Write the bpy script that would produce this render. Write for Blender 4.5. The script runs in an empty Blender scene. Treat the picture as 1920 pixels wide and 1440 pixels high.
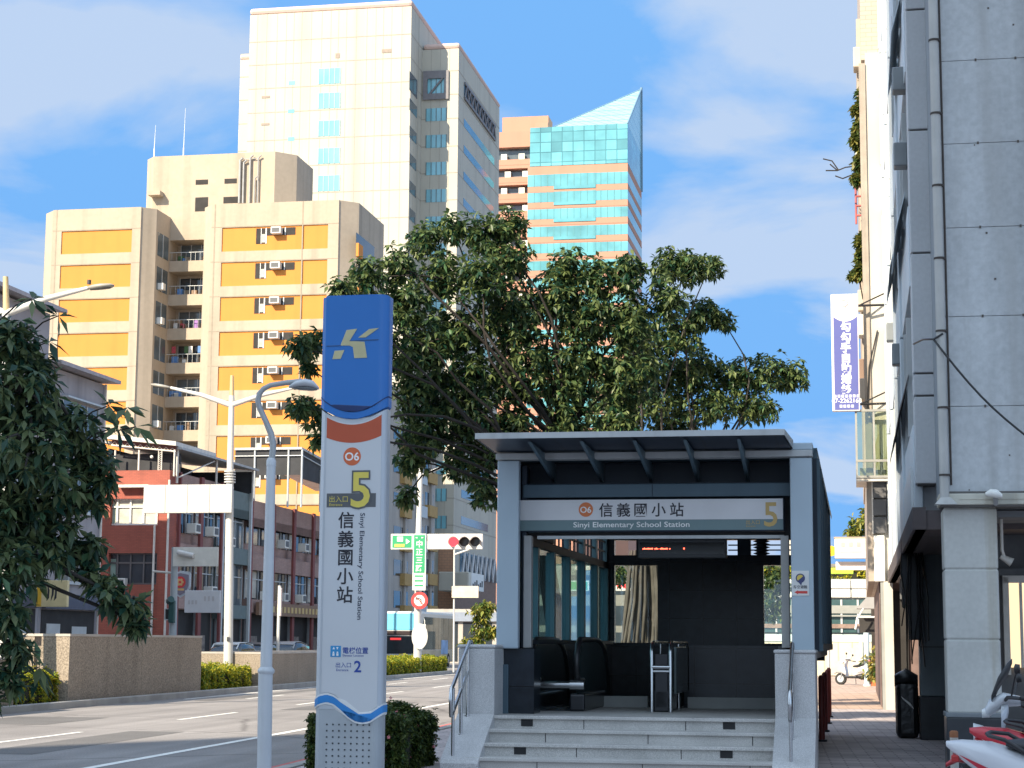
import bpy, bmesh, math, random
import numpy as np
from mathutils import Vector, Matrix
R = math.radians
scene = bpy.context.scene
COL = scene.collection
random.seed(7)

# ---------------------------------------------------------------- camera
F = 3500.0                       # focal length in pixels of the 1920 px wide photograph
EYE = Vector((0.0, 0.0, 1.62))
PITCH, ROLL = math.atan(485.0 / F), 0.007
cam_d = bpy.data.cameras.new('camera'); cam = bpy.data.objects.new('camera', cam_d); COL.objects.link(cam)
cam_d.sensor_width = 36.0; cam_d.lens = 36.0 * F / 1920.0
cam_d.clip_start = 0.1; cam_d.clip_end = 4000
RM = Matrix.Rotation(math.pi / 2 + PITCH, 3, 'X') @ Matrix.Rotation(ROLL, 3, 'Z')
cam.matrix_world = Matrix.Translation(EYE) @ RM.to_4x4()
scene.camera = cam

# ---------------------------------------------------------------- light
SUN_AZ, SUN_EL = R(39.0), R(35.0)     # sun stands behind the camera, to the left
sd = Vector((-math.sin(SUN_AZ) * math.cos(SUN_EL), -math.cos(SUN_AZ) * math.cos(SUN_EL), math.sin(SUN_EL)))
sun_d = bpy.data.lights.new('sun', 'SUN'); sun_d.energy = 4.5; sun_d.angle = R(0.5); sun_d.color = (1.0, 0.86, 0.66)
sun = bpy.data.objects.new('sun', sun_d); COL.objects.link(sun)
sun.rotation_euler = sd.to_track_quat('Z', 'Y').to_euler()

world = bpy.data.worlds.new('World'); scene.world = world; world.use_nodes = True
wn, wl = world.node_tree.nodes, world.node_tree.links
wn.clear()
w_out = wn.new('ShaderNodeOutputWorld'); w_bg = wn.new('ShaderNodeBackground')
sky = wn.new('ShaderNodeTexSky'); sky.sky_type = 'NISHITA'; sky.sun_disc = False
sky.sun_elevation = SUN_EL; sky.sun_rotation = math.pi + SUN_AZ
sky.altitude = 50; sky.air_density = 1.0; sky.dust_density = 0.4; sky.ozone_density = 3.0
hsv = wn.new('ShaderNodeHueSaturation'); hsv.inputs['Saturation'].default_value = 1.22; hsv.inputs['Value'].default_value = 1.0
wl.new(sky.outputs[0], hsv.inputs['Color'])
tint = wn.new('ShaderNodeVectorMath'); tint.operation = 'MULTIPLY'; wl.new(hsv.outputs[0], tint.inputs[0]); tint.inputs[1].default_value = (0.95, 0.72, 0.78)
tc = wn.new('ShaderNodeTexCoord')
# cloud layer: the view direction is projected on a high flat layer so that clouds flatten towards the horizon
sep = wn.new('ShaderNodeSeparateXYZ'); wl.new(tc.outputs['Generated'], sep.inputs[0])
def wmath(op, a, b=None, c=None):
    n = wn.new('ShaderNodeMath'); n.operation = op
    for i, v in enumerate((a, b, c)):
        if v is None: continue
        if isinstance(v, (int, float)): n.inputs[i].default_value = v
        else: wl.new(v, n.inputs[i])
    return n.outputs[0]
zc = wmath('ADD', wmath('MAXIMUM', sep.outputs[2], 0.0), 0.16)
cx_ = wmath('DIVIDE', sep.outputs[0], zc); cy_ = wmath('DIVIDE', sep.outputs[1], zc)
comb = wn.new('ShaderNodeCombineXYZ'); wl.new(cx_, comb.inputs[0]); wl.new(cy_, comb.inputs[1])
mp = wn.new('ShaderNodeMapping'); wl.new(comb.outputs[0], mp.inputs['Vector'])
mp.inputs['Location'].default_value = (9.0, 9.0, 0.0); mp.inputs['Scale'].default_value = (0.75, 0.75, 1.0)
nz = wn.new('ShaderNodeTexNoise'); nz.inputs['Scale'].default_value = 2.3; nz.inputs['Detail'].default_value = 9.0
nz.inputs['Roughness'].default_value = 0.52; nz.inputs['Distortion'].default_value = 0.35
wl.new(mp.outputs[0], nz.inputs['Vector'])
ramp = wn.new('ShaderNodeValToRGB'); wl.new(nz.outputs['Fac'], ramp.inputs['Fac'])
ramp.color_ramp.elements[0].position = 0.47; ramp.color_ramp.elements[0].color = (0, 0, 0, 1)
ramp.color_ramp.elements[1].position = 0.585; ramp.color_ramp.elements[1].color = (1, 1, 1, 1)
cloud_amt = wmath('MULTIPLY', ramp.outputs[0], 0.92)
cmix = wn.new('ShaderNodeMix'); cmix.data_type = 'RGBA'
wl.new(cloud_amt, cmix.inputs['Factor']); cap = wn.new('ShaderNodeVectorMath'); cap.operation = 'MINIMUM'; wl.new(tint.outputs[0], cap.inputs[0]); cap.inputs[1].default_value = (0.62, 1.52, 3.0)
wl.new(cap.outputs[0], cmix.inputs['A'])
cmix.inputs['B'].default_value = (1.70, 2.12, 2.80, 1)
# unseen bright cloud added overhead and behind the photographer to lift the shade
fill_cloud = wn.new('ShaderNodeMapRange'); fill_cloud.interpolation_type = 'SMOOTHSTEP'; wl.new(sep.outputs[1], fill_cloud.inputs['Value'])
fill_cloud.inputs['From Min'].default_value = 0.80; fill_cloud.inputs['From Max'].default_value = 0.25
nz2 = wn.new('ShaderNodeTexNoise'); nz2.inputs['Scale'].default_value = 2.2; nz2.inputs['Detail'].default_value = 6.0
wl.new(tc.outputs['Generated'], nz2.inputs['Vector'])
side_f = wn.new('ShaderNodeMapRange'); wl.new(sep.outputs[0], side_f.inputs['Value'])
side_f.inputs['From Min'].default_value = 0.1; side_f.inputs['From Max'].default_value = 0.9; side_f.inputs['To Min'].default_value = 1.0; side_f.inputs['To Max'].default_value = 0.3
fill_cloud_amt = wmath('MULTIPLY', side_f.outputs[0], wmath('MULTIPLY', fill_cloud.outputs[0], wmath('MULTIPLY_ADD', nz2.outputs['Fac'], 0.7, 0.45)))
bmix = wn.new('ShaderNodeMix'); bmix.data_type = 'RGBA'; bmix.clamp_factor = True
wl.new(fill_cloud_amt, bmix.inputs['Factor']); wl.new(cmix.outputs['Result'], bmix.inputs['A'])
bmix.inputs['B'].default_value = (3.3, 4.1, 5.0, 1)
wl.new(bmix.outputs['Result'], w_bg.inputs['Color'])
w_bg.inputs['Strength'].default_value = 0.15
wl.new(w_bg.outputs[0], w_out.inputs['Surface'])

vs = scene.view_settings
scene.display_settings.display_device = 'sRGB'
vs.view_transform = 'Standard'; vs.look = 'None'; vs.gamma = 1.0; vs.exposure = 1.1; vs.use_curve_mapping = False
scene.render.engine = 'CYCLES'
scene.cycles.max_bounces = 6; scene.cycles.diffuse_bounces = 3; scene.cycles.glossy_bounces = 3
scene.cycles.transparent_max_bounces = 12; scene.cycles.use_denoising = True

# ---------------------------------------------------------------- pixel helpers (photo pixel -> ray -> real place)
def ray(px, py):
    return RM @ Vector(((px - 960) / F, -(py - 720) / F, -1.0))
def P(px, py, Y):
    d = ray(px, py); return EYE + d * (Y / d.y)
def G(px, py, z=0.0):
    d = ray(px, py); return EYE + d * ((z - EYE.z) / d.z)
class Frame:
    """a street aligned local frame: x to the right along the facade, y away from the camera, z up"""
    def __init__(s, origin, ang):
        s.o = Vector((origin[0], origin[1], 0.0)); s.a = ang
        s.v = Vector((math.cos(ang), -math.sin(ang), 0)); s.u = Vector((math.sin(ang), math.cos(ang), 0))
    def front(s, px, py, ly=0.0):                 # -> (lx, lz) on plane local y = ly
        d = ray(px, py); o = s.o + s.u * ly
        t = (o - EYE).dot(s.u) / d.dot(s.u); p = EYE + d * t
        return (p - s.o).dot(s.v), p.z
    def side(s, px, py, lx=0.0):                  # -> (ly, lz) on plane local x = lx
        d = ray(px, py); o = s.o + s.v * lx
        t = (o - EYE).dot(s.v) / d.dot(s.v); p = EYE + d * t
        return (p - s.o).dot(s.u), p.z
    def rect(s, x0, y0, x1, y1, ly=0.0):          # pixel box -> lx0, lx1, lz0, lz1
        a, b = s.front((x0 + x1) / 2, y1, ly)[1], s.front((x0 + x1) / 2, y0, ly)[1]
        c = (y0 + y1) / 2
        return s.front(x0, c, ly)[0], s.front(x1, c, ly)[0], a, b
    def w(s, lx, ly, z=0.0):
        p = s.o + s.v * lx + s.u * ly; return Vector((p.x, p.y, z))
STREET = R(10.5)
ROADA = R(8.0)

# ---------------------------------------------------------------- materials
MATS = {}
def nd(nt, t, **kw):
    n = nt.nodes.new(t)
    for k, v in kw.items(): setattr(n, k, v)
    return n
def mat(name, col, rough=0.6, metal=0.0, var=0.12, scale=3.0, bump=0.0, bscale=60.0, spec=0.5, streak=0.0, fine=0.0, fscale=90.0, stain=None, stain_amt=.6):
    """principled surface whose own colour wanders a little (grime, weathering, aggregate)"""
    if name in MATS: return MATS[name]
    m = bpy.data.materials.new(name); m.use_nodes = True; nt = m.node_tree; L = nt.links
    b = nt.nodes['Principled BSDF']; b.inputs['Roughness'].default_value = rough; b.inputs['Metallic'].default_value = metal
    b.inputs['Specular IOR Level'].default_value = spec
    t = nd(nt, 'ShaderNodeTexCoord')
    n = nd(nt, 'ShaderNodeTexNoise'); n.inputs['Scale'].default_value = scale; n.inputs['Detail'].default_value = 5
    L.new(t.outputs['Object'], n.inputs['Vector'])
    mr = nd(nt, 'ShaderNodeMapRange'); mr.inputs['From Min'].default_value = .25; mr.inputs['From Max'].default_value = .75
    mr.inputs['To Min'].default_value = 1 - var; mr.inputs['To Max'].default_value = 1 + var
    L.new(n.outputs['Fac'], mr.inputs['Value']); val = mr.outputs[0]
    def mul(a, bb):
        k = nd(nt, 'ShaderNodeMath', operation='MULTIPLY'); L.new(a, k.inputs[0]); L.new(bb, k.inputs[1]); return k.outputs[0]
    if streak:
        mp_ = nd(nt, 'ShaderNodeMapping'); mp_.inputs['Scale'].default_value = (scale * 2.2, scale * 2.2, scale * .07)
        L.new(t.outputs['Object'], mp_.inputs['Vector'])
        n2 = nd(nt, 'ShaderNodeTexNoise'); n2.inputs['Scale'].default_value = 1.0; n2.inputs['Detail'].default_value = 4
        L.new(mp_.outputs[0], n2.inputs['Vector'])
        m2 = nd(nt, 'ShaderNodeMapRange'); m2.inputs['From Min'].default_value = .5; m2.inputs['From Max'].default_value = .75
        m2.inputs['To Min'].default_value = 1; m2.inputs['To Max'].default_value = 1 - streak
        L.new(n2.outputs['Fac'], m2.inputs['Value']); val = mul(val, m2.outputs[0])
    if fine:
        n3 = nd(nt, 'ShaderNodeTexNoise'); n3.inputs['Scale'].default_value = fscale; n3.inputs['Detail'].default_value = 2
        L.new(t.outputs['Object'], n3.inputs['Vector'])
        m3 = nd(nt, 'ShaderNodeMapRange'); m3.inputs['From Min'].default_value = .3; m3.inputs['From Max'].default_value = .7
        m3.inputs['To Min'].default_value = 1 - fine; m3.inputs['To Max'].default_value = 1 + fine
        L.new(n3.outputs['Fac'], m3.inputs['Value']); val = mul(val, m3.outputs[0])
    mx = nd(nt, 'ShaderNodeVectorMath', operation='SCALE'); mx.inputs[0].default_value = col[:3]
    L.new(val, mx.inputs['Scale']); L.new(mx.outputs[0], b.inputs['Base Color'])
    if stain:       # rusty run-down marks, long in z
        ms = nd(nt, 'ShaderNodeMapping'); ms.inputs['Scale'].default_value = (4.2, 4.2, .22); ms.inputs['Location'].default_value = (3.7, 1.1, 0); L.new(t.outputs['Object'], ms.inputs['Vector'])
        ns_ = nd(nt, 'ShaderNodeTexNoise'); ns_.inputs['Scale'].default_value = 1.0; ns_.inputs['Detail'].default_value = 5; L.new(ms.outputs[0], ns_.inputs['Vector'])
        mr2 = nd(nt, 'ShaderNodeMapRange'); mr2.inputs['From Min'].default_value = .52; mr2.inputs['From Max'].default_value = .68; mr2.inputs['To Max'].default_value = stain_amt; L.new(ns_.outputs['Fac'], mr2.inputs['Value'])
        sx = nd(nt, 'ShaderNodeMix'); sx.data_type = 'RGBA'; L.new(mr2.outputs[0], sx.inputs['Factor']); L.new(mx.outputs[0], sx.inputs['A']); sx.inputs['B'].default_value = tuple(stain) + (1,)
        L.new(sx.outputs['Result'], b.inputs['Base Color'])
    if bump:
        nb = nd(nt, 'ShaderNodeTexNoise'); nb.inputs['Scale'].default_value = bscale; nb.inputs['Detail'].default_value = 3
        L.new(t.outputs['Object'], nb.inputs['Vector'])
        bp = nd(nt, 'ShaderNodeBump'); bp.inputs['Strength'].default_value = bump; bp.inputs['Distance'].default_value = .01
        L.new(nb.outputs['Fac'], bp.inputs['Height']); L.new(bp.outputs[0], b.inputs['Normal'])
    MATS[name] = m; return m
def grid_mat(name, col, line, w, h, lw=0.03, off=0.0, rough=0.6, var=0.06, scale=0.4, mode='wall', ox=0.0, oz=0.0, streak=0.15, jitter=0.04, spec=.5, metal=0.0):
    """cladding / tiles with joints; coordinates run along the faces of a box (x+y, z) or over the ground (x, y)"""
    if name in MATS: return MATS[name]
    m = mat(name, col, rough, metal, var, scale, streak=streak, spec=spec); nt = m.node_tree; L = nt.links
    b = nt.nodes['Principled BSDF']; src = b.inputs['Base Color'].links[0].from_socket
    t = nd(nt, 'ShaderNodeTexCoord'); s = nd(nt, 'ShaderNodeSeparateXYZ'); L.new(t.outputs['Object'], s.inputs[0])
    c = nd(nt, 'ShaderNodeCombineXYZ')
    if mode == 'wall':
        a = nd(nt, 'ShaderNodeMath', operation='ADD'); L.new(s.outputs[0], a.inputs[0]); L.new(s.outputs[1], a.inputs[1])
        L.new(a.outputs[0], c.inputs[0]); L.new(s.outputs[2], c.inputs[1])
    else:
        L.new(s.outputs[0], c.inputs[0]); L.new(s.outputs[1], c.inputs[1])
    mp_ = nd(nt, 'ShaderNodeMapping'); mp_.inputs['Location'].default_value = (ox + 500 * w, oz + 500 * h, 0); L.new(c.outputs[0], mp_.inputs['Vector'])
    br = nd(nt, 'ShaderNodeTexBrick'); br.offset = off; br.inputs['Scale'].default_value = 1.0
    br.inputs['Brick Width'].default_value = w; br.inputs['Row Height'].default_value = h; br.inputs['Mortar Size'].default_value = lw
    br.inputs['Mortar Smooth'].default_value = 0.0; br.inputs['Bias'].default_value = 0.0
    br.inputs['Color1'].default_value = (1 - jitter,) * 3 + (1,); br.inputs['Color2'].default_value = (1 + jitter,) * 3 + (1,)
    br.inputs['Mortar'].default_value = tuple(l / max(k, .001) for l, k in zip(line, col)) + (1,)
    L.new(mp_.outputs[0], br.inputs['Vector'])
    mm = nd(nt, 'ShaderNodeVectorMath', operation='MULTIPLY'); L.new(src, mm.inputs[0]); L.new(br.outputs['Color'], mm.inputs[1])
    L.new(mm.outputs[0], b.inputs['Base Color'])
    return m
def glow(name, col, strength):
    if name in MATS: return MATS[name]
    m = mat(name, (.02, .02, .02), .5); b = m.node_tree.nodes['Principled BSDF']
    b.inputs['Emission Color'].default_value = tuple(col) + (1,); b.inputs['Emission Strength'].default_value = strength
    return m
def glass(name, tint=(.75, .9, .88), refl=.10, rough=.02):
    """clear pane: what stands behind shows through, with a sky reflection that grows at grazing angles"""
    if name in MATS: return MATS[name]
    m = bpy.data.materials.new(name); m.use_nodes = True; nt = m.node_tree; L = nt.links; nt.nodes.clear()
    o = nd(nt, 'ShaderNodeOutputMaterial'); tr = nd(nt, 'ShaderNodeBsdfTransparent'); tr.inputs[0].default_value = tuple(tint) + (1,)
    g = nd(nt, 'ShaderNodeBsdfGlossy'); g.inputs['Roughness'].default_value = rough; g.inputs['Color'].default_value = (.9, .95, 1, 1)
    lw = nd(nt, 'ShaderNodeLayerWeight'); pw = nd(nt, 'ShaderNodeMath', operation='POWER'); L.new(lw.outputs['Facing'], pw.inputs[0]); pw.inputs[1].default_value = 5.0
    mx = nd(nt, 'ShaderNodeMixShader'); ad = nd(nt, 'ShaderNodeMath', operation='MULTIPLY_ADD'); ad.inputs[1].default_value = .55; ad.inputs[2].default_value = refl; ad.use_clamp = True
    L.new(pw.outputs[0], ad.inputs[0]); L.new(ad.outputs[0], mx.inputs[0]); L.new(tr.outputs[0], mx.inputs[1]); L.new(g.outputs[0], mx.inputs[2])
    L.new(mx.outputs[0], o.inputs['Surface']); MATS[name] = m; return m
def leaf_mat(name, dark, light, trans=.35, rough=.45):
    if name in MATS: return MATS[name]
    m = bpy.data.materials.new(name); m.use_nodes = True; nt = m.node_tree; L = nt.links; nt.nodes.clear()
    o = nd(nt, 'ShaderNodeOutputMaterial'); b = nd(nt, 'ShaderNodeBsdfPrincipled'); b.inputs['Roughness'].default_value = rough
    b.inputs['Specular IOR Level'].default_value = .35
    g = nd(nt, 'ShaderNodeNewGeometry'); cr = nd(nt, 'ShaderNodeValToRGB'); L.new(g.outputs['Random Per Island'], cr.inputs[0])
    e = cr.color_ramp.elements; e[0].color = tuple(dark) + (1,); e[1].color = tuple(light) + (1,); e[0].position = .1
    k = e.new(.97); k.color = (light[0] * 2.2, light[1] * 1.2, light[2], 1); e[1].position = .9
    L.new(cr.outputs[0], b.inputs['Base Color'])
    t = nd(nt, 'ShaderNodeBsdfTranslucent'); L.new(cr.outputs[0], t.inputs[0]); mx = nd(nt, 'ShaderNodeMixShader'); mx.inputs[0].default_value = trans
    L.new(b.outputs[0], mx.inputs[1]); L.new(t.outputs[0], mx.inputs[2]); L.new(mx.outputs[0], o.inputs['Surface'])
    MATS[name] = m; return m

# ---------------------------------------------------------------- mesh builder
class MB:
    def __init__(s): s.v = []; s.f = []; s.m = []; s.cm = 0; s.sm = []
    def mi(s, i): s.cm = i; return s
    def add(s, vs, fs, smooth=False):
        k = len(s.v); s.v += [tuple(p) for p in vs]
        for f in fs: s.f.append(tuple(i + k for i in f)); s.m.append(s.cm); s.sm.append(smooth)
        return s
    def box(s, x0, x1, y0, y1, z0, z1):
        if x0 > x1: x0, x1 = x1, x0
        if y0 > y1: y0, y1 = y1, y0
        if z0 > z1: z0, z1 = z1, z0
        v = [(x0, y0, z0), (x1, y0, z0), (x1, y1, z0), (x0, y1, z0), (x0, y0, z1), (x1, y0, z1), (x1, y1, z1), (x0, y1, z1)]
        return s.add(v, [(3, 2, 1, 0), (4, 5, 6, 7), (0, 1, 5, 4), (1, 2, 6, 5), (2, 3, 7, 6), (3, 0, 4, 7)])
    def bbox(s, x0, x1, y0, y1, z0, z1, b=.02):
        """box with chamfered edges"""
        bm = bmesh.new(); bmesh.ops.create_cube(bm, size=1)
        for v in bm.verts: v.co = Vector((x0 + (v.co.x + .5) * (x1 - x0), y0 + (v.co.y + .5) * (y1 - y0), z0 + (v.co.z + .5) * (z1 - z0)))
        bmesh.ops.bevel(bm, geom=list(bm.edges), offset=b, segments=2, affect='EDGES', profile=.5)
        s.bm(bm); return s
    def bm(s, bm, smooth=False):
        bm.verts.ensure_lookup_table(); bm.verts.index_update()
        s.add([v.co[:] for v in bm.verts], [[v.index for v in f.verts] for f in bm.faces], smooth); bm.free(); return s
    def quad(s, a, b, c, d): return s.add([a, b, c, d], [(0, 1, 2, 3)])
    def prism(s, poly, z0, z1):
        """footprint (x, y) counter-clockwise, raised from z0 to z1 (numbers or per-vertex lists)"""
        n = len(poly); a = z0 if hasattr(z0, '__len__') else [z0] * n; b = z1 if hasattr(z1, '__len__') else [z1] * n
        v = [(p[0], p[1], a[i]) for i, p in enumerate(poly)] + [(p[0], p[1], b[i]) for i, p in enumerate(poly)]
        return s.add(v, [tuple(range(n))[::-1], tuple(range(n, 2 * n))] + [(i, (i + 1) % n, n + (i + 1) % n, n + i) for i in range(n)])
    def plate(s, poly, y0, y1):
        """outline (x, z) counter-clockwise seen from the front, thickened from y0 (front) to y1"""
        n = len(poly); v = [(p[0], y0, p[1]) for p in poly] + [(p[0], y1, p[1]) for p in poly]
        return s.add(v, [tuple(range(n)), tuple(range(n, 2 * n))[::-1]] + [(i, n + i, n + (i + 1) % n, (i + 1) % n) for i in range(n)])
    def fin(s, poly, x0, x1):
        """outline (y, z) thickened along x"""
        n = len(poly); v = [(x0, p[0], p[1]) for p in poly] + [(x1, p[0], p[1]) for p in poly]
        return s.add(v, [tuple(range(n))[::-1], tuple(range(n, 2 * n))] + [(i, (i + 1) % n, n + (i + 1) % n, n + i) for i in range(n)])
    def tube(s, pts, r, n=10, cap=True):
        pts = [Vector(p) for p in pts]; rs = r if hasattr(r, '__len__') else [r] * len(pts)
        rings = []; up = None
        for i, p in enumerate(pts):
            d = (pts[min(i + 1, len(pts) - 1)] - pts[max(i - 1, 0)]).normalized()
            if up is None: up = d.orthogonal().normalized()
            up = (up - d * up.dot(d)).normalized(); sd_ = d.cross(up)
            rings.append([p + (up * math.cos(2 * math.pi * k / n) + sd_ * math.sin(2 * math.pi * k / n)) * rs[i] for k in range(n)])
        v = [q for g in rings for q in g]; f = []
        for i in range(len(pts) - 1):
            for k in range(n): f.append((i * n + k, i * n + (k + 1) % n, (i + 1) * n + (k + 1) % n, (i + 1) * n + k))
        s.add(v, f, True)
        if cap:
            m = len(pts) - 1
            s.add(rings[0], [tuple(range(n))[::-1]]); s.add(rings[m], [tuple(range(n))])
        return s
    def cyl(s, c, r, z0, z1, n=16): return s.tube([(c[0], c[1], z0), (c[0], c[1], z1)], r, n)
    def disc(s, c, r, y0, y1, n=28):
        return s.plate([(c[0] + r * math.cos(2 * math.pi * i / n), c[1] + r * math.sin(2 * math.pi * i / n)) for i in range(n)], y0, y1)
    def loft(s, secs, n=14, pw=2.6, cap=True):
        """secs: (x, y, z, half width along y, half height along z, optional power) cross sections along x"""
        v = []; f = []
        for sc in secs:
            x, y, z, a, b = sc[:5]; p = sc[5] if len(sc) > 5 else pw
            for k in range(n):
                t = 2 * math.pi * k / n; c, si = math.cos(t), math.sin(t)
                v.append((x, y + a * math.copysign(abs(c) ** (2 / p), c), z + b * math.copysign(abs(si) ** (2 / p), si)))
        for i in range(len(secs) - 1):
            for k in range(n): f.append((i * n + k, i * n + (k + 1) % n, (i + 1) * n + (k + 1) % n, (i + 1) * n + k))
        s.add(v, f, True)
        if cap:
            m = (len(secs) - 1) * n
            s.add(v[:n], [tuple(range(n))[::-1]]); s.add(v[m:m + n], [tuple(range(n))])
        return s
    def text(s, body, x, y, z, size, bold=0.0, center=False, vert=False, stretch=1.0, gap=1.12, ext=0.0, flip=1):
        """lettering on a plane facing -y, baseline at (x, z)"""
        if vert:
            for i, ch in enumerate(body): s.text(ch, x, y, z - i * size * gap, size, bold, True, False, stretch, ext=ext)
            return s
        me = text_mesh(body, bold)
        xs = [q.co.x for q in me.vertices]
        if not xs: return s
        o = (min(xs) + max(xs)) / 2 if center else min(xs)
        s.add([(x + (q.co.x - o) * size * stretch, y, z + q.co.y * size) for q in me.vertices], [tuple(p.vertices) for p in me.polygons])
        return s
    def textdown(s, body, x, y, z, size, bold=0.0, stretch=1.0):
        """Latin lettering turned a quarter clockwise, reading downwards"""
        me = text_mesh(body, bold); x0 = min(q.co.x for q in me.vertices)
        s.add([(x + q.co.y * size, y, z - (q.co.x - x0) * size * stretch) for q in me.vertices], [tuple(p.vertices) for p in me.polygons])
        return s
    def split(s, name, mats, parent=None, gap=.02):
        """one object per separate piece: islands whose boxes touch stay together"""
        par = list(range(len(s.v)))
        def fd(i):
            while par[i] != i: par[i] = par[par[i]]; i = par[i]
            return i
        for f in s.f:
            for i in f[1:]: par[fd(i)] = fd(f[0])
        isl = {}
        for fi, f in enumerate(s.f): isl.setdefault(fd(f[0]), []).append(fi)
        cl = []
        for fs in isl.values():
            ids = {i for fi in fs for i in s.f[fi]}; lo = [min(s.v[i][k] for i in ids) - gap / 2 for k in range(3)]; hi = [max(s.v[i][k] for i in ids) + gap / 2 for k in range(3)]
            cur = [lo, hi, fs]; again = True
            while again:
                again = False
                for c in cl:
                    if all(c[0][k] <= cur[1][k] and cur[0][k] <= c[1][k] for k in range(3)):
                        cl.remove(c); cur = [[min(a, b) for a, b in zip(c[0], cur[0])], [max(a, b) for a, b in zip(c[1], cur[1])], c[2] + cur[2]]; again = True; break
            cl.append(cur)
        out = []
        for c in cl:
            m = MB(); mp_ = {}
            for fi in c[2]:
                f = []
                for i in s.f[fi]:
                    if i not in mp_: mp_[i] = len(m.v); m.v.append(s.v[i])
                    f.append(mp_[i])
                m.f.append(tuple(f)); m.m.append(s.m[fi]); m.sm.append(s.sm[fi])
            out.append(m.build(name, mats, parent))
        return out
    def build(s, name, mats, parent=None, loc=None, rz=0.0, smooth=None):
        me = bpy.data.meshes.new(name); me.from_pydata(s.v, [], s.f)
        ms = mats if isinstance(mats, (list, tuple)) else [mats]
        for m in ms: me.materials.append(m)
        me.polygons.foreach_set('material_index', [min(i, len(ms) - 1) for i in s.m])
        me.polygons.foreach_set('use_smooth', s.sm if smooth is None else [smooth] * len(s.f))
        me.update(); o = bpy.data.objects.new(name, me); COL.objects.link(o)
        if parent: o.parent = parent
        if loc is not None: o.location = loc
        if rz: o.rotation_euler = (0, 0, rz)
        return o
_TXT = {}
def text_mesh(body, bold=0.0):
    k = (body, bold)
    if k in _TXT: return _TXT[k]
    c = bpy.data.curves.new('lettering', 'FONT'); c.body = body; c.size = 1; c.offset = bold; c.resolution_u = 3
    o = bpy.data.objects.new('lettering', c); COL.objects.link(o); bpy.context.view_layer.update()
    me = bpy.data.meshes.new_from_object(o.evaluated_get(bpy.context.evaluated_depsgraph_get()))
    bpy.data.objects.remove(o); bpy.data.curves.remove(c); _TXT[k] = me; return me

def tag(o, label, cat, group=None, kind=None):
    o['label'] = label; o['category'] = cat
    if group: o['group'] = group
    if kind: o['kind'] = kind
    return o
def struct(o): o['kind'] = 'structure'; return o
def empty(name, loc=(0, 0, 0), rz=0.0, label=None, cat=None, group=None):
    o = bpy.data.objects.new(name, None); COL.objects.link(o); o.location = loc; o.rotation_euler = (0, 0, rz); o.empty_display_size = .2
    if label: tag(o, label, cat, group)
    return o
def at(fr, name, label, cat, group=None, lx=0, ly=0, z=0):
    return empty(name, fr.w(lx, ly, z), -fr.a, label, cat, group)
def copy_tree(o, label=None, loc=None, rz=None, parent=None):
    c = o.copy(); COL.objects.link(c)
    if parent: c.parent = parent
    if label: c['label'] = label
    if loc is not None: c.location = loc
    if rz is not None: c.rotation_euler = (0, 0, rz)
    for ch in list(o.children): copy_tree(ch, parent=c)
    return c
# ================================================================ GROUND, ROAD, MEDIAN
RF = Frame((-2.9, 24.4), ROADA)          # x = 0 is the near kerb face, y runs up the street
asphalt = mat('asphalt', (.255, .24, .232), .9, var=.20, scale=.28, bump=.5, bscale=45, fine=.24, fscale=40, spec=.2)
nt = asphalt.node_tree
def asphalt_wear():        # tyre lanes, oil and patching drawn out along the road
    b = nt.nodes['Principled BSDF']; L = nt.links; src = b.inputs['Base Color'].links[0].from_socket
    t = nd(nt, 'ShaderNodeTexCoord'); m_ = nd(nt, 'ShaderNodeMapping'); m_.inputs['Scale'].default_value = (1.5, .05, 1); L.new(t.outputs['Object'], m_.inputs['Vector'])
    n = nd(nt, 'ShaderNodeTexNoise'); n.inputs['Scale'].default_value = 1.0; n.inputs['Detail'].default_value = 6; L.new(m_.outputs[0], n.inputs['Vector'])
    r = nd(nt, 'ShaderNodeMapRange'); r.inputs['From Min'].default_value = .3; r.inputs['From Max'].default_value = .7; r.inputs['To Min'].default_value = .80; r.inputs['To Max'].default_value = 1.14; L.new(n.outputs['Fac'], r.inputs['Value'])
    v = nd(nt, 'ShaderNodeTexVoronoi'); v.feature = 'DISTANCE_TO_EDGE'; v.inputs['Scale'].default_value = .22
    n2 = nd(nt, 'ShaderNodeTexNoise'); n2.inputs['Scale'].default_value = 1.3; n2.inputs['Detail'].default_value = 5; L.new(t.outputs['Object'], n2.inputs['Vector'])
    ad = nd(nt, 'ShaderNodeMix'); ad.data_type = 'VECTOR'; ad.inputs['Factor'].default_value = .25; L.new(t.outputs['Object'], ad.inputs['A']); L.new(n2.outputs['Color'], ad.inputs['B']); L.new(ad.outputs['Result'], v.inputs['Vector'])
    c = nd(nt, 'ShaderNodeMapRange'); c.inputs['From Max'].default_value = .012; c.inputs['To Min'].default_value = .62; c.inputs['To Max'].default_value = 1.0; L.new(v.outputs['Distance'], c.inputs['Value'])
    k = nd(nt, 'ShaderNodeMath', operation='MULTIPLY'); L.new(r.outputs[0], k.inputs[0]); L.new(c.outputs[0], k.inputs[1])
    s_ = nd(nt, 'ShaderNodeVectorMath', operation='SCALE'); L.new(src, s_.inputs[0]); L.new(k.outputs[0], s_.inputs['Scale']); L.new(s_.outputs[0], b.inputs['Base Color'])
asphalt_wear()
mark_white = mat('road_paint', (.78, .77, .72), .7, var=.12, scale=2.5, fine=.12, fscale=30)
mark_red = mat('red_road_paint', (.50, .10, .09), .7, var=.15, scale=2.5, fine=.12)
mark_yellow = mat('yellow_road_paint', (.70, .50, .06), .7, var=.15, scale=2.5, fine=.12)
pave = grid_mat('sidewalk_tiles', (.46, .405, .40), (.25, .22, .215), .4, .2, .012, off=.5, rough=.8, var=.22, scale=.9, mode='floor', streak=0, jitter=.16, spec=.25)
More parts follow.
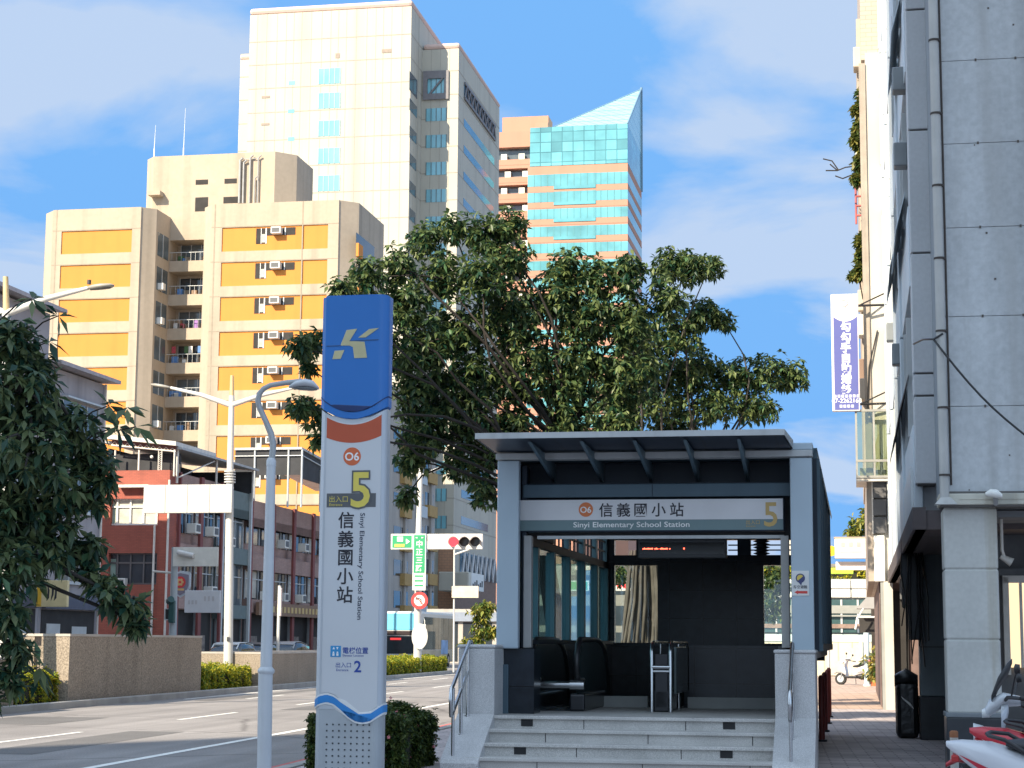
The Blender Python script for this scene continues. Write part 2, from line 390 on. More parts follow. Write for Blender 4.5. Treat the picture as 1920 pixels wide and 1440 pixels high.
pave_sunlit = grid_mat('sunlit_sidewalk_tiles', (.46, .34, .27), (.32, .25, .21), .3, .3, .01, rough=.8, var=.15, scale=1.2, mode='floor', streak=0, jitter=.1, spec=.25)
patch_m = mat('asphalt_patch', (.15, .145, .142), .9, var=.15, scale=.6, bump=.5, bscale=45, fine=.25, fscale=40, spec=.2)
kerbst = mat('kerb_stone', (.33, .32, .30), .85, var=.22, scale=1.5, fine=.12, fscale=60)
soil = mat('soil', (.07, .055, .04), .95, var=.3, scale=4)
far_ground = mat('far_ground', (.16, .155, .15), .95, var=.15, scale=.2)

g = MB(); g.quad((-1800, -600, -.03), (1800, -600, -.03), (1800, 3000, -.03), (-1800, 3000, -.03))
struct(g.build('ground', far_ground))
LOC, RZ = RF.w(0, 0), -ROADA
r = MB(); r.quad((-24.2, -60, 0), (.02, -60, 0), (.02, 130, 0), (-24.2, 130, 0))
r.quad((-120, 78, .002), (-24.2, 78, .002), (-24.2, 96, .002), (-120, 96, .002)); r.quad((.02, 78, .002), (90, 78, .002), (90, 96, .002), (.02, 96, .002))
struct(r.build('road', asphalt, loc=LOC, rz=RZ))
s = MB(); s.box(.22, 40, -60, 74, -.025, .03)
struct(s.build('sidewalk', pave, loc=LOC, rz=RZ))
s = MB(); s.box(-60, -24.4, -60, 74, -.02, .12)
struct(s.build('far_sidewalk', pave, loc=LOC, rz=RZ))
s = MB(); s.quad((.4, 24.5, .034), (16, 24.5, .034), (16, 74, .034), (.4, 74, .034)); struct(s.build('sunlit_paving', pave_sunlit, loc=LOC, rz=RZ))  # warmer tiles over the far sidewalk, the sunlight put into their colour
k = MB()
y = -60
while y < 74:
    k.bbox(.02, .218, y + .006, y + .994, -.025, .05, .012); y += 1.0
struct(k.build('kerb', kerbst, loc=LOC, rz=RZ))
# painted markings
def marking(name, m, rects):
    b = MB()
    for x0, x1, y0, y1 in rects: b.quad((x0, y0, .0045), (x1, y0, .0045), (x1, y1, .0045), (x0, y1, .0045))
    return struct(b.build(name, m, loc=LOC, rz=RZ))
marking('road_marking', mark_white, [(-2.48, -2.33, -60, 72)])
marking('road_marking', mark_red, [(-.22, -.10, -60, 60)])
marking('road_marking', mark_white, [(-5.96, -5.84, 4.2 + 9.7 * i, 8.4 + 9.7 * i) for i in range(-5, 8)])
marking('road_marking', mark_white, [(-8.55, -8.43, 28 + 9.7 * i, 32 + 9.7 * i) for i in range(0, 4)])
marking('road_marking', mark_white, [(-10.05, -9.93, 27, 72)])
marking('road_marking', mark_white, [(-9.8, -.4, 73.0, 73.4)])
marking('road_marking', mark_white, [(-9.6 + .9 * i, -9.2 + .9 * i, 74.4, 77.2) for i in range(11)])
marking('road_marking', mark_white, [(-19.2, -19.08, 4.2 + 9.7 * i, 8.4 + 9.7 * i) for i in range(-5, 8)])
pt = MB()
for x0, x1, y0, y1 in ((-5.4, -3.3, 20, 26.5), (-9.6, -7.6, 11, 14.5), (-5.2, -4.2, 2, 9), (-9.4, -8.9, 26, 48)): pt.quad((x0, y0, .0032), (x1, y0, .0032), (x1, y1, .0032), (x0, y1, .0032))
struct(pt.build('road_patch', patch_m, loc=LOC, rz=RZ))
# median island
md = MB(); md.box(-13.8, -10.62, -50, 74.6, -.02, .12)
struct(md.build('median_ground', soil, loc=LOC, rz=RZ))
mk = MB(); mk.bbox(-10.62, -10.4, -50, 74.8, -.02, .16, .02); mk.bbox(-14.02, -13.8, -50, 74.8, -.02, .16, .02)
struct(mk.build('median_kerb', kerbst, loc=LOC, rz=RZ))

# washed pebble walls round the shafts on the median
pebble = mat('pebble_render', (.29, .245, .195), .95, var=.14, scale=.5, bump=.9, bscale=38, fine=.38, fscale=26, streak=.22, spec=.2)
coping = mat('coping_stone', (.42, .39, .35), .85, var=.15, scale=1.5, fine=.1)
def median_wall(x0, x1, y0, y1, z, label, groove=True):
    t = at(RF, 'shaft_wall', label, 'wall', 'pebbled shaft walls on the median', 0, 0, .12)
    b = MB()
    b.box(x0 + .10, x1 - .10, y0 + .10, y1 - .10, 0, z - .30)
    gx = x0 + (x1 - x0) * .50
    if groove:
        b.box(x0, gx - .09, y0, y0 + .10, 0, z - .06); b.box(gx + .09, x1, y0, y0 + .10, 0, z - .06)
    else: b.box(x0, x1, y0, y0 + .10, 0, z - .06)
    b.box(x0, x1, y1 - .10, y1, 0, z - .06); b.box(x0, x0 + .10, y0 + .1, y1 - .1, 0, z - .06)
    n = max(1, round((y1 - y0) / 5.3)); L_ = (y1 - y0 - .2) / n
    for i in range(n): b.box(x1 - .10, x1, y0 + .1 + i * L_ + .006, y0 + .1 + (i + 1) * L_ - .006, 0, z - .06)
    b.build('wall_panel', pebble, t)
    c = MB(); e = .012
    c.box(x0 - e, x1 + e, y0 - e, y0 + .14, z - .06, z); c.box(x0 - e, x1 + e, y1 - .14, y1 + e, z - .06, z)
    c.box(x0 - e, x0 + .14, y0 + .14, y1 - .14, z - .06, z); c.box(x1 - .14, x1 + e, y0 + .14, y1 - .14, z - .06, z)
    c.build('coping', coping, t)
    return t
median_wall(-12.4, -10.78, 3.5, 17.0, 1.10, 'low pebbled shaft wall behind the overhanging tree, nearest on the median')
median_wall(-12.4, -10.78, 20.3, 31.0, 1.64, 'tallest pebbled shaft wall on the median, long shaded side to the road')
median_wall(-12.95, -10.62, 37.0, 56.5, 1.13, 'low wide pebbled shaft wall on the median behind the totem sign')

# ---------------------------------------------------------------- foliage builders
def leaf_mesh(name, mat_, pts, dirs, rng, L=.16, W=.045, per=6, droop=.5, spread=1.0, parent=None, jit=.35):
    """whorls of pointed leaves: pts (n,3) twig tips, dirs (n,3) twig directions"""
    pts = np.asarray(pts, float); dirs = np.asarray(dirs, float); n = len(pts)
    dirs /= np.linalg.norm(dirs, axis=1, keepdims=True) + 1e-9
    a = np.cross(dirs, np.array([.3, .2, 1.0])); a /= np.linalg.norm(a, axis=1, keepdims=True) + 1e-9
    b = np.cross(dirs, a)
    ph = rng.uniform(0, 6.28, (n, 1)) + np.arange(per)[None] * (6.283 / per) + rng.normal(0, .25, (n, per))
    el = rng.normal(.25, .3, (n, per))                               # lift above the whorl plane
    d = (np.cos(ph)[..., None] * a[:, None] + np.sin(ph)[..., None] * b[:, None]) * spread + el[..., None] * dirs[:, None]
    d[..., 2] -= droop * rng.uniform(.3, 1.2, (n, per)); d += rng.normal(0, jit * .4, d.shape)
    d /= np.linalg.norm(d, axis=-1, keepdims=True)
    ln = L * rng.uniform(.65, 1.2, (n, per, 1)); wd = W * rng.uniform(.75, 1.2, (n, per, 1))
    base = np.repeat(pts[:, None], per, 1) + d * ln * .06
    up = np.array([0, 0, 1.0]) + rng.normal(0, .35, d.shape)
    sd_ = np.cross(d, up); sd_ /= np.linalg.norm(sd_, axis=-1, keepdims=True) + 1e-9
    nrm = np.cross(sd_, d)
    mid = base + d * ln * .5 - nrm * wd * .25
    tip = base + d * ln; tip[..., 2:3] -= ln * .16
    l = base + d * ln * .48 + sd_ * wd + nrm * wd * .2; r_ = base + d * ln * .48 - sd_ * wd + nrm * wd * .2
    V = np.stack([base, l, tip, r_, mid], 2).reshape(-1, 3)
    k = np.arange(n * per) * 5
    Fq = np.stack([np.stack([k, k + 4, k + 2, k + 1], 1), np.stack([k, k + 3, k + 2, k + 4], 1)], 1).reshape(-1, 4)
    me = bpy.data.meshes.new(name); me.vertices.add(len(V)); me.vertices.foreach_set('co', V.ravel().astype(np.float32))
    me.loops.add(Fq.size); me.loops.foreach_set('vertex_index', Fq.ravel().astype(np.int32))
    me.polygons.add(len(Fq)); me.polygons.foreach_set('loop_start', (np.arange(len(Fq)) * 4).astype(np.int32))
    me.polygons.foreach_set('loop_total', np.full(len(Fq), 4, np.int32)); me.update(calc_edges=True)
    me.materials.append(mat_); o = bpy.data.objects.new(name, me); COL.objects.link(o)
    if parent: o.parent = parent
    return o
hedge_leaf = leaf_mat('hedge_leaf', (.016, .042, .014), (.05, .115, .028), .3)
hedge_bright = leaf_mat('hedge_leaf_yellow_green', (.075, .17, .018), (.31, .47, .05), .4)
hedge_core = mat('hedge_twigs', (.020, .022, .012), .95, var=.3, scale=6)
def hedge(fr, x0, x1, y0, y1, z, label, m=hedge_leaf, n=4200, L=.06, z0=.12, group=None, flowers=0, seed=1):
    t = at(fr, 'hedge', label, 'hedge', group, (x0 + x1) / 2, (y0 + y1) / 2, z0)
    rng = np.random.default_rng(seed); hx, hy = (x1 - x0) / 2, (y1 - y0) / 2
    c = MB(); c.bbox(-hx + .1, hx - .1, -hy + .1, hy - .1, 0, z - .14, .08); c.build('twigs', hedge_core, t)
    p = rng.uniform(-1, 1, (n, 3)); f = rng.integers(0, 5, n)
    p[f == 0, 0] = 1; p[f == 1, 0] = -1; p[f == 2, 1] = -1; p[f >= 3, 2] = 1; p[rng.random(n) < .1, 1] = 1
    q = p * np.array([hx, hy, z / 2]) + np.array([0, 0, z / 2])
    lump = .07 * np.sin(q[:, 0] * 5.1 + 1) + .06 * np.sin(q[:, 1] * 4.3) + .05 * np.sin(q[:, 0] * 13 + q[:, 1] * 11)
    nr = p / (np.abs(p).max(1, keepdims=True)); nr = np.where(np.abs(nr) > .97, nr, 0)
    q += nr * (lump[:, None] + rng.normal(0, .035, (n, 1)) - .05); q[:, 2] = np.maximum(q[:, 2], .03)
    d = nr + np.array([0, 0, .6]) + rng.normal(0, .4, (n, 3))
    leaf_mesh('foliage', m, q, d, rng, L, L * .30, 6, .15, 1.0, t)
    if flowers:
        fm = mat('pink_blossom', (.62, .20, .22), .6); idx = rng.choice(n, flowers, replace=False); b = MB()
        for i in idx:
            c_ = q[i] + nr[i] * .05
            for a in range(5):
                an = a * 1.257
                e1 = Vector((math.cos(an), 0, math.sin(an))) * .022; e2 = Vector((math.cos(an + .9), 0, math.sin(an + .9))) * .022
                b.add([tuple(c_), tuple(Vector(c_) + e1 + Vector((0, -.006, 0))), tuple(Vector(c_) + e2 + Vector((0, -.006, 0)))], [(0, 1, 2)])
        b.build('blossom', fm, t)
    return t
MH = 'bright hedges on the median'
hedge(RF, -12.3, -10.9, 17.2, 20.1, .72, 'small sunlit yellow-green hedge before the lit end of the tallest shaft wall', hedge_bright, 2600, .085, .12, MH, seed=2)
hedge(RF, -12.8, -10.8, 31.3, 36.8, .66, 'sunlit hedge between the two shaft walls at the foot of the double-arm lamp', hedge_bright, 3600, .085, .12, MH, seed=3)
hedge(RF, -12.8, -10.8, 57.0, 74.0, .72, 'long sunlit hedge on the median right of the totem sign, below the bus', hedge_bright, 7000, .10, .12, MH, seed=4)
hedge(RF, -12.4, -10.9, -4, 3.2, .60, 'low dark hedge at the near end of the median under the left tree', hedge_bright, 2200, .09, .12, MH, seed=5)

# ---------------------------------------------------------------- trees
bark = mat('bark', (.034, .028, .024), .95, var=.35, scale=5, bump=1.0, bscale=18, streak=.3)
bark_grey = mat('grey_bark', (.085, .075, .066), .95, var=.35, scale=4, bump=1.0, bscale=15, streak=.3)
def limb(b, p0, p1, r0, r1, rng, bend=.12, seg=6):
    p0, p1 = Vector(p0), Vector(p1); d = (p1 - p0).length; pts = []
    off = Vector(rng.normal(0, 1, 3)) * d * bend
    for i in range(seg + 1):
        t = i / seg
        pts.append(p0.lerp(p1, t) + off * math.sin(math.pi * t) + Vector((0, 0, d * .10 * math.sin(math.pi * t))) + Vector(rng.normal(0, .012, 3)) * d * (0 < i < seg))
    b.tube(pts, [r0 + (r1 - r0) * i / seg for i in range(seg + 1)], 8)
    return pts
def tree(name, label, cat, root, trunk_pts, trunk_r, clumps, leafm, barkm, seed, L=.2, W=.04, density=95, per=7, group=None, droop=.55, limb_r=.036):
    """clumps: (world centre, (rx, ry, rz)) leaf masses; each one hangs on a limb of its own"""
    rng = np.random.default_rng(seed); root = Vector(root)
    t = empty(name, root, 0, label, cat, group)
    b = MB(); tp = [Vector(p) - root for p in trunk_pts]
    b.tube(tp, trunk_r, 12); hub = tp[-1]
    allp, alld = [], []
    for c, rad in clumps:
        c = Vector(c) - root; rr = max(rad)
        st = min(tp[len(tp) // 2:], key=lambda q: (q - c).length + (3 if q.z > c.z + .3 else 0))
        lp = limb(b, st, c, min(limb_r, trunk_r[-1] * .5), .012, rng)
        n = int(density * (rad[0] * rad[1] + rad[1] * rad[2] + rad[0] * rad[2]) / .75 + 10)
        q = rng.normal(0, 1, (n, 3)); q /= np.linalg.norm(q, axis=1, keepdims=True)
        w = rng.random((n, 1)) ** .45
        lump = 1 + .22 * np.sin(q[:, :1] * 5 + seed) * np.sin(q[:, 1:2] * 6) + .16 * np.sin(q[:, 2:] * 9)
        pos = np.array(c) + q * np.array(rad) * w * lump
        # twigs carry tufts of whorls so the outline is ragged
        for i in range(0, n, 14):
            e = Vector(pos[i]); sp = c + (e - c) * .25
            b.tube([sp, sp.lerp(e, .5) + Vector((0, 0, .05)), e], [.016, .011, .005], 5, False)
        allp.append(pos); dd = q + np.array([0, 0, .35]) + rng.normal(0, .3, (n, 3)); alld.append(dd)
    b.build('trunk', barkm, t)
    leaf_mesh('crown', leafm, np.concatenate(allp), np.concatenate(alld), rng, L, W, per, droop, 1.0, t)
    return t
# ================================================================ BUILDINGS ON THE LEFT SIDE OF THE STREET
dark_glass = mat('dark_window_glass', (.035, .045, .055), .06, var=.3, scale=.8, spec=.8)
grey_glass = mat('grey_window_glass', (.10, .125, .14), .08, var=.3, scale=.6, spec=.8)
blue_glass = mat('blue_window_glass', (.09, .17, .24), .08, var=.25, scale=.3, spec=.8)
cyan_glass = mat('cyan_window_glass', (.20, .48, .56), .10, var=.22, scale=.35, spec=.9)
curtain = mat('pale_curtain', (.46, .44, .38), .9, var=.25, scale=2.5)
alu = mat('aluminium_frame', (.52, .54, .54), .45, .3, var=.08)
white_frame = mat('white_frame', (.76, .76, .72), .5, var=.06)
ac_white = mat('ac_casing', (.66, .65, .60), .5, var=.1)
ac_dark = mat('ac_grille', (.10, .105, .11), .6)
beige = mat('beige_render', (.42, .35, .268), .85, var=.06, scale=.35, streak=.26, fine=.04, fscale=3)
beige_line = mat('render_joint', (.30, .26, .20), .9)
ochre = mat('orange_panel', (.60, .232, .042), .8, var=.05, scale=.5, streak=.08)
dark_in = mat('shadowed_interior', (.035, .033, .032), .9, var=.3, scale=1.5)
rust = mat('rust_stain', (.22, .09, .04), .9, var=.3)

def ac_box(b, x, y, z, w=.75, d=.5, h=.5):
    b.mi(0).bbox(x - w / 2, x + w / 2, y - d, y, z, z + h, .03)
    b.mi(1).box(x - w * .38, x + w * .38, y - d - .006, y - d + .02, z + h * .16, z + h * .84)

# ---------------------------------------------------------------- yellow striped block
o_ = P(663, 640, 150); YB = Frame((o_.x, o_.y), STREET)
yb = at(YB, 'apartment_building', 'cream apartment block banded with orange-yellow panels, a balcony recess up its middle', 'apartment building')
def yx(px, ly=0, py=620): return YB.front(px, py, ly)[0]
def yz(px, py, ly=0): return YB.front(px, py, ly)[1]
xl0, xl1 = yx(91), yx(257); xr0, xr1 = yx(391), yx(631)
zl, zr = yz(180, 391), yz(520, 379)
core_y = 4.2
b = MB()
# wings: solid cores set back, frames in front so that the orange panels lie in shallow recesses
RC = .10
def wing(x0, x1, cl, cr, ztop, panels_px, ys, hgt, pxm, side_depth):
    b.mi(0).prism([(x0, RC), (x1, RC), (x1 + cr, cr), (x1 + cr, side_depth), (x0 - cl, side_depth), (x0 - cl, cl)], 0, ztop)
    p0, p1 = yx(panels_px[0]), yx(panels_px[1])
    b.box(x0, p0, 0, RC, 0, ztop); b.box(p1, x1, 0, RC, 0, ztop)
    # little wedges close the corner between the frame and the splayed corner
    b.prism([(x0 - cl * .0, RC), (x0, 0), (x0, RC)], 0, ztop)
    prev = ztop
    for i in range(12):
        zt = yz(pxm, ys + hgt[1] * i); zb = yz(pxm, ys + hgt[1] * i + hgt[0])
        if zt < 1: break
        b.mi(0).box(p0, p1, 0, RC, zt, prev)
        b.mi(1).quad((p0, RC - .004, max(zb, 0)), (p1, RC - .004, max(zb, 0)), (p1, RC - .004, zt), (p0, RC - .004, zt))
        prev = max(zb, 0)
        b.mi(2).box(x0 - .0, x1, -.012, .0, zt + .04, zt + .09)
        if prev <= 0: break
    return p0, p1
wing(xl0, xl1, 1.2, 1.0, zl, (108, 241), 432, (43, 64.3), 175, 12)
wing(xr0, xr1, 1.0, 1.35, zr, (411, 611), 424, (45, 65.4), 510, 9.6)
for px in (397, 563): 
    xx = yx(px); b.mi(2).box(xx - .05, xx + .05, -.014, 0, 0, zr)
xx = yx(98); b.mi(2).box(xx - .04, xx + .04, -.014, 0, 0, zl)
# core with the balcony slot
zc = yz(400, 289, core_y); cx0, cx1, cx2 = yx(287, core_y, 330), yx(515, core_y, 330), yx(515, core_y, 330) + 1.5
bx0, bx1 = xl1 + 1.0, xr0 - 1.0
ztopb = yz(345, 446, core_y)
b.mi(0).prism([(bx1, core_y), (cx1, core_y), (cx2, core_y + 1.5), (cx2, 10.5), (cx0 - .9, 10.5), (cx0 - .9, core_y + .9), (cx0, core_y), (bx0, core_y), (bx0, core_y + 2), (bx1, core_y + 2)], ztopb - .2, zc)
b.box(bx0 - .3, bx1 + .3, core_y + 2.0, core_y + 3, 0, ztopb)
b.box(bx0 - .4, bx1 + .4, core_y + .004, core_y + 2.1, ztopb - .19, zc - .001)
b.mi(0).prism([(cx1, core_y - .0), (cx2, core_y + 1.5), (cx2, 10), (cx1, 10)], 0, ztopb - .2)
b.build('wall', [beige, ochre, beige_line], yb)
# balconies
bal = [446, 509, 572.5, 637, 700.5, 763.5, 827, 890, 953, 1016, 1080, 1140]
rng = np.random.default_rng(11)
fas = MB()
for i, y in enumerate(bal):
    zo, zb = yz(345, y, core_y), yz(345, y + 43, core_y); zn = yz(345, bal[i + 1], core_y) if i + 1 < len(bal) else 0
    if zb < 1: break
    fas.box(bx0 + .005, bx1 - .005, core_y, core_y + 1.99, zn, zb)
    q = MB(); yy = core_y + 1.98
    n = 4
    for j in range(n):
        x0 = bx0 + .3 + (bx1 - bx0 - .5) * j / n; x1 = bx0 + .3 + (bx1 - bx0 - .5) * (j + 1) / n
        q.mi(0).box(x0 + .04, x1 - .04, yy - .04, yy - .004, zb + (.1 if j % 2 else .75), zo - .25)
        q.mi(1).box(x0 - .02, x0 + .04, yy - .07, yy - .004, zb, zo - .2)
    q.mi(1).box(bx0, bx1, core_y + .02, core_y + .06, zb + .72, zb + .76)
    for j in range(10): 
        x0 = bx0 + (bx1 - bx0) * (j + .5) / 10; q.box(x0 - .01, x0 + .01, core_y + .03, core_y + .05, zb, zb + .72)
    q.build('balcony_window', [dark_glass if i % 2 else grey_glass, alu], yb)
    it = MB()
    for j in range(6 if i in (2, 3, 4) else 3):      # washing, pots and crates on the balcony
        x = rng.uniform(bx0 + .4, bx1 - .4); it.mi(int(rng.integers(0, 6))); w = rng.uniform(.12, .3)
        if i == 3 and j < 4: it.bbox(x - .18, x + .18, core_y + .5, core_y + .56, zb + .9, zb + 1.5, .02)
        else: it.bbox(x - w, x + w, core_y + .4, core_y + .8, zb + .003, zb + rng.uniform(.3, .85), .03)
    it.split('balcony_clutter', [mat('cloth_white', (.6, .6, .58)), mat('cloth_red', (.4, .05, .07)), mat('cloth_blue', (.08, .2, .45)), mat('cloth_violet', (.28, .14, .4)), mat('pot_green', (.05, .12, .04)), mat('crate_brown', (.25, .16, .1))], yb)
    sw = MB(); sx = bx0 - .012
    sw.mi(0).box(sx, sx + .03, 1.4, 3.9, zb - .05, zo - .05); sw.mi(1).box(sx + .03, sx + .06, 2.55, 2.65, zb - .05, zo - .05)
    if i in (1, 2, 5): sw.mi(2).box(sx + .02, sx + .5, 1.7, 2.3, zb, zb + .55)
    sw.build('side_window', [grey_glass, alu, ac_white], yb)
fas.build('balcony_front', beige, yb)
# windows and air conditioners in the right wing
for i in range(8):
    yt = 427 + 65.4 * i; sk = -3.0 * i * .8
    wb = MB(); zt, z1, z2 = yz(510, yt), yz(510, yt + 14), yz(510, yt + 29)
    a, c = yx(475), yx(549); a1, c0 = yx(494), yx(530)
    wb.mi(0).box(a, a1, RC - .03, RC - .006, z2, zt); wb.box(a1, c, RC - .03, RC - .006, z1, zt)
    wb.mi(1).box(a1 - .05, a1 + .05, RC - .05, RC - .006, z2, zt); wb.box(a + .42, a + .47, RC - .05, RC - .01, z2, zt)
    wb.box(c0 - .04, c0 + .04, RC - .05, RC - .006, z1, zt); wb.mi(2).box(a + .5, a1 - .06, RC - .045, RC - .01, z2 + .1, z2 + .8)
    wb.build('window', [dark_in, alu, curtain], yb)
    ab = MB(); ac_box(ab, yx(516), .05, yz(516, yt + 13) , .85, .62, .56); ab.build('air_conditioner', [ac_white, ac_dark], yb)
# side windows in the shaded return, penthouse openings, pipes, whip aerials
sb = MB(); sxr = xr1 + 1.352
for i in range(8):
    yA = 436 + 66 * i
    l0, zt = YB.side(668, yA, sxr); l1 = YB.side(702, yA, sxr)[0]
    sb.mi(0).box(sxr - .02, sxr + .03, l0, l1, zt - 2.0, zt); sb.mi(1).box(sxr + .03, sxr + .25, l0 - .1, l0 + 1.3, zt - 2.0, zt - .9)
sb.build('side_window', [dark_glass, ochre], yb)
pb = MB(); yy = core_y
for (x0, y0, x1, y1) in ((367, 337, 390, 346), (421, 335, 444, 344), (366, 370, 390, 396), (419, 369, 446, 381)):
    r_ = YB.rect(x0, y0, x1, y1, yy); pb.box(r_[0], r_[1], yy - .02, yy + .05, r_[2], r_[3])
pb.split('penthouse_opening', dark_in, yb)
pp = MB()
for px, t, bt, r_ in ((451, 302, 382, .12), (458, 306, 382, .10), (470, 297, 382, .09), (479, 336, 382, .07), (485, 297, 382, .07)):
    x = yx(px, yy, 340); pp.tube([(x, yy - .2, yz(px, bt, yy)), (x, yy - .2, yz(px, t, yy)), (x + .25, yy - .25, yz(px, t - 4, yy))], r_, 6)
pp.box(yx(455, yy, 300), yx(487, yy, 300), yy - .2, yy - .15, yz(470, 299, yy), yz(470, 298, yy))
pp.build('pipe', mat('pipe_grey', (.33, .33, .33), .6), yb)
an = MB()
for px, t in ((290, 235), (345, 203)):
    x = yx(px, 6, 260); an.tube([(x, 6, zc - .05), (x, 6, zc + 1.2)], .06, 6); an.tube([(x, 6, zc + 1.2), (x + .05, 6, yz(px, t, 6))], [.035, .012], 5)
an.split('aerial', white_frame, yb)
hd = MB(); r_ = YB.rect(284, 362, 307, 372, core_y); hd.box(r_[0], r_[1], core_y - .9, core_y, r_[2] + .1, r_[3]); hd.build('rain_hood', beige, yb)

# ---------------------------------------------------------------- cream office tower
o_ = P(763, 600, 200); TW = Frame((o_.x, o_.y), STREET)
tw = at(TW, 'office_tower', 'tall cream panel-clad office tower behind the yellow block, one narrow column of cyan windows', 'tower')
cream = mat('cream_cladding', (.47, .445, .375), .7, var=.05, scale=.2, streak=.24)
joint = mat('cladding_joint', (.36, .33, .28), .9)
pinkcap = mat('pink_parapet', (.62, .45, .39), .7, var=.05)
def tx_(px, ly=0, py=300): return TW.front(px, py, ly)[0]
def tz_(px, py, ly=0): return TW.front(px, py, ly)[1]
S2 = 5.5
x0, x1 = tx_(462), 0.0; z1 = tz_(620, 20)
wx1 = tx_(858, S2, 300); z2 = tz_(830, 92, S2)
dpt = TW.side(936, 260, wx1)[0]
b = MB(); b.box(x0, x1, 0, 24, 0, z1)
lx0 = tx_(447, 4, 250); b.box(lx0, x0 + .01, 4, 22, 0, tz_(455, 112, 4))
b.box(x1 + .002, wx1, S2, dpt, 0, z2)
b.build('wall', cream, tw)
cp = MB(); cp.bbox(x0 - .1, x1 + .1, -.1, 24.1, z1, z1 + .8, .35); cp.bbox(x1 + .1, wx1 + .1, S2 - .1, dpt + .1, z2, z2 + .7, .3)
cp.bbox(lx0 - .1, x0 - .1, 3.9, 22, tz_(455, 112, 4), tz_(455, 112, 4) + .7, .3)
cp.build('parapet', pinkcap, tw)
jb = MB(); J = .05
levels = [64, 108, 153, 199, 252, 303, 355, 407, 459, 511, 563, 615, 667, 719, 771, 823, 875, 927, 979]
zlev = [tz_(760, y) for y in levels]
for z in zlev:
    jb.box(x0, x1, -.02, 0, z - J, z + J); jb.box(x1, x1 + .02, 0, S2, z - J, z + J)
    if z < z2: jb.box(x1 + .02, wx1 + .02, S2 - .02, S2, z - J, z + J); jb.box(wx1, wx1 + .02, S2, dpt, z - J, z + J)
    jb.box(lx0, x0, 3.98, 4, z - J, z + J)
n = 18
for i in range(1, n):
    x = x0 + (x1 - x0) * i / n + .15 * math.sin(i * 5); jb.box(x - .025, x + .025, -.015, 0, 0, z1)
for i in range(1, 4):
    x = x1 + (wx1 - x1) * i / 4; jb.box(x - .025, x + .025, S2 - .015, S2, 0, z2)
for i in range(1, 3): jb.box(x1, x1 + .015, S2 * i / 3 - .025, S2 * i / 3 + .025, 0, z1)
jb.build('cladding_joint', joint, tw)
def win(b, fr, x0, y0, x1, y1, ly, mull=3, dark=False, f=.09):
    r_ = fr.rect(x0, y0, x1, y1, ly)
    b.mi(0).box(r_[0], r_[1], ly - .03, ly + .03, r_[2], r_[3])
    b.mi(1)
    for i in range(mull + 1):
        x = r_[0] + (r_[1] - r_[0]) * i / mull; b.box(x - f / 2, x + f / 2, ly - .07, ly - .03, r_[2], r_[3])
for i in range(16):
    y = 128 + (46 if i == 1 else 98 + 51.5 * (i - 2) if i > 1 else 0); sk = .0
    b = MB(); win(b, TW, 598 - .35 * i, y, 638 - .35 * i, y + 29, 0, 4); b.build('window', [cyan_glass, mat('cyan_mullion', (.30, .55, .58), .5)], tw)
for i, y in enumerate([140, 203, 253, 304, 355, 406, 457, 508, 559, 610, 661, 712, 763, 814, 865, 916, 967]):
    b = MB(); win(b, TW, 799, y, 837, y + (36 if i == 0 else 24), S2, 4)
    if i == 0:
        r_ = TW.rect(799, 140, 837, 176, S2); m_ = .35
        b.mi(2).box(r_[0] - .3, r_[1] + .3, S2 - .25, S2 - .08, r_[3] - .5, r_[3] + .4); b.box(r_[0] - .3, r_[1] + .3, S2 - .25, S2 - .08, r_[2] - .7, r_[2])
        b.box(r_[0] - .3, r_[0] + .2, S2 - .25, S2 - .08, r_[2], r_[3] - .5); b.box(r_[1] - .2, r_[1] + .3, S2 - .25, S2 - .08, r_[2], r_[3] - .5)
        b.tube([(r_[0] + .5, S2 - .15, r_[2]), (r_[1] - .4, S2 - .15, r_[3] - .5)], .12, 6)
    b.build('window', [cyan_glass, mat('dark_mullion', (.14, .19, .20), .5), mat('steel_brace', (.20, .19, .20), .6)], tw)
    # return face windows and ribbon windows on the shaded flank
    s_ = MB(); yr = 133 if i == 0 else 184 + 51.3 * (i - 1); l0, za = TW.side(768, yr, x1); zb = TW.side(768, yr + (36 if i == 0 else 22), x1)[1]; l1 = TW.side(781, 240, x1)[0]
    s_.box(x1 - .02, x1 + .03, l0, l1, zb, za); s_.build('return_window', grey_glass, tw)
    f_ = MB(); yl = 156 if i == 0 else 222 + 49.7 * (i - 1)
    l0, za = TW.side(870 - .35 * i, yl, wx1); zb = TW.side(870 - .35 * i, yl + (28 if i == 0 else 15), wx1)[1]; l1 = TW.side(927 - i * .4, 280, wx1)[0]
    f_.mi(0).box(wx1 - .02, wx1 + .03, l0, l1, zb, za)
    if i == 0:
        k = 9
        for j in range(k):
            p, q = l0 + (l1 - l0) * j / k, l0 + (l1 - l0) * (j + 1) / k
            f_.mi(1).tube([(wx1 + .12, p, zb), (wx1 + .12, (p + q) / 2, za), (wx1 + .12, q, zb)], .13, 4)
        f_.box(wx1 + .03, wx1 + .2, l0, l1, za - .15, za + .15); f_.box(wx1 + .03, wx1 + .2, l0, l1, zb - .15, zb + .15)
    f_.build('ribbon_window', [blue_glass, mat('steel_brace', (.20, .19, .20))], tw)
sm = MB()
for (a, c) in ((541, 152), (540, 205), (540, 257)):
    r_ = TW.rect(a, c, a + 12, c + 7, 0); sm.mi(0).box(r_[0], r_[1], -.03, .02, r_[2], r_[3])
for (a, c, w, h) in ((491, 180, 15, 4), (490, 231, 15, 4), (716, 92, 18, 7), (629, 100, 8, 9)):
    r_ = TW.rect(a, c, a + w, c + h, 0); sm.mi(1).box(r_[0], r_[1], -.04, .02, r_[2], r_[3])
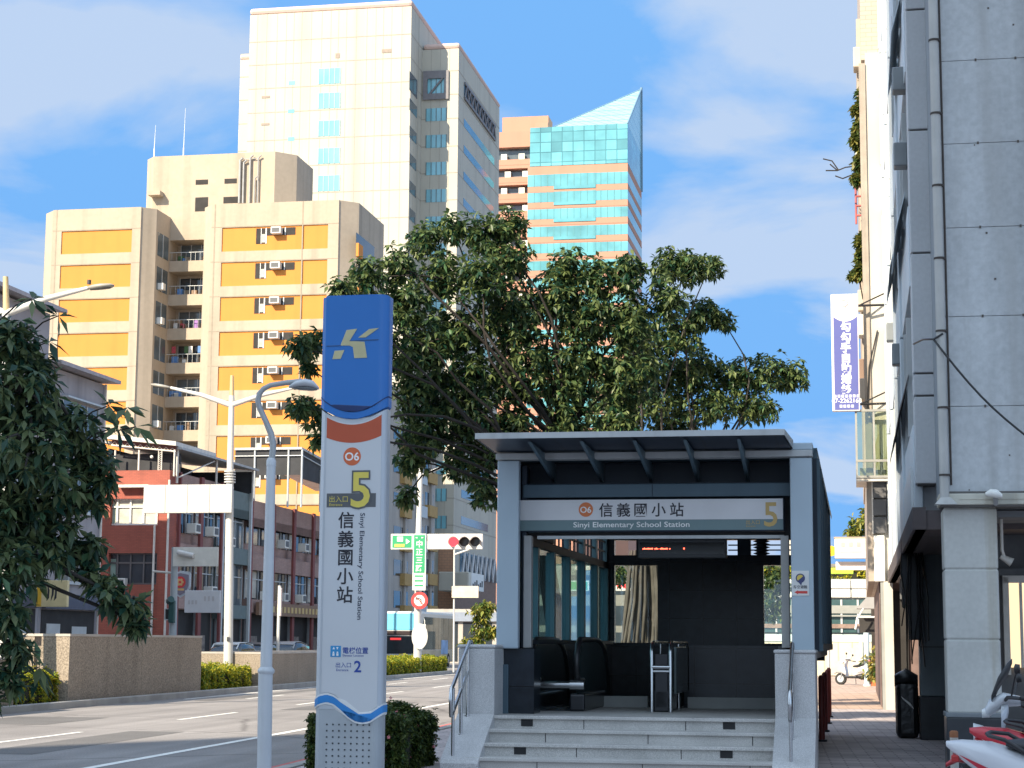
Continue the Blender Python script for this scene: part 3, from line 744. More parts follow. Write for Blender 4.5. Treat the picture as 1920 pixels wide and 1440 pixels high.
sm.split('vent', [cyan_glass, mat('vent_brown', (.30, .25, .21), .8)], tw)
# foot of the tower: brick column, truss band, entrance canopy
ft = MB(); brick_o = grid_mat('orange_brick', (.46, .25, .15), (.34, .2, .13), .6, .3, .03, off=.5, rough=.8, scale=.6)
za = tz_(840, 1030, S2); ft.box(x1 + 2.6, wx1 + .05, S2 - .12, S2 - .004, 0, za)
ft.mi(1).box(wx1 + .02, wx1 + .06, S2, dpt, 0, tz_(860, 1075, S2)); ft.build('brick_base', [brick_o, mat('brown_brick', (.22, .15, .12), .85, var=.15)], tw)
tr = MB(); l0, zt = TW.side(862, 1035, wx1); zb = TW.side(862, 1082, wx1)[1]; l1 = dpt - 1
tr.mi(0).box(wx1 + .06, wx1 + .1, l0, l1, zb, zt)
for j in range(8):
    p, q = l0 + (l1 - l0) * j / 8, l0 + (l1 - l0) * (j + 1) / 8
    tr.mi(1).tube([(wx1 + .3, p, zb), (wx1 + .3, (p + q) / 2, zt), (wx1 + .3, q, zb)], .16, 4)
tr.build('truss_band', [blue_glass, mat('pale_steel', (.52, .52, .52), .5)], tw)
cn = MB(); r_ = TW.rect(822, 1072, 878, 1108, -2)
cn.mi(0).bbox(r_[0], r_[1], -2, 5, r_[2], r_[3], .1)
cn.mi(1).box(r_[1] + .002, r_[1] + .3, -1.8, 4.8, r_[2] + .1, r_[3] - .1)
cn.mi(2); zz = (r_[2] + r_[3]) / 2
for k in range(6): cn.box(r_[1] + .3, r_[1] + .32, -1.2 + .95 * k, -.6 + .95 * k, zz - .45, zz - .2 + .6 * ((k * 7) % 3) / 3)
cn.build('entrance_canopy', [cream, white_frame, mat('sign_black', (.03, .03, .035), .6)], tw)

# ---------------------------------------------------------------- teal glass tower with the wedge roof
o_ = P(1177, 420, 270); GT = Frame((o_.x, o_.y), STREET)
gt = at(GT, 'glass_tower', 'distant tower of teal glass and salmon bands under a pointed sloping glass roof', 'tower')
teal = mat('teal_curtain_glass', (.12, .35, .40), .10, var=.45, scale=.22, spec=.9, bump=.5, bscale=.35)
teal_dk = grid_mat('teal_glass_grid', (.12, .35, .40), (.06, .19, .22), 1.65, 1.55, .07, rough=.10, var=.40, scale=.2, streak=0, spec=.9, jitter=.28)
roofg = grid_mat('roof_glass_grid', (.36, .60, .62), (.18, .36, .40), 1.5, 1.5, .09, rough=.15, var=.15, scale=.12, streak=0, spec=.9, jitter=.05)
salmon = mat('salmon_cladding', (.46, .235, .16), .75, var=.05, scale=.25, streak=.08)
salmon_dk = mat('salmon_joint', (.38, .21, .15), .8)
def gx(px, ly=0, py=400): return GT.front(px, py, ly)[0]
def gz(px, py, ly=0): return GT.front(px, py, ly)[1]
gx0, gx1 = gx(989), 0.0; gd = GT.side(1203, 400, 0)[0]; zt = gz(1085, 236); zmid = gz(1085, 309)
b = MB(); b.box(gx0, gx1, 0, gd, 0, zmid)
yb_ = [(325, 347), (358, 377), (390, 409), (423, 442), (455, 473)] + [(487.5 + 32.3 * i, 505 + 32.3 * i) for i in range(14)]
b.build('wall', salmon, gt)
lb = MB()
for t_, bt in yb_:
    a, c = gz(1085, t_), gz(1085, bt); w = MB()
    if c < 2: break
    w.mi(0).box(gx0 + .002, gx1 + .02, -.02, gd, c, a)
    m0, m1 = gx(1038), gx(1117); w.box(m0, m1, -.10, -.02, c - .5, a)
    w.mi(1)
    for i in range(1, 15): x = gx0 + (gx1 - gx0) * i / 15; w.box(x - .04, x + .04, -.125 if m0 < x < m1 else -.05, -.02, c, a)
    w.build('ribbon_window', [teal, mat('teal_mullion', (.07, .25, .27), .4)], gt)
    lb.box(gx0, gx1 + .03, -.03, gd, c - .95, c - .8)
lb.build('joint_line', salmon_dk, gt)
cr = MB(); cx0_ = gx(994, 0, 270)
cr.mi(0).box(cx0_, gx1 + .01, -.06, gd * .98, zmid + .02, zt)
A_ = (gx(1040, 0, 234), 0, zt + .02); Bf = (gx1 + .01, -.06, zt + .02); Cb = (gx1 + .01, gd * .98, GT.side(1202, 168, 0)[1]); Db = (cx0_, gd * .98, zt + .02)
cr.build('glass_crown', teal_dk, gt)
rf = MB(); rf.add([A_, Bf, Cb, Db, (gx1 + .01, gd * .98, zt + .02)], [(0, 1, 2), (0, 2, 3), (1, 4, 2), (3, 2, 4), (0, 3, 4, 1)])
rf.build('sloping_roof', roofg, gt)
ng = MB(); ng.tube([Bf, Cb], .14, 5); ng.tube([A_, Cb], .12, 5); ng.tube([(gx1 + .02, gd, zmid), (gx1 + .02, gd, Cb[2] + .4)], .22, 5); ng.build('roof_edge', mat('steel_blue', (.16, .27, .36), .4), gt)
# salmon slab beside it
o_ = P(993, 420, 275); SS = Frame((o_.x, o_.y), STREET)
ss = at(SS, 'office_block', 'salmon pink block with dark balcony bands, squeezed between cream and glass towers', 'office building')
sx0 = SS.front(925, 400, 0)[0]; b = MB(); zt = SS.front(960, 247)[1]
b.box(sx0, -.01, 1.2, 9, 0, zt); prev = zt
bands = [(276, 299), (316, 332), (347, 363), (380, 396), (413, 429), (446, 462), (479, 495), (512, 528), (545, 561), (578, 594), (611, 627), (644, 660), (677, 693)]
for i, (a, c) in enumerate(bands):
    za, zb = SS.front(960, a)[1], SS.front(960, c)[1]; b.mi(0).box(sx0, -.01, 0, 1.2, za, prev); prev = zb
    b.mi(2).box(sx0, -.01, -.02, 0, prev - .9, prev - .8)
b.mi(0).box(sx0, -.01, 0, 1.2, 0, prev)
b.box(sx0 + .5, SS.front(1030, 230, 5)[0], 4, 8, zt, SS.front(975, 219, 4)[1]); b.box(SS.front(1005, 230, 5)[0], SS.front(1030, 230, 5)[0], 3.6, 4, zt, SS.front(1015, 231, 4)[1])
b.build('wall', [salmon, dark_in, salmon_dk], ss)
w = MB()
for i, (a, c) in enumerate(bands):
    za, zb = SS.front(960, a)[1], SS.front(960, c)[1]
    w.mi(0).box(sx0, -.02, 1.15, 1.19, zb, za)
    for px in ((952, 985) if i % 2 else (945, 978)):
        x = SS.front(px, a, 0)[0]; w.mi(1).box(x - .5, x + .4, .3, .9, zb + .01, zb + .95)
w.build('balcony_band', [grey_glass, ac_white], ss)

# ---------------------------------------------------------------- grey and ochre block right of the totem
o_ = P(816, 1000, 196); OB = Frame((o_.x, o_.y), STREET)
ob = at(OB, 'apartment_building', 'shaded grey flats with ochre balcony panels, seen right of the totem sign', 'apartment building')
grey_r = mat('grey_render', (.40, .37, .335), .85, var=.08, scale=.4, streak=.2)
b = MB(); b.box(-14, 0, -20, -.2, 0, 26); 
for l in (-14.2, -8.6, -3): b.box(0, .25, l, l + .7, 0, 26)
b.build('wall', grey_r, ob)
for i, y in enumerate((800, 860, 922, 985, 1048, 1107)):
    for j, (pa, pb_) in enumerate(((738, 764), (780, 793), (797, 812))):
        l0, zt = OB.side(pa, y, 0); l1, zb = OB.side(pb_, y + 34, 0)
        w = MB(); w.mi(0).box(-.04, .03, l0, l1, zb, zt); w.mi(1).box(.03, .07, (l0 + l1) / 2 - .05, (l0 + l1) / 2 + .05, zb, zt)
        w.mi(2 if j != 1 else 1).box(.02, .5, l0 + (l1 - l0) * (.45 if j == 0 else 0), l1, zb - .9, zb + .25)
        w.build('window', [dark_glass, alu, mat('ochre_panel', (.42, .27, .10), .8)], ob)

# ---------------------------------------------------------------- red brick house and the row behind it
o_ = P(315, 1000, 95); RB = Frame((o_.x, o_.y), STREET)
rb = at(RB, 'brick_house', 'three-storey red brick house with white-framed upper window and a steel roof terrace', 'house')
redbrick = grid_mat('red_wall_tiles', (.33, .085, .055), (.22, .07, .05), .24, .08, .008, off=.5, rough=.75, var=.16, scale=.8, jitter=.08)
pinkbrick = grid_mat('pink_brown_tiles', (.36, .235, .20), (.26, .17, .15), .24, .08, .008, off=.5, rough=.8, var=.14, scale=.8, jitter=.08)
maroon = mat('maroon_pilaster', (.20, .055, .05), .7, var=.12)
steel_white = mat('painted_steel', (.62, .58, .52), .55, var=.15, scale=4)
truss_red = mat('red_oxide_steel', (.20, .075, .06), .7, var=.2)
netting = mat('dark_netting', (.045, .047, .052), .95, var=.3, scale=1.2)
def rx(px, ly=0, py=1000): return RB.front(px, py, ly)[0]
def rz_(px, py, ly=0): return RB.front(px, py, ly)[1]
def side(px, py, lx=0): return RB.side(px, py, lx)
xL = rx(188); zp = rz_(255, 882); LEN = 27.0
segs = [(rz_(255, 935), zp), (rz_(255, 1037), rz_(255, 985)), (0, rz_(255, 1096))]
b = MB(); RD = .35
b.mi(0).box(xL, -.36, RD, 1.2, 0, zp - .3)
for z0, z1_ in segs: b.box(xL + .5, rx(296), 0, RD, z0, z1_)
b.box(xL, xL + .5, 0, RD, 0, zp); b.box(rx(296), 0, 0, RD, 0, zp)
b.box(-.35, 0, RD, 1.2, 0, zp)
b.build('front_wall', redbrick, rb)
for (y0, y1, m_, fr_) in ((935, 985, curtain, white_frame), (1037, 1096, dark_glass, mat('dark_frame', (.12, .11, .11), .6))):
    r_ = RB.rect(197, y0, 296, y1, RD); w = MB()
    w.mi(0).box(r_[0], r_[1], RD - .05, RD - .01, r_[2], r_[3]); w.mi(1)
    for k in range(5): x = r_[0] + (r_[1] - r_[0]) * k / 4; w.box(x - .04, x + .04, RD - .14, RD - .05, r_[2], r_[3])
    for zz in (r_[2], r_[2] + (r_[3] - r_[2]) * .66, r_[3] - .08): w.box(r_[0], r_[1], RD - .13, RD - .05, zz, zz + .08)
    w.mi(2).box(r_[0], r_[0] + .6, RD - .056, RD - .051, r_[2] + .1, r_[3] - .3)
    w.build('window', [m_, fr_, mat('green_curtain', (.32, .45, .38), .9)], rb)
ab = MB(); ac_box(ab, rx(231), .1, rz_(231, 1100), .6, .4, .42); ab.build('air_conditioner', [ac_white, ac_dark], rb)
pz = MB()
for px in (291, 316): x = rx(px); pz.tube([(x, -.10, .1), (x, -.10, rz_(px, 985 if px < 300 else 900))], .06, 8)
pz.split('drain_pipe', steel_white, rb)
aw = MB(); r_ = RB.rect(226, 910, 285, 915, 0); aw.box(r_[0], r_[1], -.5, 0, r_[2], r_[3]); aw.build('rain_hood', steel_white, rb)
# roof terrace: lattice posts, truss beam, sheet roof, dark netting behind
tz = MB(); zr0, zr1 = rz_(205, 822), rz_(320, 836)
tz.mi(1)
xa, xb_ = rx(200), rx(322)
tz.box(xa, xb_, .9, 1.0, zp - .05, zr1 - .3)
tz.build('terrace_netting', [truss_red, netting], rb)
tf = MB(); zb0, zb1 = rz_(205, 834), rz_(318, 846)
tf.mi(1)
n = 10
for k in range(n):
    u0, u1 = k / n, (k + 1) / n; xm0, xm1 = xa + (xb_ - xa) * u0, xa + (xb_ - xa) * u1
    lo = lambda u: zb0 + (zb1 - zb0) * u; hi = lambda u: zr0 - .12 + (zr1 - zr0) * u
    tf.tube([(xm0, .2, lo(u0)), ((xm0 + xm1) / 2, .2, hi((u0 + u1) / 2)), (xm1, .2, lo(u1))], .022, 4)
tf.tube([(xa, .2, zb0), (xb_, .2, zb1)], .05, 5)
tf.mi(0).plate([(xa, zb0 + .04), (xb_, zb1 + .04), (xb_, zr1), (xa, zr0)], .25, .3)
tf.mi(1)
for px in (208, 253, 320): x = rx(px); tf.tube([(x, .2, zp - .3), (x, .2, zb1 + .1)], .055, 6)
for dx in (-.09, .09): x = rx(293) + dx; tf.tube([(x, .2, zp - .3), (x, .2, zb1 + .1)], .03, 4)
for k in range(9): z = zp + (zb1 - zp) * k / 9; z2_ = zp + (zb1 - zp) * (k + 1) / 9; x = rx(293); tf.tube([(x - .09, .2, z), (x + .09, .2, z2_)], .02, 4)
tf.build('terrace_truss', [truss_red, steel_white], rb)
rfb = MB(); rfb.add([(xa - .3, -.1, zr0), (xb_ + .1, -.1, zr1), (xb_ + .1, 6, zr1), (xa - .3, 6, zr0)] + [(xa - .3, -.1, zr0 + .22), (xb_ + .1, -.1, zr1 + .22), (xb_ + .1, 6, zr1 + .22), (xa - .3, 6, zr0 + .22)],
        [(3, 2, 1, 0), (4, 5, 6, 7), (0, 1, 5, 4), (1, 2, 6, 5), (2, 3, 7, 6), (3, 0, 4, 7)])
rfb.build('terrace_roof', mat('roof_sheet', (.60, .57, .52), .6, var=.12, streak=.15), rb)
bl = MB(); r_ = rx(273), rz_(273, 855); bl.bm((lambda q: (bmesh.ops.create_uvsphere(q, u_segments=12, v_segments=8, radius=.09), [setattr(v, 'co', v.co + Vector((r_[0], .5, r_[1]))) for v in q.verts], q)[2])(bmesh.new()), True); bl.build('globe_lamp', white_frame, rb)

# brown row house whose long side recedes along the street
def rowhouse(name, label, l0, l1, ztop, wallm, pil, floors, bays, seed, sign=None, glassy=False):
    t = at(RB, name, label, 'house'); rg = np.random.default_rng(seed)
    b = MB(); D = .4
    b.mi(0).box(-9, -D, l0, l1, 0, ztop - .2); b.box(-D, 0, l0, l1, ztop - 1.5, ztop)
    bw = (l1 - l0) / bays
    for z0, z1_ in floors:
        b.mi(0).box(-D, 0, l0, l1, z1_, min(z1_ + .9, ztop - 1.5))
    b.mi(1)
    for k in range(bays + 1):
        y = l0 + k * bw; a, c = max(l0, y - .22), min(l1, y + .22); b.box(.002, .14, a, c, 0, ztop + .05)
    b.mi(0).box(-D, 0, l0, l1, floors[0][0] - .75, floors[0][0])
    b.build('wall', [wallm, pil], t)
    for fi, (z0, z1_) in enumerate(floors):
        for k in range(bays):
            y0, y1 = l0 + k * bw + .25, l0 + (k + 1) * bw - .25
            w = MB(); w.mi(0).box(-D + .002, -D + .04, y0, y1, z0, z1_); w.mi(1)
            for q in range(4): yy = y0 + (y1 - y0) * q / 3; w.box(-D + .04, -D + .1, yy - .035, yy + .035, z0, z1_)
            w.box(-D + .04, -D + .1, y0, y1, z0 + (z1_ - z0) * .68, z0 + (z1_ - z0) * .68 + .06)
            if rg.random() < .45: w.mi(2).box(-D + .041, -D + .05, y0 + .05, y0 + (y1 - y0) * rg.uniform(.3, .6), z0 + .1, z1_ - .1)
            w.build('window', [grey_glass if glassy else dark_glass, alu, curtain], t)
            if rg.random() < .55:
                a = MB(); yy = rg.uniform(y0 + .5, y1 - .6)
                a.mi(0).bbox(-.1, .42, yy - .4, yy + .4, z0 - .02, z0 + .5, .03); a.mi(1).box(.42, .43, yy - .3, yy + .3, z0 + .08, z0 + .42); a.build('air_conditioner', [ac_white, ac_dark], t)
    s_ = MB(); s_.mi(0).box(-D - .02, -D + .01, l0 + .2, l1 - .2, 0, floors[0][0] - .8)
    for k in range(bays): s_.mi(1).box(-D + .01, -.15, l0 + k * bw + .5, l0 + k * bw + .62, 0, floors[0][0] - .8); s_.mi(2).box(-D + .01, -D + .03, l0 + k * bw + .9, l0 + k * bw + bw * .7, .3, 1.9)
    s_.build('shopfront', [dark_in, alu, mat('shop_items', (.20, .17, .15), .8, var=.6, scale=3)], t)
    return t
z3, z2f = (side(330, 968)[1], side(330, 905)[1]), (side(330, 1075)[1], side(330, 1010)[1])
zTop = side(330, 886)[1]
f2 = [(4.0, 5.7), (7.2, 8.7)]
h1 = rowhouse('row_house', 'pink-brown tiled row house adjoining the brick house, white shop board below', 1.22, 8.0, 10.2, pinkbrick, maroon, f2, 2, 3)
h2 = rowhouse('row_house', 'row house with a dark green-glass front beside the double-arm lamp pole', 8.02, 13.0, 10.0, mat('teal_grey_wall', (.13, .17, .17), .7, var=.12), alu, [(3.6, 5.9), (6.8, 9.0)], 1, 5, glassy=True)
h3 = rowhouse('row_house', 'pink-brown row house with maroon pilasters and a gilt fascia, half hidden by the totem sign', 13.02, 34, 9.7, pinkbrick, maroon, f2, 5, 8)
fa = MB(); fa.mi(0).box(.15, .35, 14, 33.6, 3.1, 3.85); fa.mi(1)
for k in range(24): fa.box(.35, .37, 15 + k * .75, 15.4 + k * .75, 3.3, 3.65)
fa.build('fascia', [mat('brown_fascia', (.22, .13, .08), .6, var=.15), mat('gilt', (.55, .40, .15), .4, .4)], h3)
# the sheet roofs above the row
rs = at(RB, 'roof_shed', 'sloping sheet-roof shed on posts over the brick house, its braced eave running away', 'shed')
le, ze = side(486, 880, .5); z_0 = side(327, 834, .5)[1]
b = MB(); rm_ = mat('old_roof_sheet', (.42, .42, .42), .6, .3, var=.2, streak=.2)
b.prism([(-4, .3), (.5, .3), (.5, le), (-4, le)], [z_0 + .3, z_0 - .12, ze - .12, ze + .3], [z_0 + .42, z_0, ze, ze + .42]); b.build('roof', rm_, rs)
p = MB(); zl = lambda l: z_0 + (ze - z_0) * (l - .3) / (le - .3)
for l in (.5, le * .5, le - .2): p.tube([(.2, l, 9.6), (.2, l, zl(l) - .1)], .07, 6)
p.tube([(.3, .5, 9.9), (.3, le * .45, zl(le * .45) - .2)], .04, 5)
p.split('post', steel_white, rs)
n_ = MB(); n_.box(-3.6, -3.5, .5, le - .1, 9.9, min(z_0, ze)); n_.box(-3.5, .1, le - .12, le - .06, 9.6, ze - .15); n_.build('netting', netting, rs)
rs2 = at(RB, 'roof_shed', 'dark netted rooftop shed left of the totem sign, yellow wall glimpsed underneath', 'shed')
L0 = 15.0; xq0, zq = RB.front(440, 838, L0); xq1 = RB.front(566, 838, L0)[0]; zq1 = RB.front(566, 838, L0)[1]; zn0 = RB.front(540, 890, L0)[1]
b = MB(); b.prism([(xq0, L0), (xq1, L0), (xq1 + .2, 32), (xq0, 32)], [zq1 - .14, zq1 - .14, zq1 - 1.2, zq1 - 1.2], [zq1, zq1, zq1 - 1.05, zq1 - 1.05]); b.build('roof', rm_, rs2)
p = MB()
for f_ in (.3, .55, .8, 1.0): p.tube([(xq0 + (xq1 - xq0) * f_, L0 + .1, 9.4), (xq0 + (xq1 - xq0) * f_, L0 + .1, zq1 - .1)], .07, 6)
for l in (19, 23, 27, 31): p.tube([(xq1, l, 9.4), (xq1, l, zq1 - 1.0)], .07, 6)
p.tube([(xq0, L0 + .05, zq1 - .5), (xq1, L0 + .05, zq1 - .5)], .035, 5); p.tube([(xq1 + .03, L0, zq1 - .5), (xq1 + .03, 31, zq1 - 1.5)], .035, 5); p.split('post', alu, rs2)
n_ = MB(); n_.box(xq0, xq1, L0 + .14, L0 + .2, zn0, zq1 - .1); n_.prism([(xq1 - .12, L0 + .2), (xq1 - .06, L0 + .2), (xq1 - .06, 31.5), (xq1 - .12, 31.5)], zn0 - .2, [zq1 - .15, zq1 - .15, zq1 - 1.2, zq1 - 1.2]); n_.build('netting', netting, rs2)

# grey houses nearest on the left, sharing one street line
o_ = P(190, 900, 87); GR = Frame((o_.x, o_.y), STREET)
lav = mat('grey_lavender_render', (.345, .325, .335), .85, var=.10, scale=.5, streak=.25)
def greyhouse(label, l0, l1, z, seed, slope):
    t = at(GR, 'grey_house', label, 'house'); b = MB(); b.box(-9, 0, l0, l1, 0, z)
    b.build('wall', lav, t)
    r_ = MB(); r_.prism([(-9.3, l0 - .2), (.7, l0 - .2), (.7, l1 + .25), (-9.3, l1 + .25)], [z + slope, z + .05, z + .05, z + slope], [z + slope + .25, z + .22, z + .22, z + slope + .25])
    r_.build('roof', mat('roof_edge_sheet', (.36, .33, .34), .7, var=.2), t)
    rg = np.random.default_rng(seed); n = max(1, int((l1 - l0) / 5)); bw = (l1 - l0) / n
    for zf in (4.2, 7.4, 10.6):
        if zf + 2 > z: break
        for k in range(n):
            w = MB(); y0 = l0 + k * bw + bw * .25; y1 = l0 + (k + 1) * bw - bw * .12
            w.mi(0).box(-.05, .03, y0, y1, zf, zf + 1.6); w.mi(1)
            for q in range(4): yy = y0 + (y1 - y0) * q / 3; w.box(.03, .08, yy - .03, yy + .03, zf, zf + 1.6)
            w.box(.03, .35, y0 - .1, y1 + .1, zf + 1.7, zf + 1.78); w.box(.03, .14, y0 - .06, y1 + .06, zf - .14, zf)
            w.build('window', [grey_glass, alu], t)
    s_ = MB(); s_.mi(0).box(.004, .03, l0 + .3, l1 - .3, 0, 2.9); s_.mi(1).box(.03, .06, l0 + .8, l0 + 2.2, 0, 2.3); s_.box(.03, .06, l1 - 2.8, l1 - 1.2, .2, 2.2)
    s_.mi(2).box(.03, .25, l0 + .2, l1 - .2, 2.95, 3.6); s_.build('shopfront', [dark_in, alu, mat('navy_fascia', (.08, .09, .13), .6)], t)
    return t
zA = GR.side(60, 575, 0)[1]; lA = GR.side(92, 640, 0)[0]; zB = GR.side(150, 706, 0)[1]
gA = greyhouse('taller grey-lavender house behind the left tree, gutter edge against the yellow block', lA - 30, lA, zA, 4, 1.4)
gB = greyhouse('lower grey house with a bare roof edge, between near tree and brick house', lA + .02, 0, zB, 6, .5)
pn = MB(); pn.tube([(.12, -.15, .1), (.12, -.15, zB)], .06, 8); pn.build('drain_pipe', steel_white, gB)
# yellow shop sign on the grey house
sg = at(GR, 'shop_sign', 'cream and yellow shop sign with a dark leaf-like emblem behind the left tree', 'sign')
l0, zt = GR.side(68, 1086, 1.0); l1, zb = GR.side(126, 1138, 1.0)
ya, xa = l0, 0
b = MB(); b.mi(0).box(.05, 1.0, (l0 + l1) / 2 - .1, (l0 + l1) / 2 + .1, zb, zt)
x0, x1_, z0, z1_ = GR.rect(68, 1088, 126, 1138, (l0 + l1) / 2)
b = MB(); yy = (l0 + l1) / 2; b.mi(0).bbox(x0, x1_, yy, yy + .22, z0, z1_, .03); b.mi(1).box(x0 + .02, x0 + (x1_ - x0) * .17, yy - .006, yy, z0 + .02, z1_ - .02)
b.build('sign_box', [mat('cream_sign', (.66, .55, .30), .5), mat('yellow_sign', (.72, .42, .04), .5)], sg)
e = MB(); w_ = x1_ - x0; h_ = z1_ - z0
for cx, ph in ((.36, .0), (.50, .1), (.60, .0)):
    e.plate([(x0 + w_ * (cx - .02), z0 + h_ * .22), (x0 + w_ * (cx + .06), z0 + h_ * (.34 + ph)), (x0 + w_ * (cx + .07), z0 + h_ * (.62 + ph)), (x0 + w_ * (cx + .0), z0 + h_ * (.84)), (x0 + w_ * (cx + .005), z0 + h_ * .5)], yy - .012, yy - .001)
e.build('emblem', mat('sign_black', (.03, .03, .035)), sg)
# ================================================================ METRO ENTRANCE
o_ = P(930, 1215, 25.3); EN = Frame((o_.x, o_.y), STREET)
SW = .03                                          # sidewalk level
def ex(px, ly=0, py=1050): return EN.front(px, py, ly)[0]
def ez(px, py, ly=0): return EN.front(px, py, ly)[1]
en = at(EN, 'metro_entrance', 'blue-grey metro station entrance with a name board, stone steps and upturned canopy', 'station entrance', None, 0, 0, 0)
granite = mat('light_granite', (.50, .495, .49), .55, var=.10, scale=2.0, fine=.30, fscale=110, streak=.10)
granite_step = mat('step_granite', (.47, .455, .43), .6, var=.16, scale=2.0, fine=.30, fscale=120, streak=.0)
granite_dark = grid_mat('dark_granite', (.016, .021, .028), (.007, .008, .01), .62, .52, .006, rough=.25, var=.25, scale=6, streak=0, jitter=.12, spec=.35)
blue_metal = mat('blue_grey_aluminium', (.36, .44, .50), .42, .15, var=.06, scale=1.2, streak=.10)
blue_mid = mat('blue_steel_beam', (.06, .10, .13), .5, .25, var=.10, scale=1.5, streak=.12)
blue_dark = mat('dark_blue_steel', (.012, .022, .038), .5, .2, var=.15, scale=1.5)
edge_white = mat('canopy_edge', (.43, .45, .45), .5, var=.10, scale=2, streak=.2)
soff = grid_mat('soffit_panel', (.014, .026, .050), (.008, .013, .024), .95, .6, .012, rough=.4, var=.18, scale=2.2, streak=.2, mode='floor', metal=.2)
stainless = mat('stainless_steel', (.55, .56, .57), .22, .95, var=.06, scale=3)
black_rubber = mat('black_rubber', (.018, .018, .020), .35)
frame_teal = mat('teal_frame', (.10, .20, .23), .4, .3, var=.1)
pane = glass('entrance_glazing', (.62, .80, .80), .06)
dark_panel = mat('escalator_skirt', (.02, .022, .026), .25, .3)

xL0, xL1 = 0.0, ex(972); xR0, xR1 = ex(1483), ex(1525)
zT = ez(1500, 833)                                # flat roof
lf = (G(1150, 1344, .68) - EN.o).dot(EN.u)        # front edge of the landing
DEP = 9.8
sx0, sx1 = ex(908, lf, 1345), ex(1452, lf, 1345)
# landing and steps
b = MB(); b.box(-.3, xR1 - .3, lf + .32, 3.2, 0, .68); b.box(-.3, xR1 - .3, lf + .05, lf + .33, .2, .63)
b.build('landing', granite_step, en)
RISE = .162; TREAD = .32
for k in range(4):
    s = MB(); zt = .68 - RISE * k; y0 = lf - TREAD * k
    s.bbox(sx0 - .05, sx1 + .05, y0 - .03, y0 + TREAD + .02, zt - .045, zt, .008)
    # riser slabs with open joints
    L_ = 1.32; off = .45 * (k % 2); x = sx0 - off
    zb = max(zt - RISE, .0)
    while x < sx1:
        a, c = max(x, sx0 - .04), min(x + L_ - .012, sx1 + .04)
        if c > a: s.box(a, c, y0 + .012, y0 + TREAD, zb, zt - .046)
        x += L_
    s.mi(1).box(sx0 - .04, sx1 + .04, y0 + .022, y0 + TREAD, zb, zt - .042)
    s.build('step', [granite_step, mat('joint_dark', (.05, .05, .05), .9)], en)
hs = MB()
for px, py, k in ((988, 1361, 0), (1367, 1368, 0), (975, 1411, 2), (1362, 1418, 2)):
    yk = lf - TREAD * k + .008; x = ex(px, yk, py); zc_ = .68 - RISE * k - .092
    hs.box(x - .078, x + .078, yk - .002, yk + .02, zc_ - .046, zc_ + .046)
hs.split('step_recess', mat('recess_black', (.01, .01, .012), .6), en)
# parapet piers and sloping cheeks beside the steps
def pier(px0, px1, ytop):
    a, c = ex(px0, lf - .02, 1280), ex(px1, lf - .02, 1280); zt = ez(px0, ytop, lf)
    q = MB(); q.bbox(a, c, lf - .02, .62, SW, zt - .05, .012); q.mi(1).bbox(a - .015, c + .015, lf - .035, .66, zt - .048, zt, .02); q.build('pier', [granite, granite], en)
    k = MB(); y1 = lf - 1.02
    k.fin([(lf - .022, SW - .1), (lf - .022, .695), (y1, .17), (y1 - .04, .12), (y1 - .04, SW - .1)], a - .0, c); k.build('cheek', granite, en)
    return a, c, zt
pl = pier(859, 927, 1208); pr = pier(1453, 1529, 1218)
pb = MB(); pb.box(xL0 - .02, ex(1000), .10, .62, .55, ez(950, 1216)); pb.build('plinth', granite_dark, en)
ps = MB(); a = ex(941, .08, 1290); ps.bbox(a, a + .09, .06, .10, .65, 1.33, .01); ps.build('plinth_strip', blue_mid, en)
# posts
zbeam0, zbeam1 = ez(960, 862), ez(960, 850)
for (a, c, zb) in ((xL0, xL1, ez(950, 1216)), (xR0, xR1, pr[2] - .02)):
    q = MB(); q.bbox(a, c, 0, .14, zb, zbeam0 - .01, .015); q.mi(1).box(a + .03, c - .03, .142, .5, zb, zbeam0 - .02); q.build('post', [blue_metal, blue_dark], en)  # rear of each post is dark: shade on its side put into colour
q = MB(); q.bbox(xL1 - .02, xL1 + .05, .32, .45, 1.55, zbeam0 - .05, .01); q.build('post_side_shade', blue_dark, en)  # dark strip beside the left post, standing in for its shaded side
for px in (990, 1472):
    q = MB(); x = ex(px, .3); q.bbox(x - .055, x + .055, .25, .4, ez(px, 1215), ez(px, 1002), .01); q.build('inner_jamb', mat('grey_jamb', (.34, .34, .33), .5, .1), en)
# main front beam, recess behind it, lower beam, name board
q = MB(); q.bbox(xL0 - .02, xR1 + .01, -.03, .22, zbeam0, zbeam1, .008); q.build('front_beam', edge_white, en)
rb_ = .95
q = MB(); q.box(xL1 - .02, xR0 + .02, rb_, rb_ + .1, ez(1200, 905, rb_), zbeam1 + .12); q.build('recess_wall', blue_dark, en)
q = MB(); q.bbox(xL1 + .0, xR0 - .0, .30, .55, ez(1200, 932, .3), ez(1200, 907, .3), .01); q.mi(1).box(xL1, xR0, .5, rb_ + .05, ez(1200, 905, .3), ez(1200, 903, .3))
q.mi(1).box(ex(1219) - .006, ex(1219) + .006, .296, .301, ez(1200, 931, .3), ez(1200, 908, .3)); q.build('lower_beam', [blue_mid, blue_dark], en)
bz0, bzm, bz1 = ez(1220, 994, .3), ez(1220, 974.5, .3), ez(1220, 936.5, .3); bx0_, bx1_ = ex(975.5, .3, 960), ex(1468, .3, 960)
nb = MB(); nb.bbox(bx0_ - .02, bx1_ + .02, .30, .5, bz0 - .02, bz1 + .012, .01); nb.mi(1).box(bx0_, bx1_, .292, .3, bzm, bz1); nb.mi(2).box(bx0_, bx1_, .293, .3, bz0, bzm - .002)
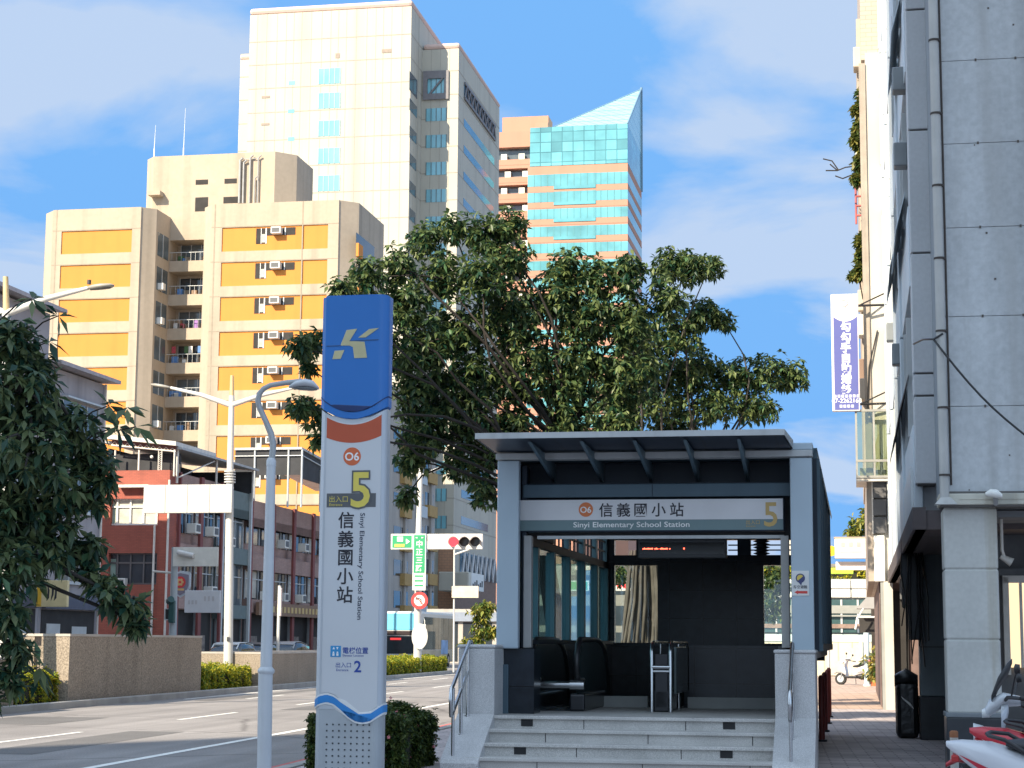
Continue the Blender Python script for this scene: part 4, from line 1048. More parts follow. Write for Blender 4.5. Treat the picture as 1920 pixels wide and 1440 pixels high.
nbo = nb.build('name_board', [blue_dark, mat('board_silver', (.64, .64, .65), .45, .0, var=.05), mat('board_teal', (.14, .215, .225), .45, .0, var=.05)], en)
def sub(b, name, m): return b.build(name, m, nbo)
hz = bz1 - bzm
q = MB(); cxb, czb = ex(1098.5, .29, 955), ez(1098, 955.5, .29); q.disc((cxb, czb), hz * .36, .288, .2915); sub(q, 'station_badge', mat('orange_badge', (.62, .17, .05), .5, var=.04))
q = MB(); q.text('O6', cxb - .002, .2865, czb - hz * .155, hz * .43, .018, True); q.build('badge_number', mat('letter_white', (.78, .78, .76), .5), nbo)
q = MB()
for ch, px in zip('信義國小站', (1136, 1169, 1201, 1235, 1269)): q.text(ch, ex(px, .29, 955), .2885, czb - hz * .30, hz * .72, .012, True)
sub(q, 'chinese_name', mat('letter_black', (.022, .022, .03), .5))
q = MB(); x0 = ex(1075, .29, 985); q.text('Sinyi Elementary School Station', x0, .2885, bz0 + (bzm - bz0) * .30, (bzm - bz0) * .72, .012); w_ = max(v[0] for v in q.v) - x0; k_ = (ex(1293, .29, 985) - x0) / w_
q.v = [(x0 + (v[0] - x0) * k_, v[1], v[2]) for v in q.v]; sub(q, 'english_lettering', mat('letter_white', (.78, .78, .76)))
gold = mat('letter_gold', (.52, .36, .13), .5, .1)
q = MB(); q.text('5', ex(1445, .29, 965), .2875, ez(1445, 986, .29), (ez(1445, 942, .29) - ez(1445, 986, .29)) * 1.45, .012, True, stretch=.95); sub(q, 'exit_number', gold)
q = MB(); q.text('出入口', ex(1399, .29, 980), .2875, ez(1412, 982.5, .29), .065, .0); q.text('Entrance', ex(1399, .29, 985), .2875, ez(1412, 988, .29), .036); sub(q, 'exit_caption', gold)
q = MB(); q.box(xL1 + .2, xR0 - .1, .34, .44, ez(1220, 1010, .34), ez(1220, 1004, .34)); q.build('shutter_rail', edge_white, en)
# canopy leaning out over the steps
OH = 1.25
zc0 = ez(1180, 819, -OH); zc1 = ez(1180, 808.5, -OH)
xa_, xb2 = ex(894, -OH, 812), ex(1468, -OH, 808)
tA = [(xL0 - .04, 0), (xR0 + .02, 0), (xb2, -OH), (xa_, -OH)]
q = MB()
top0, topF = zbeam1 + .02, zc0
V = [(xa_, -OH, topF), (xb2, -OH, topF), (xR0 + .02, 0, top0), (xL0 - .04, 0, top0), (xR0 + .02, rb_ + .1, top0 + .01), (xL0 - .04, rb_ + .1, top0 + .01)]
q.add(V, [(0, 3, 2, 1), (3, 5, 4, 2)]); q.build('canopy_soffit', soff, en)
q = MB(); q.add([(xa_ - .02, -OH - .02, zc0 - .004), (xb2 + .02, -OH - .02, zc0 - .004), (xR0 + .05, .05, zT - .06), (xL0 - .06, .05, zT - .06),
                 (xa_ - .02, -OH - .02, zc1), (xb2 + .02, -OH - .02, zc1), (xR0 + .05, .05, zT + .06), (xL0 - .06, .05, zT + .06)],
                [(4, 5, 6, 7), (0, 1, 5, 4), (1, 2, 6, 5), (2, 3, 7, 6), (3, 0, 4, 7)])
q.build('canopy_edge', edge_white, en)
q = MB()     # side cheek of the canopy at the right
q.add([(xb2 + .012, -OH, zc0), (xR0 + .03, 0, top0), (xR0 + .03, 0, zT), (xb2 + .012, -OH, zc1 - .01)], [(0, 1, 2, 3)])
q.add([(xa_ - .012, -OH, zc0), (xL0 - .05, 0, top0), (xL0 - .05, 0, zT), (xa_ - .012, -OH, zc1 - .01)], [(3, 2, 1, 0)]); q.build('canopy_side', blue_metal, en)
for px in (1040, 1130, 1222, 1310, 1403):       # brackets carrying the canopy
    x = ex(px, rb_, 900); z_b = ez(px, 905, rb_)
    q = MB(); q.fin([(rb_ - .01, z_b), (rb_ - .01, top0 - .01), (-.25, top0 - .02), (-OH * .9, topF - .03 - (topF - top0) * .1)], x - .022, x + .022)
    q.build('canopy_bracket', mat('bracket_steel', (.10, .16, .20), .45, .15), en)
# right post head and roof
q = MB(); q.bbox(xR0 + .03, xR1 + .012, -.01, .5, zbeam1 + .002, zT + .02, .012); q.build('post_head', blue_metal, en)
q = MB(); q.box(xL0 - .05, xR1 + .06, .5, DEP + .5, zT - .14, zT); q.mi(1).box(xL0, xR1, rb_ + .12, DEP + .3, zT - .2, zT - .145)
q.box(xL0 + .05, xR1 - .05, rb_ + .1, rb_ + .14, ez(1200, 1003, .9), zT - .2); q.build('roof', [blue_mid, mat('ceiling_dark', (.05, .055, .06), .6, var=.2)], en)
# flanks: left glazed, right solid blue panels above a stone base
zs = ez(985, 1199, .5); zg = ez(985, 1016, .5)
q = MB(); q.box(xL0 + .05, xL0 + .3, .62, DEP, .12, zs - .06); q.mi(1).box(xL0 + .0, xL0 + .34, .62, DEP, zs - .06, zs)
q.build('left_base_wall', [granite_dark, blue_dark], en)
q = MB(); q.bbox(xL0 + .06, xL0 + .20, .5, DEP, zg, zg + .13, .01); q.box(xL0 + .08, xL0 + .28, .5, DEP, zT - .4, zT - .2); q.build('left_beam', blue_dark, en)
ms = [.62, 2.0, 3.5, 5.05, 6.7, 8.3, DEP - .1]
for i, l in enumerate(ms):
    q = MB(); q.bbox(xL0 + .10, xL0 + .24, l - .07, l + .07, zs, zg, .008); q.box(xL0 + .12, xL0 + .22, l - .07, l + .07, zg + .13, zT - .4); q.build('mullion', frame_teal, en)
    if i + 1 < len(ms):
        q = MB(); q.box(xL0 + .165, xL0 + .175, l + .07, ms[i + 1] - .07, zs, zg); q.build('side_pane', pane, en)
        q = MB()
        if l > 3:        # lattice in the clerestory
            for j in range(1, 4): z = zg + .13 + (zT - .53 - zg) * j / 4; q.box(xL0 + .155, xL0 + .185, l + .07, ms[i + 1] - .07, z - .014, z + .014)
            for j in range(1, 4): y = l + (ms[i + 1] - l) * j / 4; q.box(xL0 + .157, xL0 + .183, y - .02, y + .02, zg + .13, zT - .4)
            q.build('clerestory_lattice', blue_dark, en)
        else: q.box(xL0 + .1, xL0 + .22, l + .07, ms[i + 1] - .07, zg + .13, zT - .4); q.build('clerestory_panel', blue_dark, en)
zsr = ez(1533, 1220, 3)
q = MB(); q.box(xR1 - .02, xR1 + .05, .5, DEP, zsr, zT - .14); q.mi(1)
for l in np.linspace(.6, DEP - .1, 7): q.box(xR1 + .05, xR1 + .09, l - .05, l + .05, zsr, zT - .14)
q.box(xR1 + .05, xR1 + .10, .5, DEP, zsr, zsr + .1); q.build('right_flank', [blue_dark, blue_mid], en)
q = MB(); q.box(xR1 - .40, xR1 - .22, .62, DEP, .12, zsr - .1); q.mi(1).box(xR1 - .42, xR1 + .0, .6, DEP, zsr - .1, zsr - .002); q.build('right_base_wall', [granite, granite], en)
q = MB(); q.add([(xR1 + .06, .4, zT), (xR1 + .12, 6.5, zT - .3), (xR1 + .12, DEP, zT - .3), (xR1 + .06, DEP, zT), (xR1 + .06, .4, zT - .06), (xR1 + .11, 6.5, zT - .36), (xR1 + .11, DEP, zT - .36), (xR1 + .06, DEP, zT - .06)], [(0, 3, 2, 1), (4, 5, 6, 7), (0, 1, 5, 4), (1, 2, 6, 5)])
q.build('right_eave', blue_mid, en)
# back wall: window, dark stone slab, window; high-level lights above
B = DEP
def er(x0, y0, x1, y1, ly=B): return EN.rect(x0, y0, x1, y1, ly)
x_w0, x_w1, zw0, zw1 = er(1152, 1060, 1233, 1205); x_p1 = er(1233, 1060, 1432, 1205)[1]; x_e = xR1 - .05
zh0, zh1 = er(1145, 1013, 1195, 1041)[2:]
q = MB(); q.box(xL0 + .3, x_e, B, B + .2, zw1, zh0); q.box(xL0 + .3, x_e, B, B + .2, zh1, zT - .2); q.box(x_w1, x_p1, B, B + .2, zw0, zw1); q.box(x_w1, xR1 - .45, B, B + .2, -1.5, zw0); q.box(xL0 + .05, x_w0, B, B + .2, -1.5, zT - .2)
q.box(x_w0, x_w1, B, B + .2, -1.5, zw0); q.box(x_p1, x_e, B, B + .2, zsr - .2, zw0); q.build('back_wall', granite_dark, en)
q = MB()
for a, c, d, e in ((x_w0, x_w1, zw0, zw1), (x_p1, x_e, zw0, zw1)): q.box(a, c, B + .08, B + .09, d, e)
q.split('back_pane', glass('clear_pane', (.9, .95, .93), .05), en)
q = MB()
for px in (1205, 1395): x = ex(px, B, 1030); q.box(x - .12, x + .12, B, B + .2, zh0, zh1)
x = ex(1428, B, 1030); q.box(x - .08, x + .08, B - .1, B + .1, zh0, zh1)
for j in range(5): z = zh0 + (zh1 - zh0) * (j + .5) / 5; q.tube([(x, B - .02, z - .03), (x, B - .02, z), (x, B - .02, z + .03)], [.08, .16, .08], 8)
for j in range(1, 3): z = zh0 + (zh1 - zh0) * j / 3; q.box(ex(1365, B, 1030), x_e, B + .05, B + .08, z - .012, z + .012)
q.split('clerestory_bar', blue_dark, en)
# stair well: dark stone screen at the right, pale base, inner floor
q = MB(); a, c = ex(1292, 3.2, 1290), xR1 - .45; q.box(a, c, 3.2, 3.4, .685, 1.60); q.mi(1).box(a - .02, c, 3.17, 3.42, .62, .84); q.build('well_screen', [granite_dark, mat('pale_well_stone', (.30, .31, .30), .6, var=.12)], en)
q = MB(); q.box(ex(1130, 3.2, 1290), ex(1214, 3.2, 1290), 3.2, 3.4, .4, .84); q.build('well_kerb', mat('pale_well_stone', (.30, .31, .30)), en)
q = MB(); q.box(xL0 + .3, xR1 - .5, 3.2, B, -3.2, -3.1); q.box(xL0 + .3, xR1 - .5, 3.21, 3.3, -3.1, .6); q.box(xR1 - .5, xR1 - .4, .7, B, -3, 1.6); q.build('stair_well', mat('well_concrete', (.09, .09, .09), .8), en)

# escalators inside the entrance
def escalator(px0, px1, label):
    t = at(EN, 'escalator', label, 'escalator', None, ex(px0, 1.2, 1270), 1.2, .68); w = ex(px1, 1.2, 1270) - ex(px0, 1.2, 1270)
    for x in (0, w):
        prof = [(0, .28)] + [(.28 - .28 * math.cos(a), .62 + .36 * math.sin(a) - .02) for a in np.linspace(-.9, math.pi / 2, 9)] + [(1.7, .96), (2.2, .94), (2.6, .86), (2.9, .72), (3.1, .50), (3.25, .2), (3.3, -.4), (2.6, -.4), (2.3, .12), (.3, .12)]
        q = MB(); q.fin(prof, x - .012, x + .012); q.build('balustrade', mat('smoked_glass', (.030, .050, .052), .2, spec=.5), t)
        hp = [Vector((x, .55, .42)), Vector((x, .1, .42)), Vector((x, -.04, .55)), Vector((x, -.06, .72)), Vector((x, .05, .9)), Vector((x, .28, .99)), Vector((x, 1.7, .99)), Vector((x, 2.25, .97)), Vector((x, 2.65, .885)), Vector((x, 2.96, .735)), Vector((x, 3.16, .50)), Vector((x, 3.3, .15)), Vector((x, 3.34, -.4))]
        q = MB(); q.tube(hp, .042, 8); q.build('handrail', black_rubber, t)
        q = MB(); q.bbox(x - .11, x + .11, -.02, 2.2, .0, .24, .03); q.build('skirt', dark_panel, t)
        q = MB(); q.tube([(x - .10, .02, .36), (x + .10, .02, .36)], .075, 12); q.build('handrail_inlet', stainless, t)
    q = MB(); q.box(.1, w - .1, .1, 1.5, .004, .012); q.build('comb_plate', dark_panel, t)
    q = MB(); q.tube([(.10, .05, .36), (w - .10, .05, .36)], .055, 12); q.build('front_cover', stainless, t)
    return t
escalator(998, 1082, 'dark escalator with rounded black handrails at the left inside the station entrance')
nr = at(EN, 'stair_handrail', 'double steel stair handrail with rounded ends in the middle of the entrance', 'handrail', None, ex(1222, 1.3, 1270), 1.3, .68)
q = MB()
for x in (0, .26):
    q.tube([(x, 0, 0), (x, 0, .82), (x, .08, .93), (x, .3, .96), (x, 2.4, .96), (x, 6.5, -1.4)], .026, 8); q.tube([(x, 1.2, 0), (x, 1.2, .96)], .02, 8)
q.tube([(0, 0, .62), (.26, 0, .62)], .03, 8); q.tube([(0, 0, .56), (.26, 0, .56)], .02, 8); q.build('rail', stainless, nr)
q = MB(); q.bbox(.03, .23, .02, .06, .05, .8, .02); q.mi(0).bbox(.02, .24, .02, 2.3, .002, .3, .02); q.build('infill_panel', dark_panel, nr)
q = MB(); q.bbox(.30, .34, .05, 2.4, .25, .9, .01); q.build('side_panel', mat('smoked_glass', (.035, .05, .05)), nr)
# hanging LED display
ld = at(EN, 'led_display', 'black hanging LED display with a red message, under the entrance ceiling', 'display', None, 0, 2.2, 0)
r_ = EN.rect(1196, 1011, 1362, 1046, 2.2)
q = MB(); q.bbox(r_[0], r_[1], 0, .2, r_[2], r_[3], .015); q.mi(1).box(r_[0] + .03, r_[1] - .03, -.004, 0, r_[2] + .06, r_[3] - .05); q.build('housing', [mat('display_case', (.10, .11, .12), .4), mat('display_black', (.008, .008, .01), .15)], ld)
q = MB(); zm = (r_[2] + r_[3]) / 2; rg = np.random.default_rng(3); x = r_[0] + .07
while x < r_[0] + .46:
    q.box(x, x + .016, -.0065, -.0045, zm - .012, zm + .012 * rg.uniform(.2, 1)); x += .019 if rg.random() < .8 else .04
q.box(r_[0] + .66, r_[0] + .68, -.0065, -.0045, zm - .01, zm + .01); q.build('lit_message', glow('red_led', (1, .10, .05), 3.0), ld)
q = MB()
for f_ in (.15, .85): x = r_[0] + (r_[1] - r_[0]) * f_; q.tube([(x, .1, r_[3]), (x, .1, zT - .2)], .015, 6)
q.build('hanger', blue_dark, ld)
# air-raid shelter notice on the right post
ns = at(EN, 'notice_sign', 'small white notice with a round emblem and red arrow on the right entrance post', 'sign', None, 0, 0, 0)
r_ = EN.rect(1484.5, 1070, 1517, 1117, -.02); w_ = r_[1] - r_[0]; h_ = r_[3] - r_[2]; xm = (r_[0] + r_[1]) / 2
q = MB(); q.bbox(r_[0], r_[1], -.012, -.001, r_[2], r_[3], .004); q.build('plate', mat('notice_white', (.66, .66, .64), .5), ns)
ce = (xm, r_[2] + h_ * .70)
q = MB(); q.disc(ce, w_ * .27, -.0145, -.012); q.build('emblem_ring', mat('emblem_navy', (.05, .06, .16), .5), ns)
q = MB(); q.plate([(ce[0] + w_ * .2 * math.cos(a), ce[1] + w_ * .2 * math.sin(a)) for a in np.linspace(.6, 3.9, 14)], -.0165, -.0145); q.build('emblem_face', mat('emblem_yellow', (.66, .50, .10), .5), ns)
q = MB(); q.plate([(ce[0] - w_ * .12, ce[1] - w_ * .22), (ce[0] + w_ * .16, ce[1] - w_ * .1), (ce[0] + w_ * .04, ce[1] - w_ * .42)], -.0168, -.0146); q.build('emblem_tail', mat('emblem_navy', (.05, .06, .16)), ns)
q = MB(); q.text('防空避難', xm, -.0135, r_[2] + h_ * .30, w_ * .20, .01, True); q.build('caption', mat('letter_black', (.022, .022, .03)), ns)
q = MB(); q.plate([(r_[0] + w_ * .14, r_[2] + h_ * .14), (r_[0] + w_ * .36, r_[2] + h_ * .06), (r_[0] + w_ * .36, r_[2] + h_ * .09), (r_[1] - w_ * .1, r_[2] + h_ * .09), (r_[1] - w_ * .1, r_[2] + h_ * .19), (r_[0] + w_ * .36, r_[2] + h_ * .19), (r_[0] + w_ * .36, r_[2] + h_ * .22)], -.0145, -.012); q.build('arrow', mat('arrow_red', (.58, .05, .04), .5), ns)

# stair handrails on the cheeks
def cheek_rail(xc, label, zoff=0):
    t = at(EN, 'stair_handrail', label, 'handrail', None, xc, lf, 0)
    q = MB(); z0, y1, z1 = .70, -1.02, .17
    for s_ in (.08, .5, 1.0):
        y = -.05 - s_ * .97 + .08; zb = z0 + (z1 - z0) * s_; q.tube([(0, y, zb - .02), (0, y, zb + .88)], .021, 10)
        q.tube([(0, y, zb), (0, y, zb + .02)], .045, 10)
    q.build('rail_post', stainless, t)
    f = lambda s_: (0, .03 - s_ * .97, z0 + (z1 - z0) * s_)
    q = MB(); up = .92; lo = .58
    T = [Vector(f(s_)) + Vector((0, 0, up)) for s_ in (-.02, .25, .5, .75, 1.02)]; L2 = [Vector(f(s_)) + Vector((0, 0, lo)) for s_ in (1.02, .75, .5, .25, -.02)]
    e1 = [T[-1] + Vector((0, -.10, -.04)), T[-1] + Vector((0, -.14, -.17)), L2[0] + Vector((0, -.10, -.04))]
    e0 = [L2[-1] + Vector((0, .10, .04)), T[0] + Vector((0, .14, -.12)), T[0] + Vector((0, .10, .0))]
    q.tube(T + e1 + L2 + e0 + [T[0]], .025, 10, False); q.build('rail', stainless, t); return t
cheek_rail(ex(878, lf, 1330), 'steel double handrail climbing the left cheek of the entrance steps')
cheek_rail(ex(1487, lf, 1330), 'steel double handrail climbing the right cheek of the entrance steps')

# ================================================================ TOTEM SIGN
o_ = P(652, 1300, 20); TM = Frame((o_.x, o_.y), R(11.5))
tm_ = at(TM, 'totem_sign', 'tall blue and white metro totem sign with station name beside the road', 'sign', None, 0, 0, SW)
def mz(py): return TM.front(660, py, 0)[1] - SW
def mx(px, py): return TM.front(px, py, 0)[0]
HW, DP, RR = .365, .26, .10
fp = []
def arc(cx, cy, a0, a1, n=6): return [(cx + RR * math.cos(a), cy + RR * math.sin(a)) for a in np.linspace(a0, a1, n)]
def footprint(e=0.0):
    n = 22; h = HW + e
    f_ = [(-h + RR * .5 + (2 * h - RR * 1.5) * i / n, -e) for i in range(n + 1)]
    f_ += [(h - RR + (RR) * math.sin(a) , -e + RR - RR * math.cos(a)) for a in np.linspace(.2, math.pi / 2, 6)]
    f_ += [(h, DP - .06 + e), (h - .06, DP + e), (-h + .06, DP + e), (-h, DP - .06 + e), (-h, .05 - e * .5)]
    return f_
silver = mat('totem_silver', (.50, .53, .56), .4, .25, var=.06, scale=1, streak=.14)
panel_w = mat('totem_panel', (.56, .575, .59), .45, var=.05, scale=1, streak=.08)
t_blue = mat('totem_blue', (.022, .155, .47), .42, var=.05, scale=1.2)
base_g = mat('totem_base', (.40, .43, .45), .45, .2, var=.12, scale=2.2, streak=.2)
zt_ = mz(556); zA0 = mz(763); zA1 = mz(786)
sag = lambda x, y=0: 1 - (x / HW) ** 2
f0 = footprint()
q = MB(); q.prism(f0, mz(1330), [zA0 - .02 - (zA0 - zA1) * sag(x) for x, y in f0]); q.build('body', silver, tm_)
f1 = footprint(.008); q = MB(); q.prism(f1, [zA0 - (zA0 - zA1) * sag(x) for x, y in f1], zt_); q.prism(footprint(-.02), zt_, zt_ + .02); q.build('head', t_blue, tm_)
f2_ = footprint(.012); zG = mz(745)
q = MB(); q.prism(f2_, [zG - .006 - (mz(745) - mz(772)) * sag(x) for x, y in f2_], [zG + .006 - (mz(745) - mz(772)) * sag(x) for x, y in f2_]); q.build('head_seam', mat('seam_blue', (.008, .03, .12), .5), tm_)
wave = lambda x: mz(1322) + .068 * math.sin((x / HW + .12) * -math.pi * .86 + .25) + .0
def wv(px): return None
WX = [(593, 1314), (606, 1306), (620, 1303), (634, 1307), (648, 1318), (662, 1331), (676, 1339), (690, 1341), (704, 1338), (718, 1328), (728, 1320)]
def wave(x):
    px = 660 + x * 175
    xs = [w[0] for w in WX]; return mz(float(np.interp(px, xs, [w[1] for w in WX])))
fb = footprint(-.004); q = MB(); q.prism(fb, 0, [wave(x) for x, y in fb]); q.build('base', base_g, tm_)
fw = footprint(.012); q = MB(); q.prism(fw, [wave(x) - .075 for x, y in fw], [wave(x) for x, y in fw]); q.build('wave_band', mat('wave_blue', (.03, .22, .55), .4), tm_)
fw = footprint(.009); q = MB(); q.prism(fw, [wave(x) for x, y in fw], [wave(x) + .02 for x, y in fw]); q.prism(fw, [wave(x) - .095 for x, y in fw], [wave(x) - .075 for x, y in fw]); q.build('wave_trim', mat('trim_white', (.70, .71, .70), .45), tm_)
PX0, PX1 = mx(609, 1000), mx(714, 900)
n = 16; q = MB(); xs = [PX0 + (PX1 - PX0) * i / n for i in range(n + 1)]
q.plate([(x, wave(x) + .028) for x in xs] + [(x, zA0 - .045 - (zA0 - zA1) * sag(x)) for x in xs[::-1]], -.006, -.0005); q.build('front_panel', panel_w, tm_)
q = MB(); q.plate([(x, mz(814) - .095 * sag(x)) for x in xs] + [(x, zA0 - .060 - (zA0 - zA1) * sag(x)) for x in xs[::-1]], -.008, -.0062); q.build('orange_band', mat('totem_orange', (.46, .085, .035), .5, var=.06), tm_)
c_ = (mx(660.5, 856), mz(856)); q = MB(); q.disc(c_, .098, -.0085, -.0062); q.build('station_badge', mat('totem_badge', (.60, .13, .045), .5), tm_)
q = MB(); q.text('O6', c_[0], -.0095, c_[1] - .042, .122, .02, True); q.build('badge_number', mat('letter_white', (.78, .78, .76)), tm_)
yel = mat('letter_yellow', (.66, .54, .10), .5)
x0, x1 = mx(613, 937), mx(705, 937); q = MB(); q.box(x0, x1, -.0085, -.0062, mz(951), mz(925)); q.build('exit_plate', mat('plate_grey', (.10, .105, .11), .5), tm_)
q = MB(); q.text('出入口', mx(618, 935), -.0096, mz(940.5), .074, .0); q.text('Entrance', mx(618, 945), -.0096, mz(948.5), .042, .0); q.build('exit_caption', yel, tm_)
q = MB(); q.text('5', mx(676, 940), -.0125, mz(949.5), .525, .052, True, stretch=.96); q.build('exit_number_outline', mat('plate_grey', (.10, .105, .11)), tm_)
q = MB(); q.text('5', mx(676, 940), -.0140, mz(949.5), .525, .016, True, stretch=.96); q.build('exit_number', yel, tm_)
q = MB()
for ch, py in zip('信義國小站', (990, 1025.5, 1059.5, 1095, 1130)): q.text(ch, mx(649 - (py - 990) * .018, py), -.0085, mz(py - 2.5), .185, .014, True)
q.build('chinese_name', mat('letter_black', (.022, .022, .03)), tm_)
q = MB(); z0 = mz(962); q.textdown('Sinyi Elementary School Station', mx(674.5, 1060), -.0085, z0, .072, .010, 1.0)
zz = min(v[2] for v in q.v); k_ = (z0 - mz(1162)) / (z0 - zz); q.v = [(v[0] + (z0 - v[2]) * -.016, v[1], z0 - (z0 - v[2]) * k_) for v in q.v]; q.build('english_lettering', mat('letter_navy', (.03, .04, .07), .5), tm_)
navy = mat('letter_blue', (.02, .06, .30), .5)
q = MB(); xi, xj = mx(620, 1221), mx(639.5, 1221); zi, zj = mz(1232), mz(1211); q.bbox(xi, xj, -.009, -.0062, zi, zj, .001); q.build('lift_icon', mat('icon_blue', (.03, .25, .52), .5), tm_)
q = MB(); w_ = xj - xi
for f_ in (.3, .68): q.disc((xi + w_ * f_, zi + w_ * .42), w_ * .08, -.0105, -.009, 10); q.box(xi + w_ * (f_ - .1), xi + w_ * (f_ + .1), -.0105, -.009, zi + w_ * .1, zi + w_ * .33)
for f_, d_ in ((.32, 1), (.66, -1)): q.plate([(xi + w_ * (f_ - .11), zi + w_ * (.8 - .1 * d_)), (xi + w_ * (f_ + .11), zi + w_ * (.8 - .1 * d_)), (xi + w_ * f_, zi + w_ * (.8 + .14 * d_))][::d_], -.0105, -.009)
q.build('lift_pictogram', mat('letter_white', (.78, .78, .76)), tm_)
q = MB(); q.text('電梯位置', mx(643, 1220), -.0085, mz(1224.5), .072, .012); q.text('Elevator Location', mx(643, 1230), -.0085, mz(1231), .033, .0)
q.text('出入口', mx(630, 1248), -.0085, mz(1251), .060, .0); q.text('Entrance', mx(631, 1257), -.0085, mz(1258.5), .038, .0); q.text('2', mx(671, 1250), -.0085, mz(1260), .168, .02, True); q.build('lift_caption', navy, tm_)
# K shaped emblem
def kp(pts): return [(mx(560 + a / 3.13, 540 + c / 3.13), mz(540 + c / 3.13)) for a, c in pts]
q = MB()
def pl_(pts):
    v = kp(pts); ar = sum(v[i][0] * v[(i + 1) % len(v)][1] - v[(i + 1) % len(v)][0] * v[i][1] for i in range(len(v)))
    if ar < 0: v = v[::-1]
    q.plate(v, -.0135, -.0082)
pl_([(283, 247), (345, 241), (300, 312), (388, 318), (403, 412), (328, 413), (320, 348), (300, 338), (247, 337)])
pl_([(415, 245), (472, 240), (395, 293), (352, 293)]); pl_([(213, 367), (270, 364), (248, 415), (200, 416)])
q.build('emblem', mat('emblem_gold', (.50, .46, .27), .45, .1), tm_)
q = MB(); pl_([(296, 309), (470, 305), (470, 310), (300, 315)]); pl_([(165, 336), (250, 334), (250, 340), (165, 341)]); q.build('emblem_line', mat('emblem_line_blue', (.03, .09, .22), .5), tm_)
q = MB()
for i in range(8):
    for j in range(10): q.disc((mx(612 + i * 11.4, 1400), mz(1359 + j * 11.8)), .0095, .0015, .006, 10)
for k in range(len(q.v)): q.v[k] = (q.v[k][0], q.v[k][1] - .0045, q.v[k][2])
q.build('dot_pattern', mat('hole_dark', (.05, .055, .06), .8), tm_)

# ================================================================ NEAR LAMP POST
o_ = P(497, 1440, 19); o_.z = SW
lp = empty('street_lamp', o_, 0, 'near pale grey street lamp with a swan-neck arm, in front of the totem sign', 'street lamp')
lamp_grey = mat('lamp_paint', (.53, .555, .575), .45, .1, var=.06, scale=2.5, streak=.12)
L3 = lambda px, py: P(px, py, 19) - o_
q = MB(); q.tube([(-.006, 0, 0), L3(498, 1258)], .072, 20); q.build('lower_pole', lamp_grey, lp)
q = MB(); c0 = L3(499, 1258); q.tube([c0 + Vector((0, 0, -.03)), c0 + Vector((0, 0, -.01)), c0 + Vector((0, 0, .01)), c0 + Vector((0, 0, .04))], [.073, .085, .085, .06], 20); c1 = L3(508.5, 868); q.tube([c1 + Vector((0, 0, -.03)), c1 + Vector((0, 0, .02)), c1 + Vector((0, 0, .05))], [.050, .050, .036], 18); q.build('collar', lamp_grey, lp)
q = MB(); q.tube([L3(499, 1256), L3(508.5, 868)], [.060, .046], 20); q.build('upper_pole', lamp_grey, lp)
q = MB(); q.tube([L3(*p) for p in ((508.5, 868), (511.5, 846), (512, 834), (508, 813), (498, 789), (487, 765), (483.5, 752), (486, 739), (494, 729), (507, 722.5), (534, 718), (566, 714.5))], [.034] * 4 + [.030] * 4 + [.027] * 4, 14); q.build('arm', mat('lamp_arm', (.36, .375, .38), .4, .3, var=.1), lp)
hc = L3(573, 722); q = MB()
q.loft([(hc.x - .17, 0, hc.z - .02, .03, .012), (hc.x - .1, 0, hc.z + .005, .085, .035), (hc.x, 0, hc.z + .018, .11, .045), (hc.x + .08, 0, hc.z + .005, .10, .04), (hc.x + .135, 0, hc.z - .03, .05, .015)], 16, 2.2); q.build('lamp_head', lamp_grey, lp)
q = MB(); q.loft([(hc.x - .14, 0, hc.z - .025, .02, .008), (hc.x - .06, 0, hc.z - .035, .07, .018), (hc.x + .06, 0, hc.z - .04, .075, .02), (hc.x + .12, 0, hc.z - .045, .03, .008)], 14, 2.2); q.build('lamp_lens', mat('lens_grey', (.16, .17, .17), .2), lp)
# hedge between the totem and the steps
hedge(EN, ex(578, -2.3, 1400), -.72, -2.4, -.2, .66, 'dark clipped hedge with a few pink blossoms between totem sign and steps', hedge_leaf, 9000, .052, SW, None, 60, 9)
# ================================================================ RIGHT SIDE: GREY ARCADE BUILDING
o_ = P(1768, 940, 23.4); RA = Frame((o_.x, o_.y), STREET)
ra = at(RA, 'arcade_building', 'weathered grey panel-clad building over a pillared arcade, filling the right edge', 'building')
conc = mat('grey_panel_paint', (.46, .485, .495), .75, var=.15, scale=.6, streak=.32, fine=.08, fscale=14, stain=(.33, .33, .32), stain_amt=.4)
conc_l = mat('pale_column_paint', (.52, .535, .55), .7, var=.07, scale=.8, streak=.14, fine=.04, fscale=20)
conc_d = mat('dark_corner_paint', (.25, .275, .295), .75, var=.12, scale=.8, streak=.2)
facade_b = mat('blue_white_panel', (.60, .66, .70), .55, var=.06, scale=.6, streak=.12)
beige_p = mat('stained_beige_paint', (.52, .505, .43), .75, var=.12, scale=.9, streak=.3, stain=(.25, .16, .08), stain_amt=.5)
pillar_m = mat('pillar_paint', (.47, .475, .45), .75, var=.13, scale=1.0, streak=.22, fine=.05, fscale=18, stain=(.26, .20, .10), stain_amt=.55)
stone_b = mat('black_plinth_stone', (.022, .026, .032), .3, var=.3, scale=5)
seam = mat('seam_dark', (.13, .125, .12), .9)
def ax(px, ly=0, py=1000): return RA.front(px, py, ly)[0]
def az(px, py, ly=0): return RA.front(px, py, ly)[1]
TOP = 17.0; ZS = az(1800, 922)                  # bottom of the panel wall
rows = [az(1830, y) for y in (924, 761, 592, 425, 267)]; sp = rows[-1] - rows[-2]
while rows[-1] < TOP: rows.append(rows[-1] + sp)
q = MB()
for i in range(len(rows) - 1):
    q.bbox(.06, 4.4, .03, .16, rows[i] + .003, rows[i + 1] - .003, .005); q.bbox(4.42, 9, .03, .16, rows[i] + .003, rows[i + 1] - .003, .005)
q.build('cladding_panel', conc, ra)
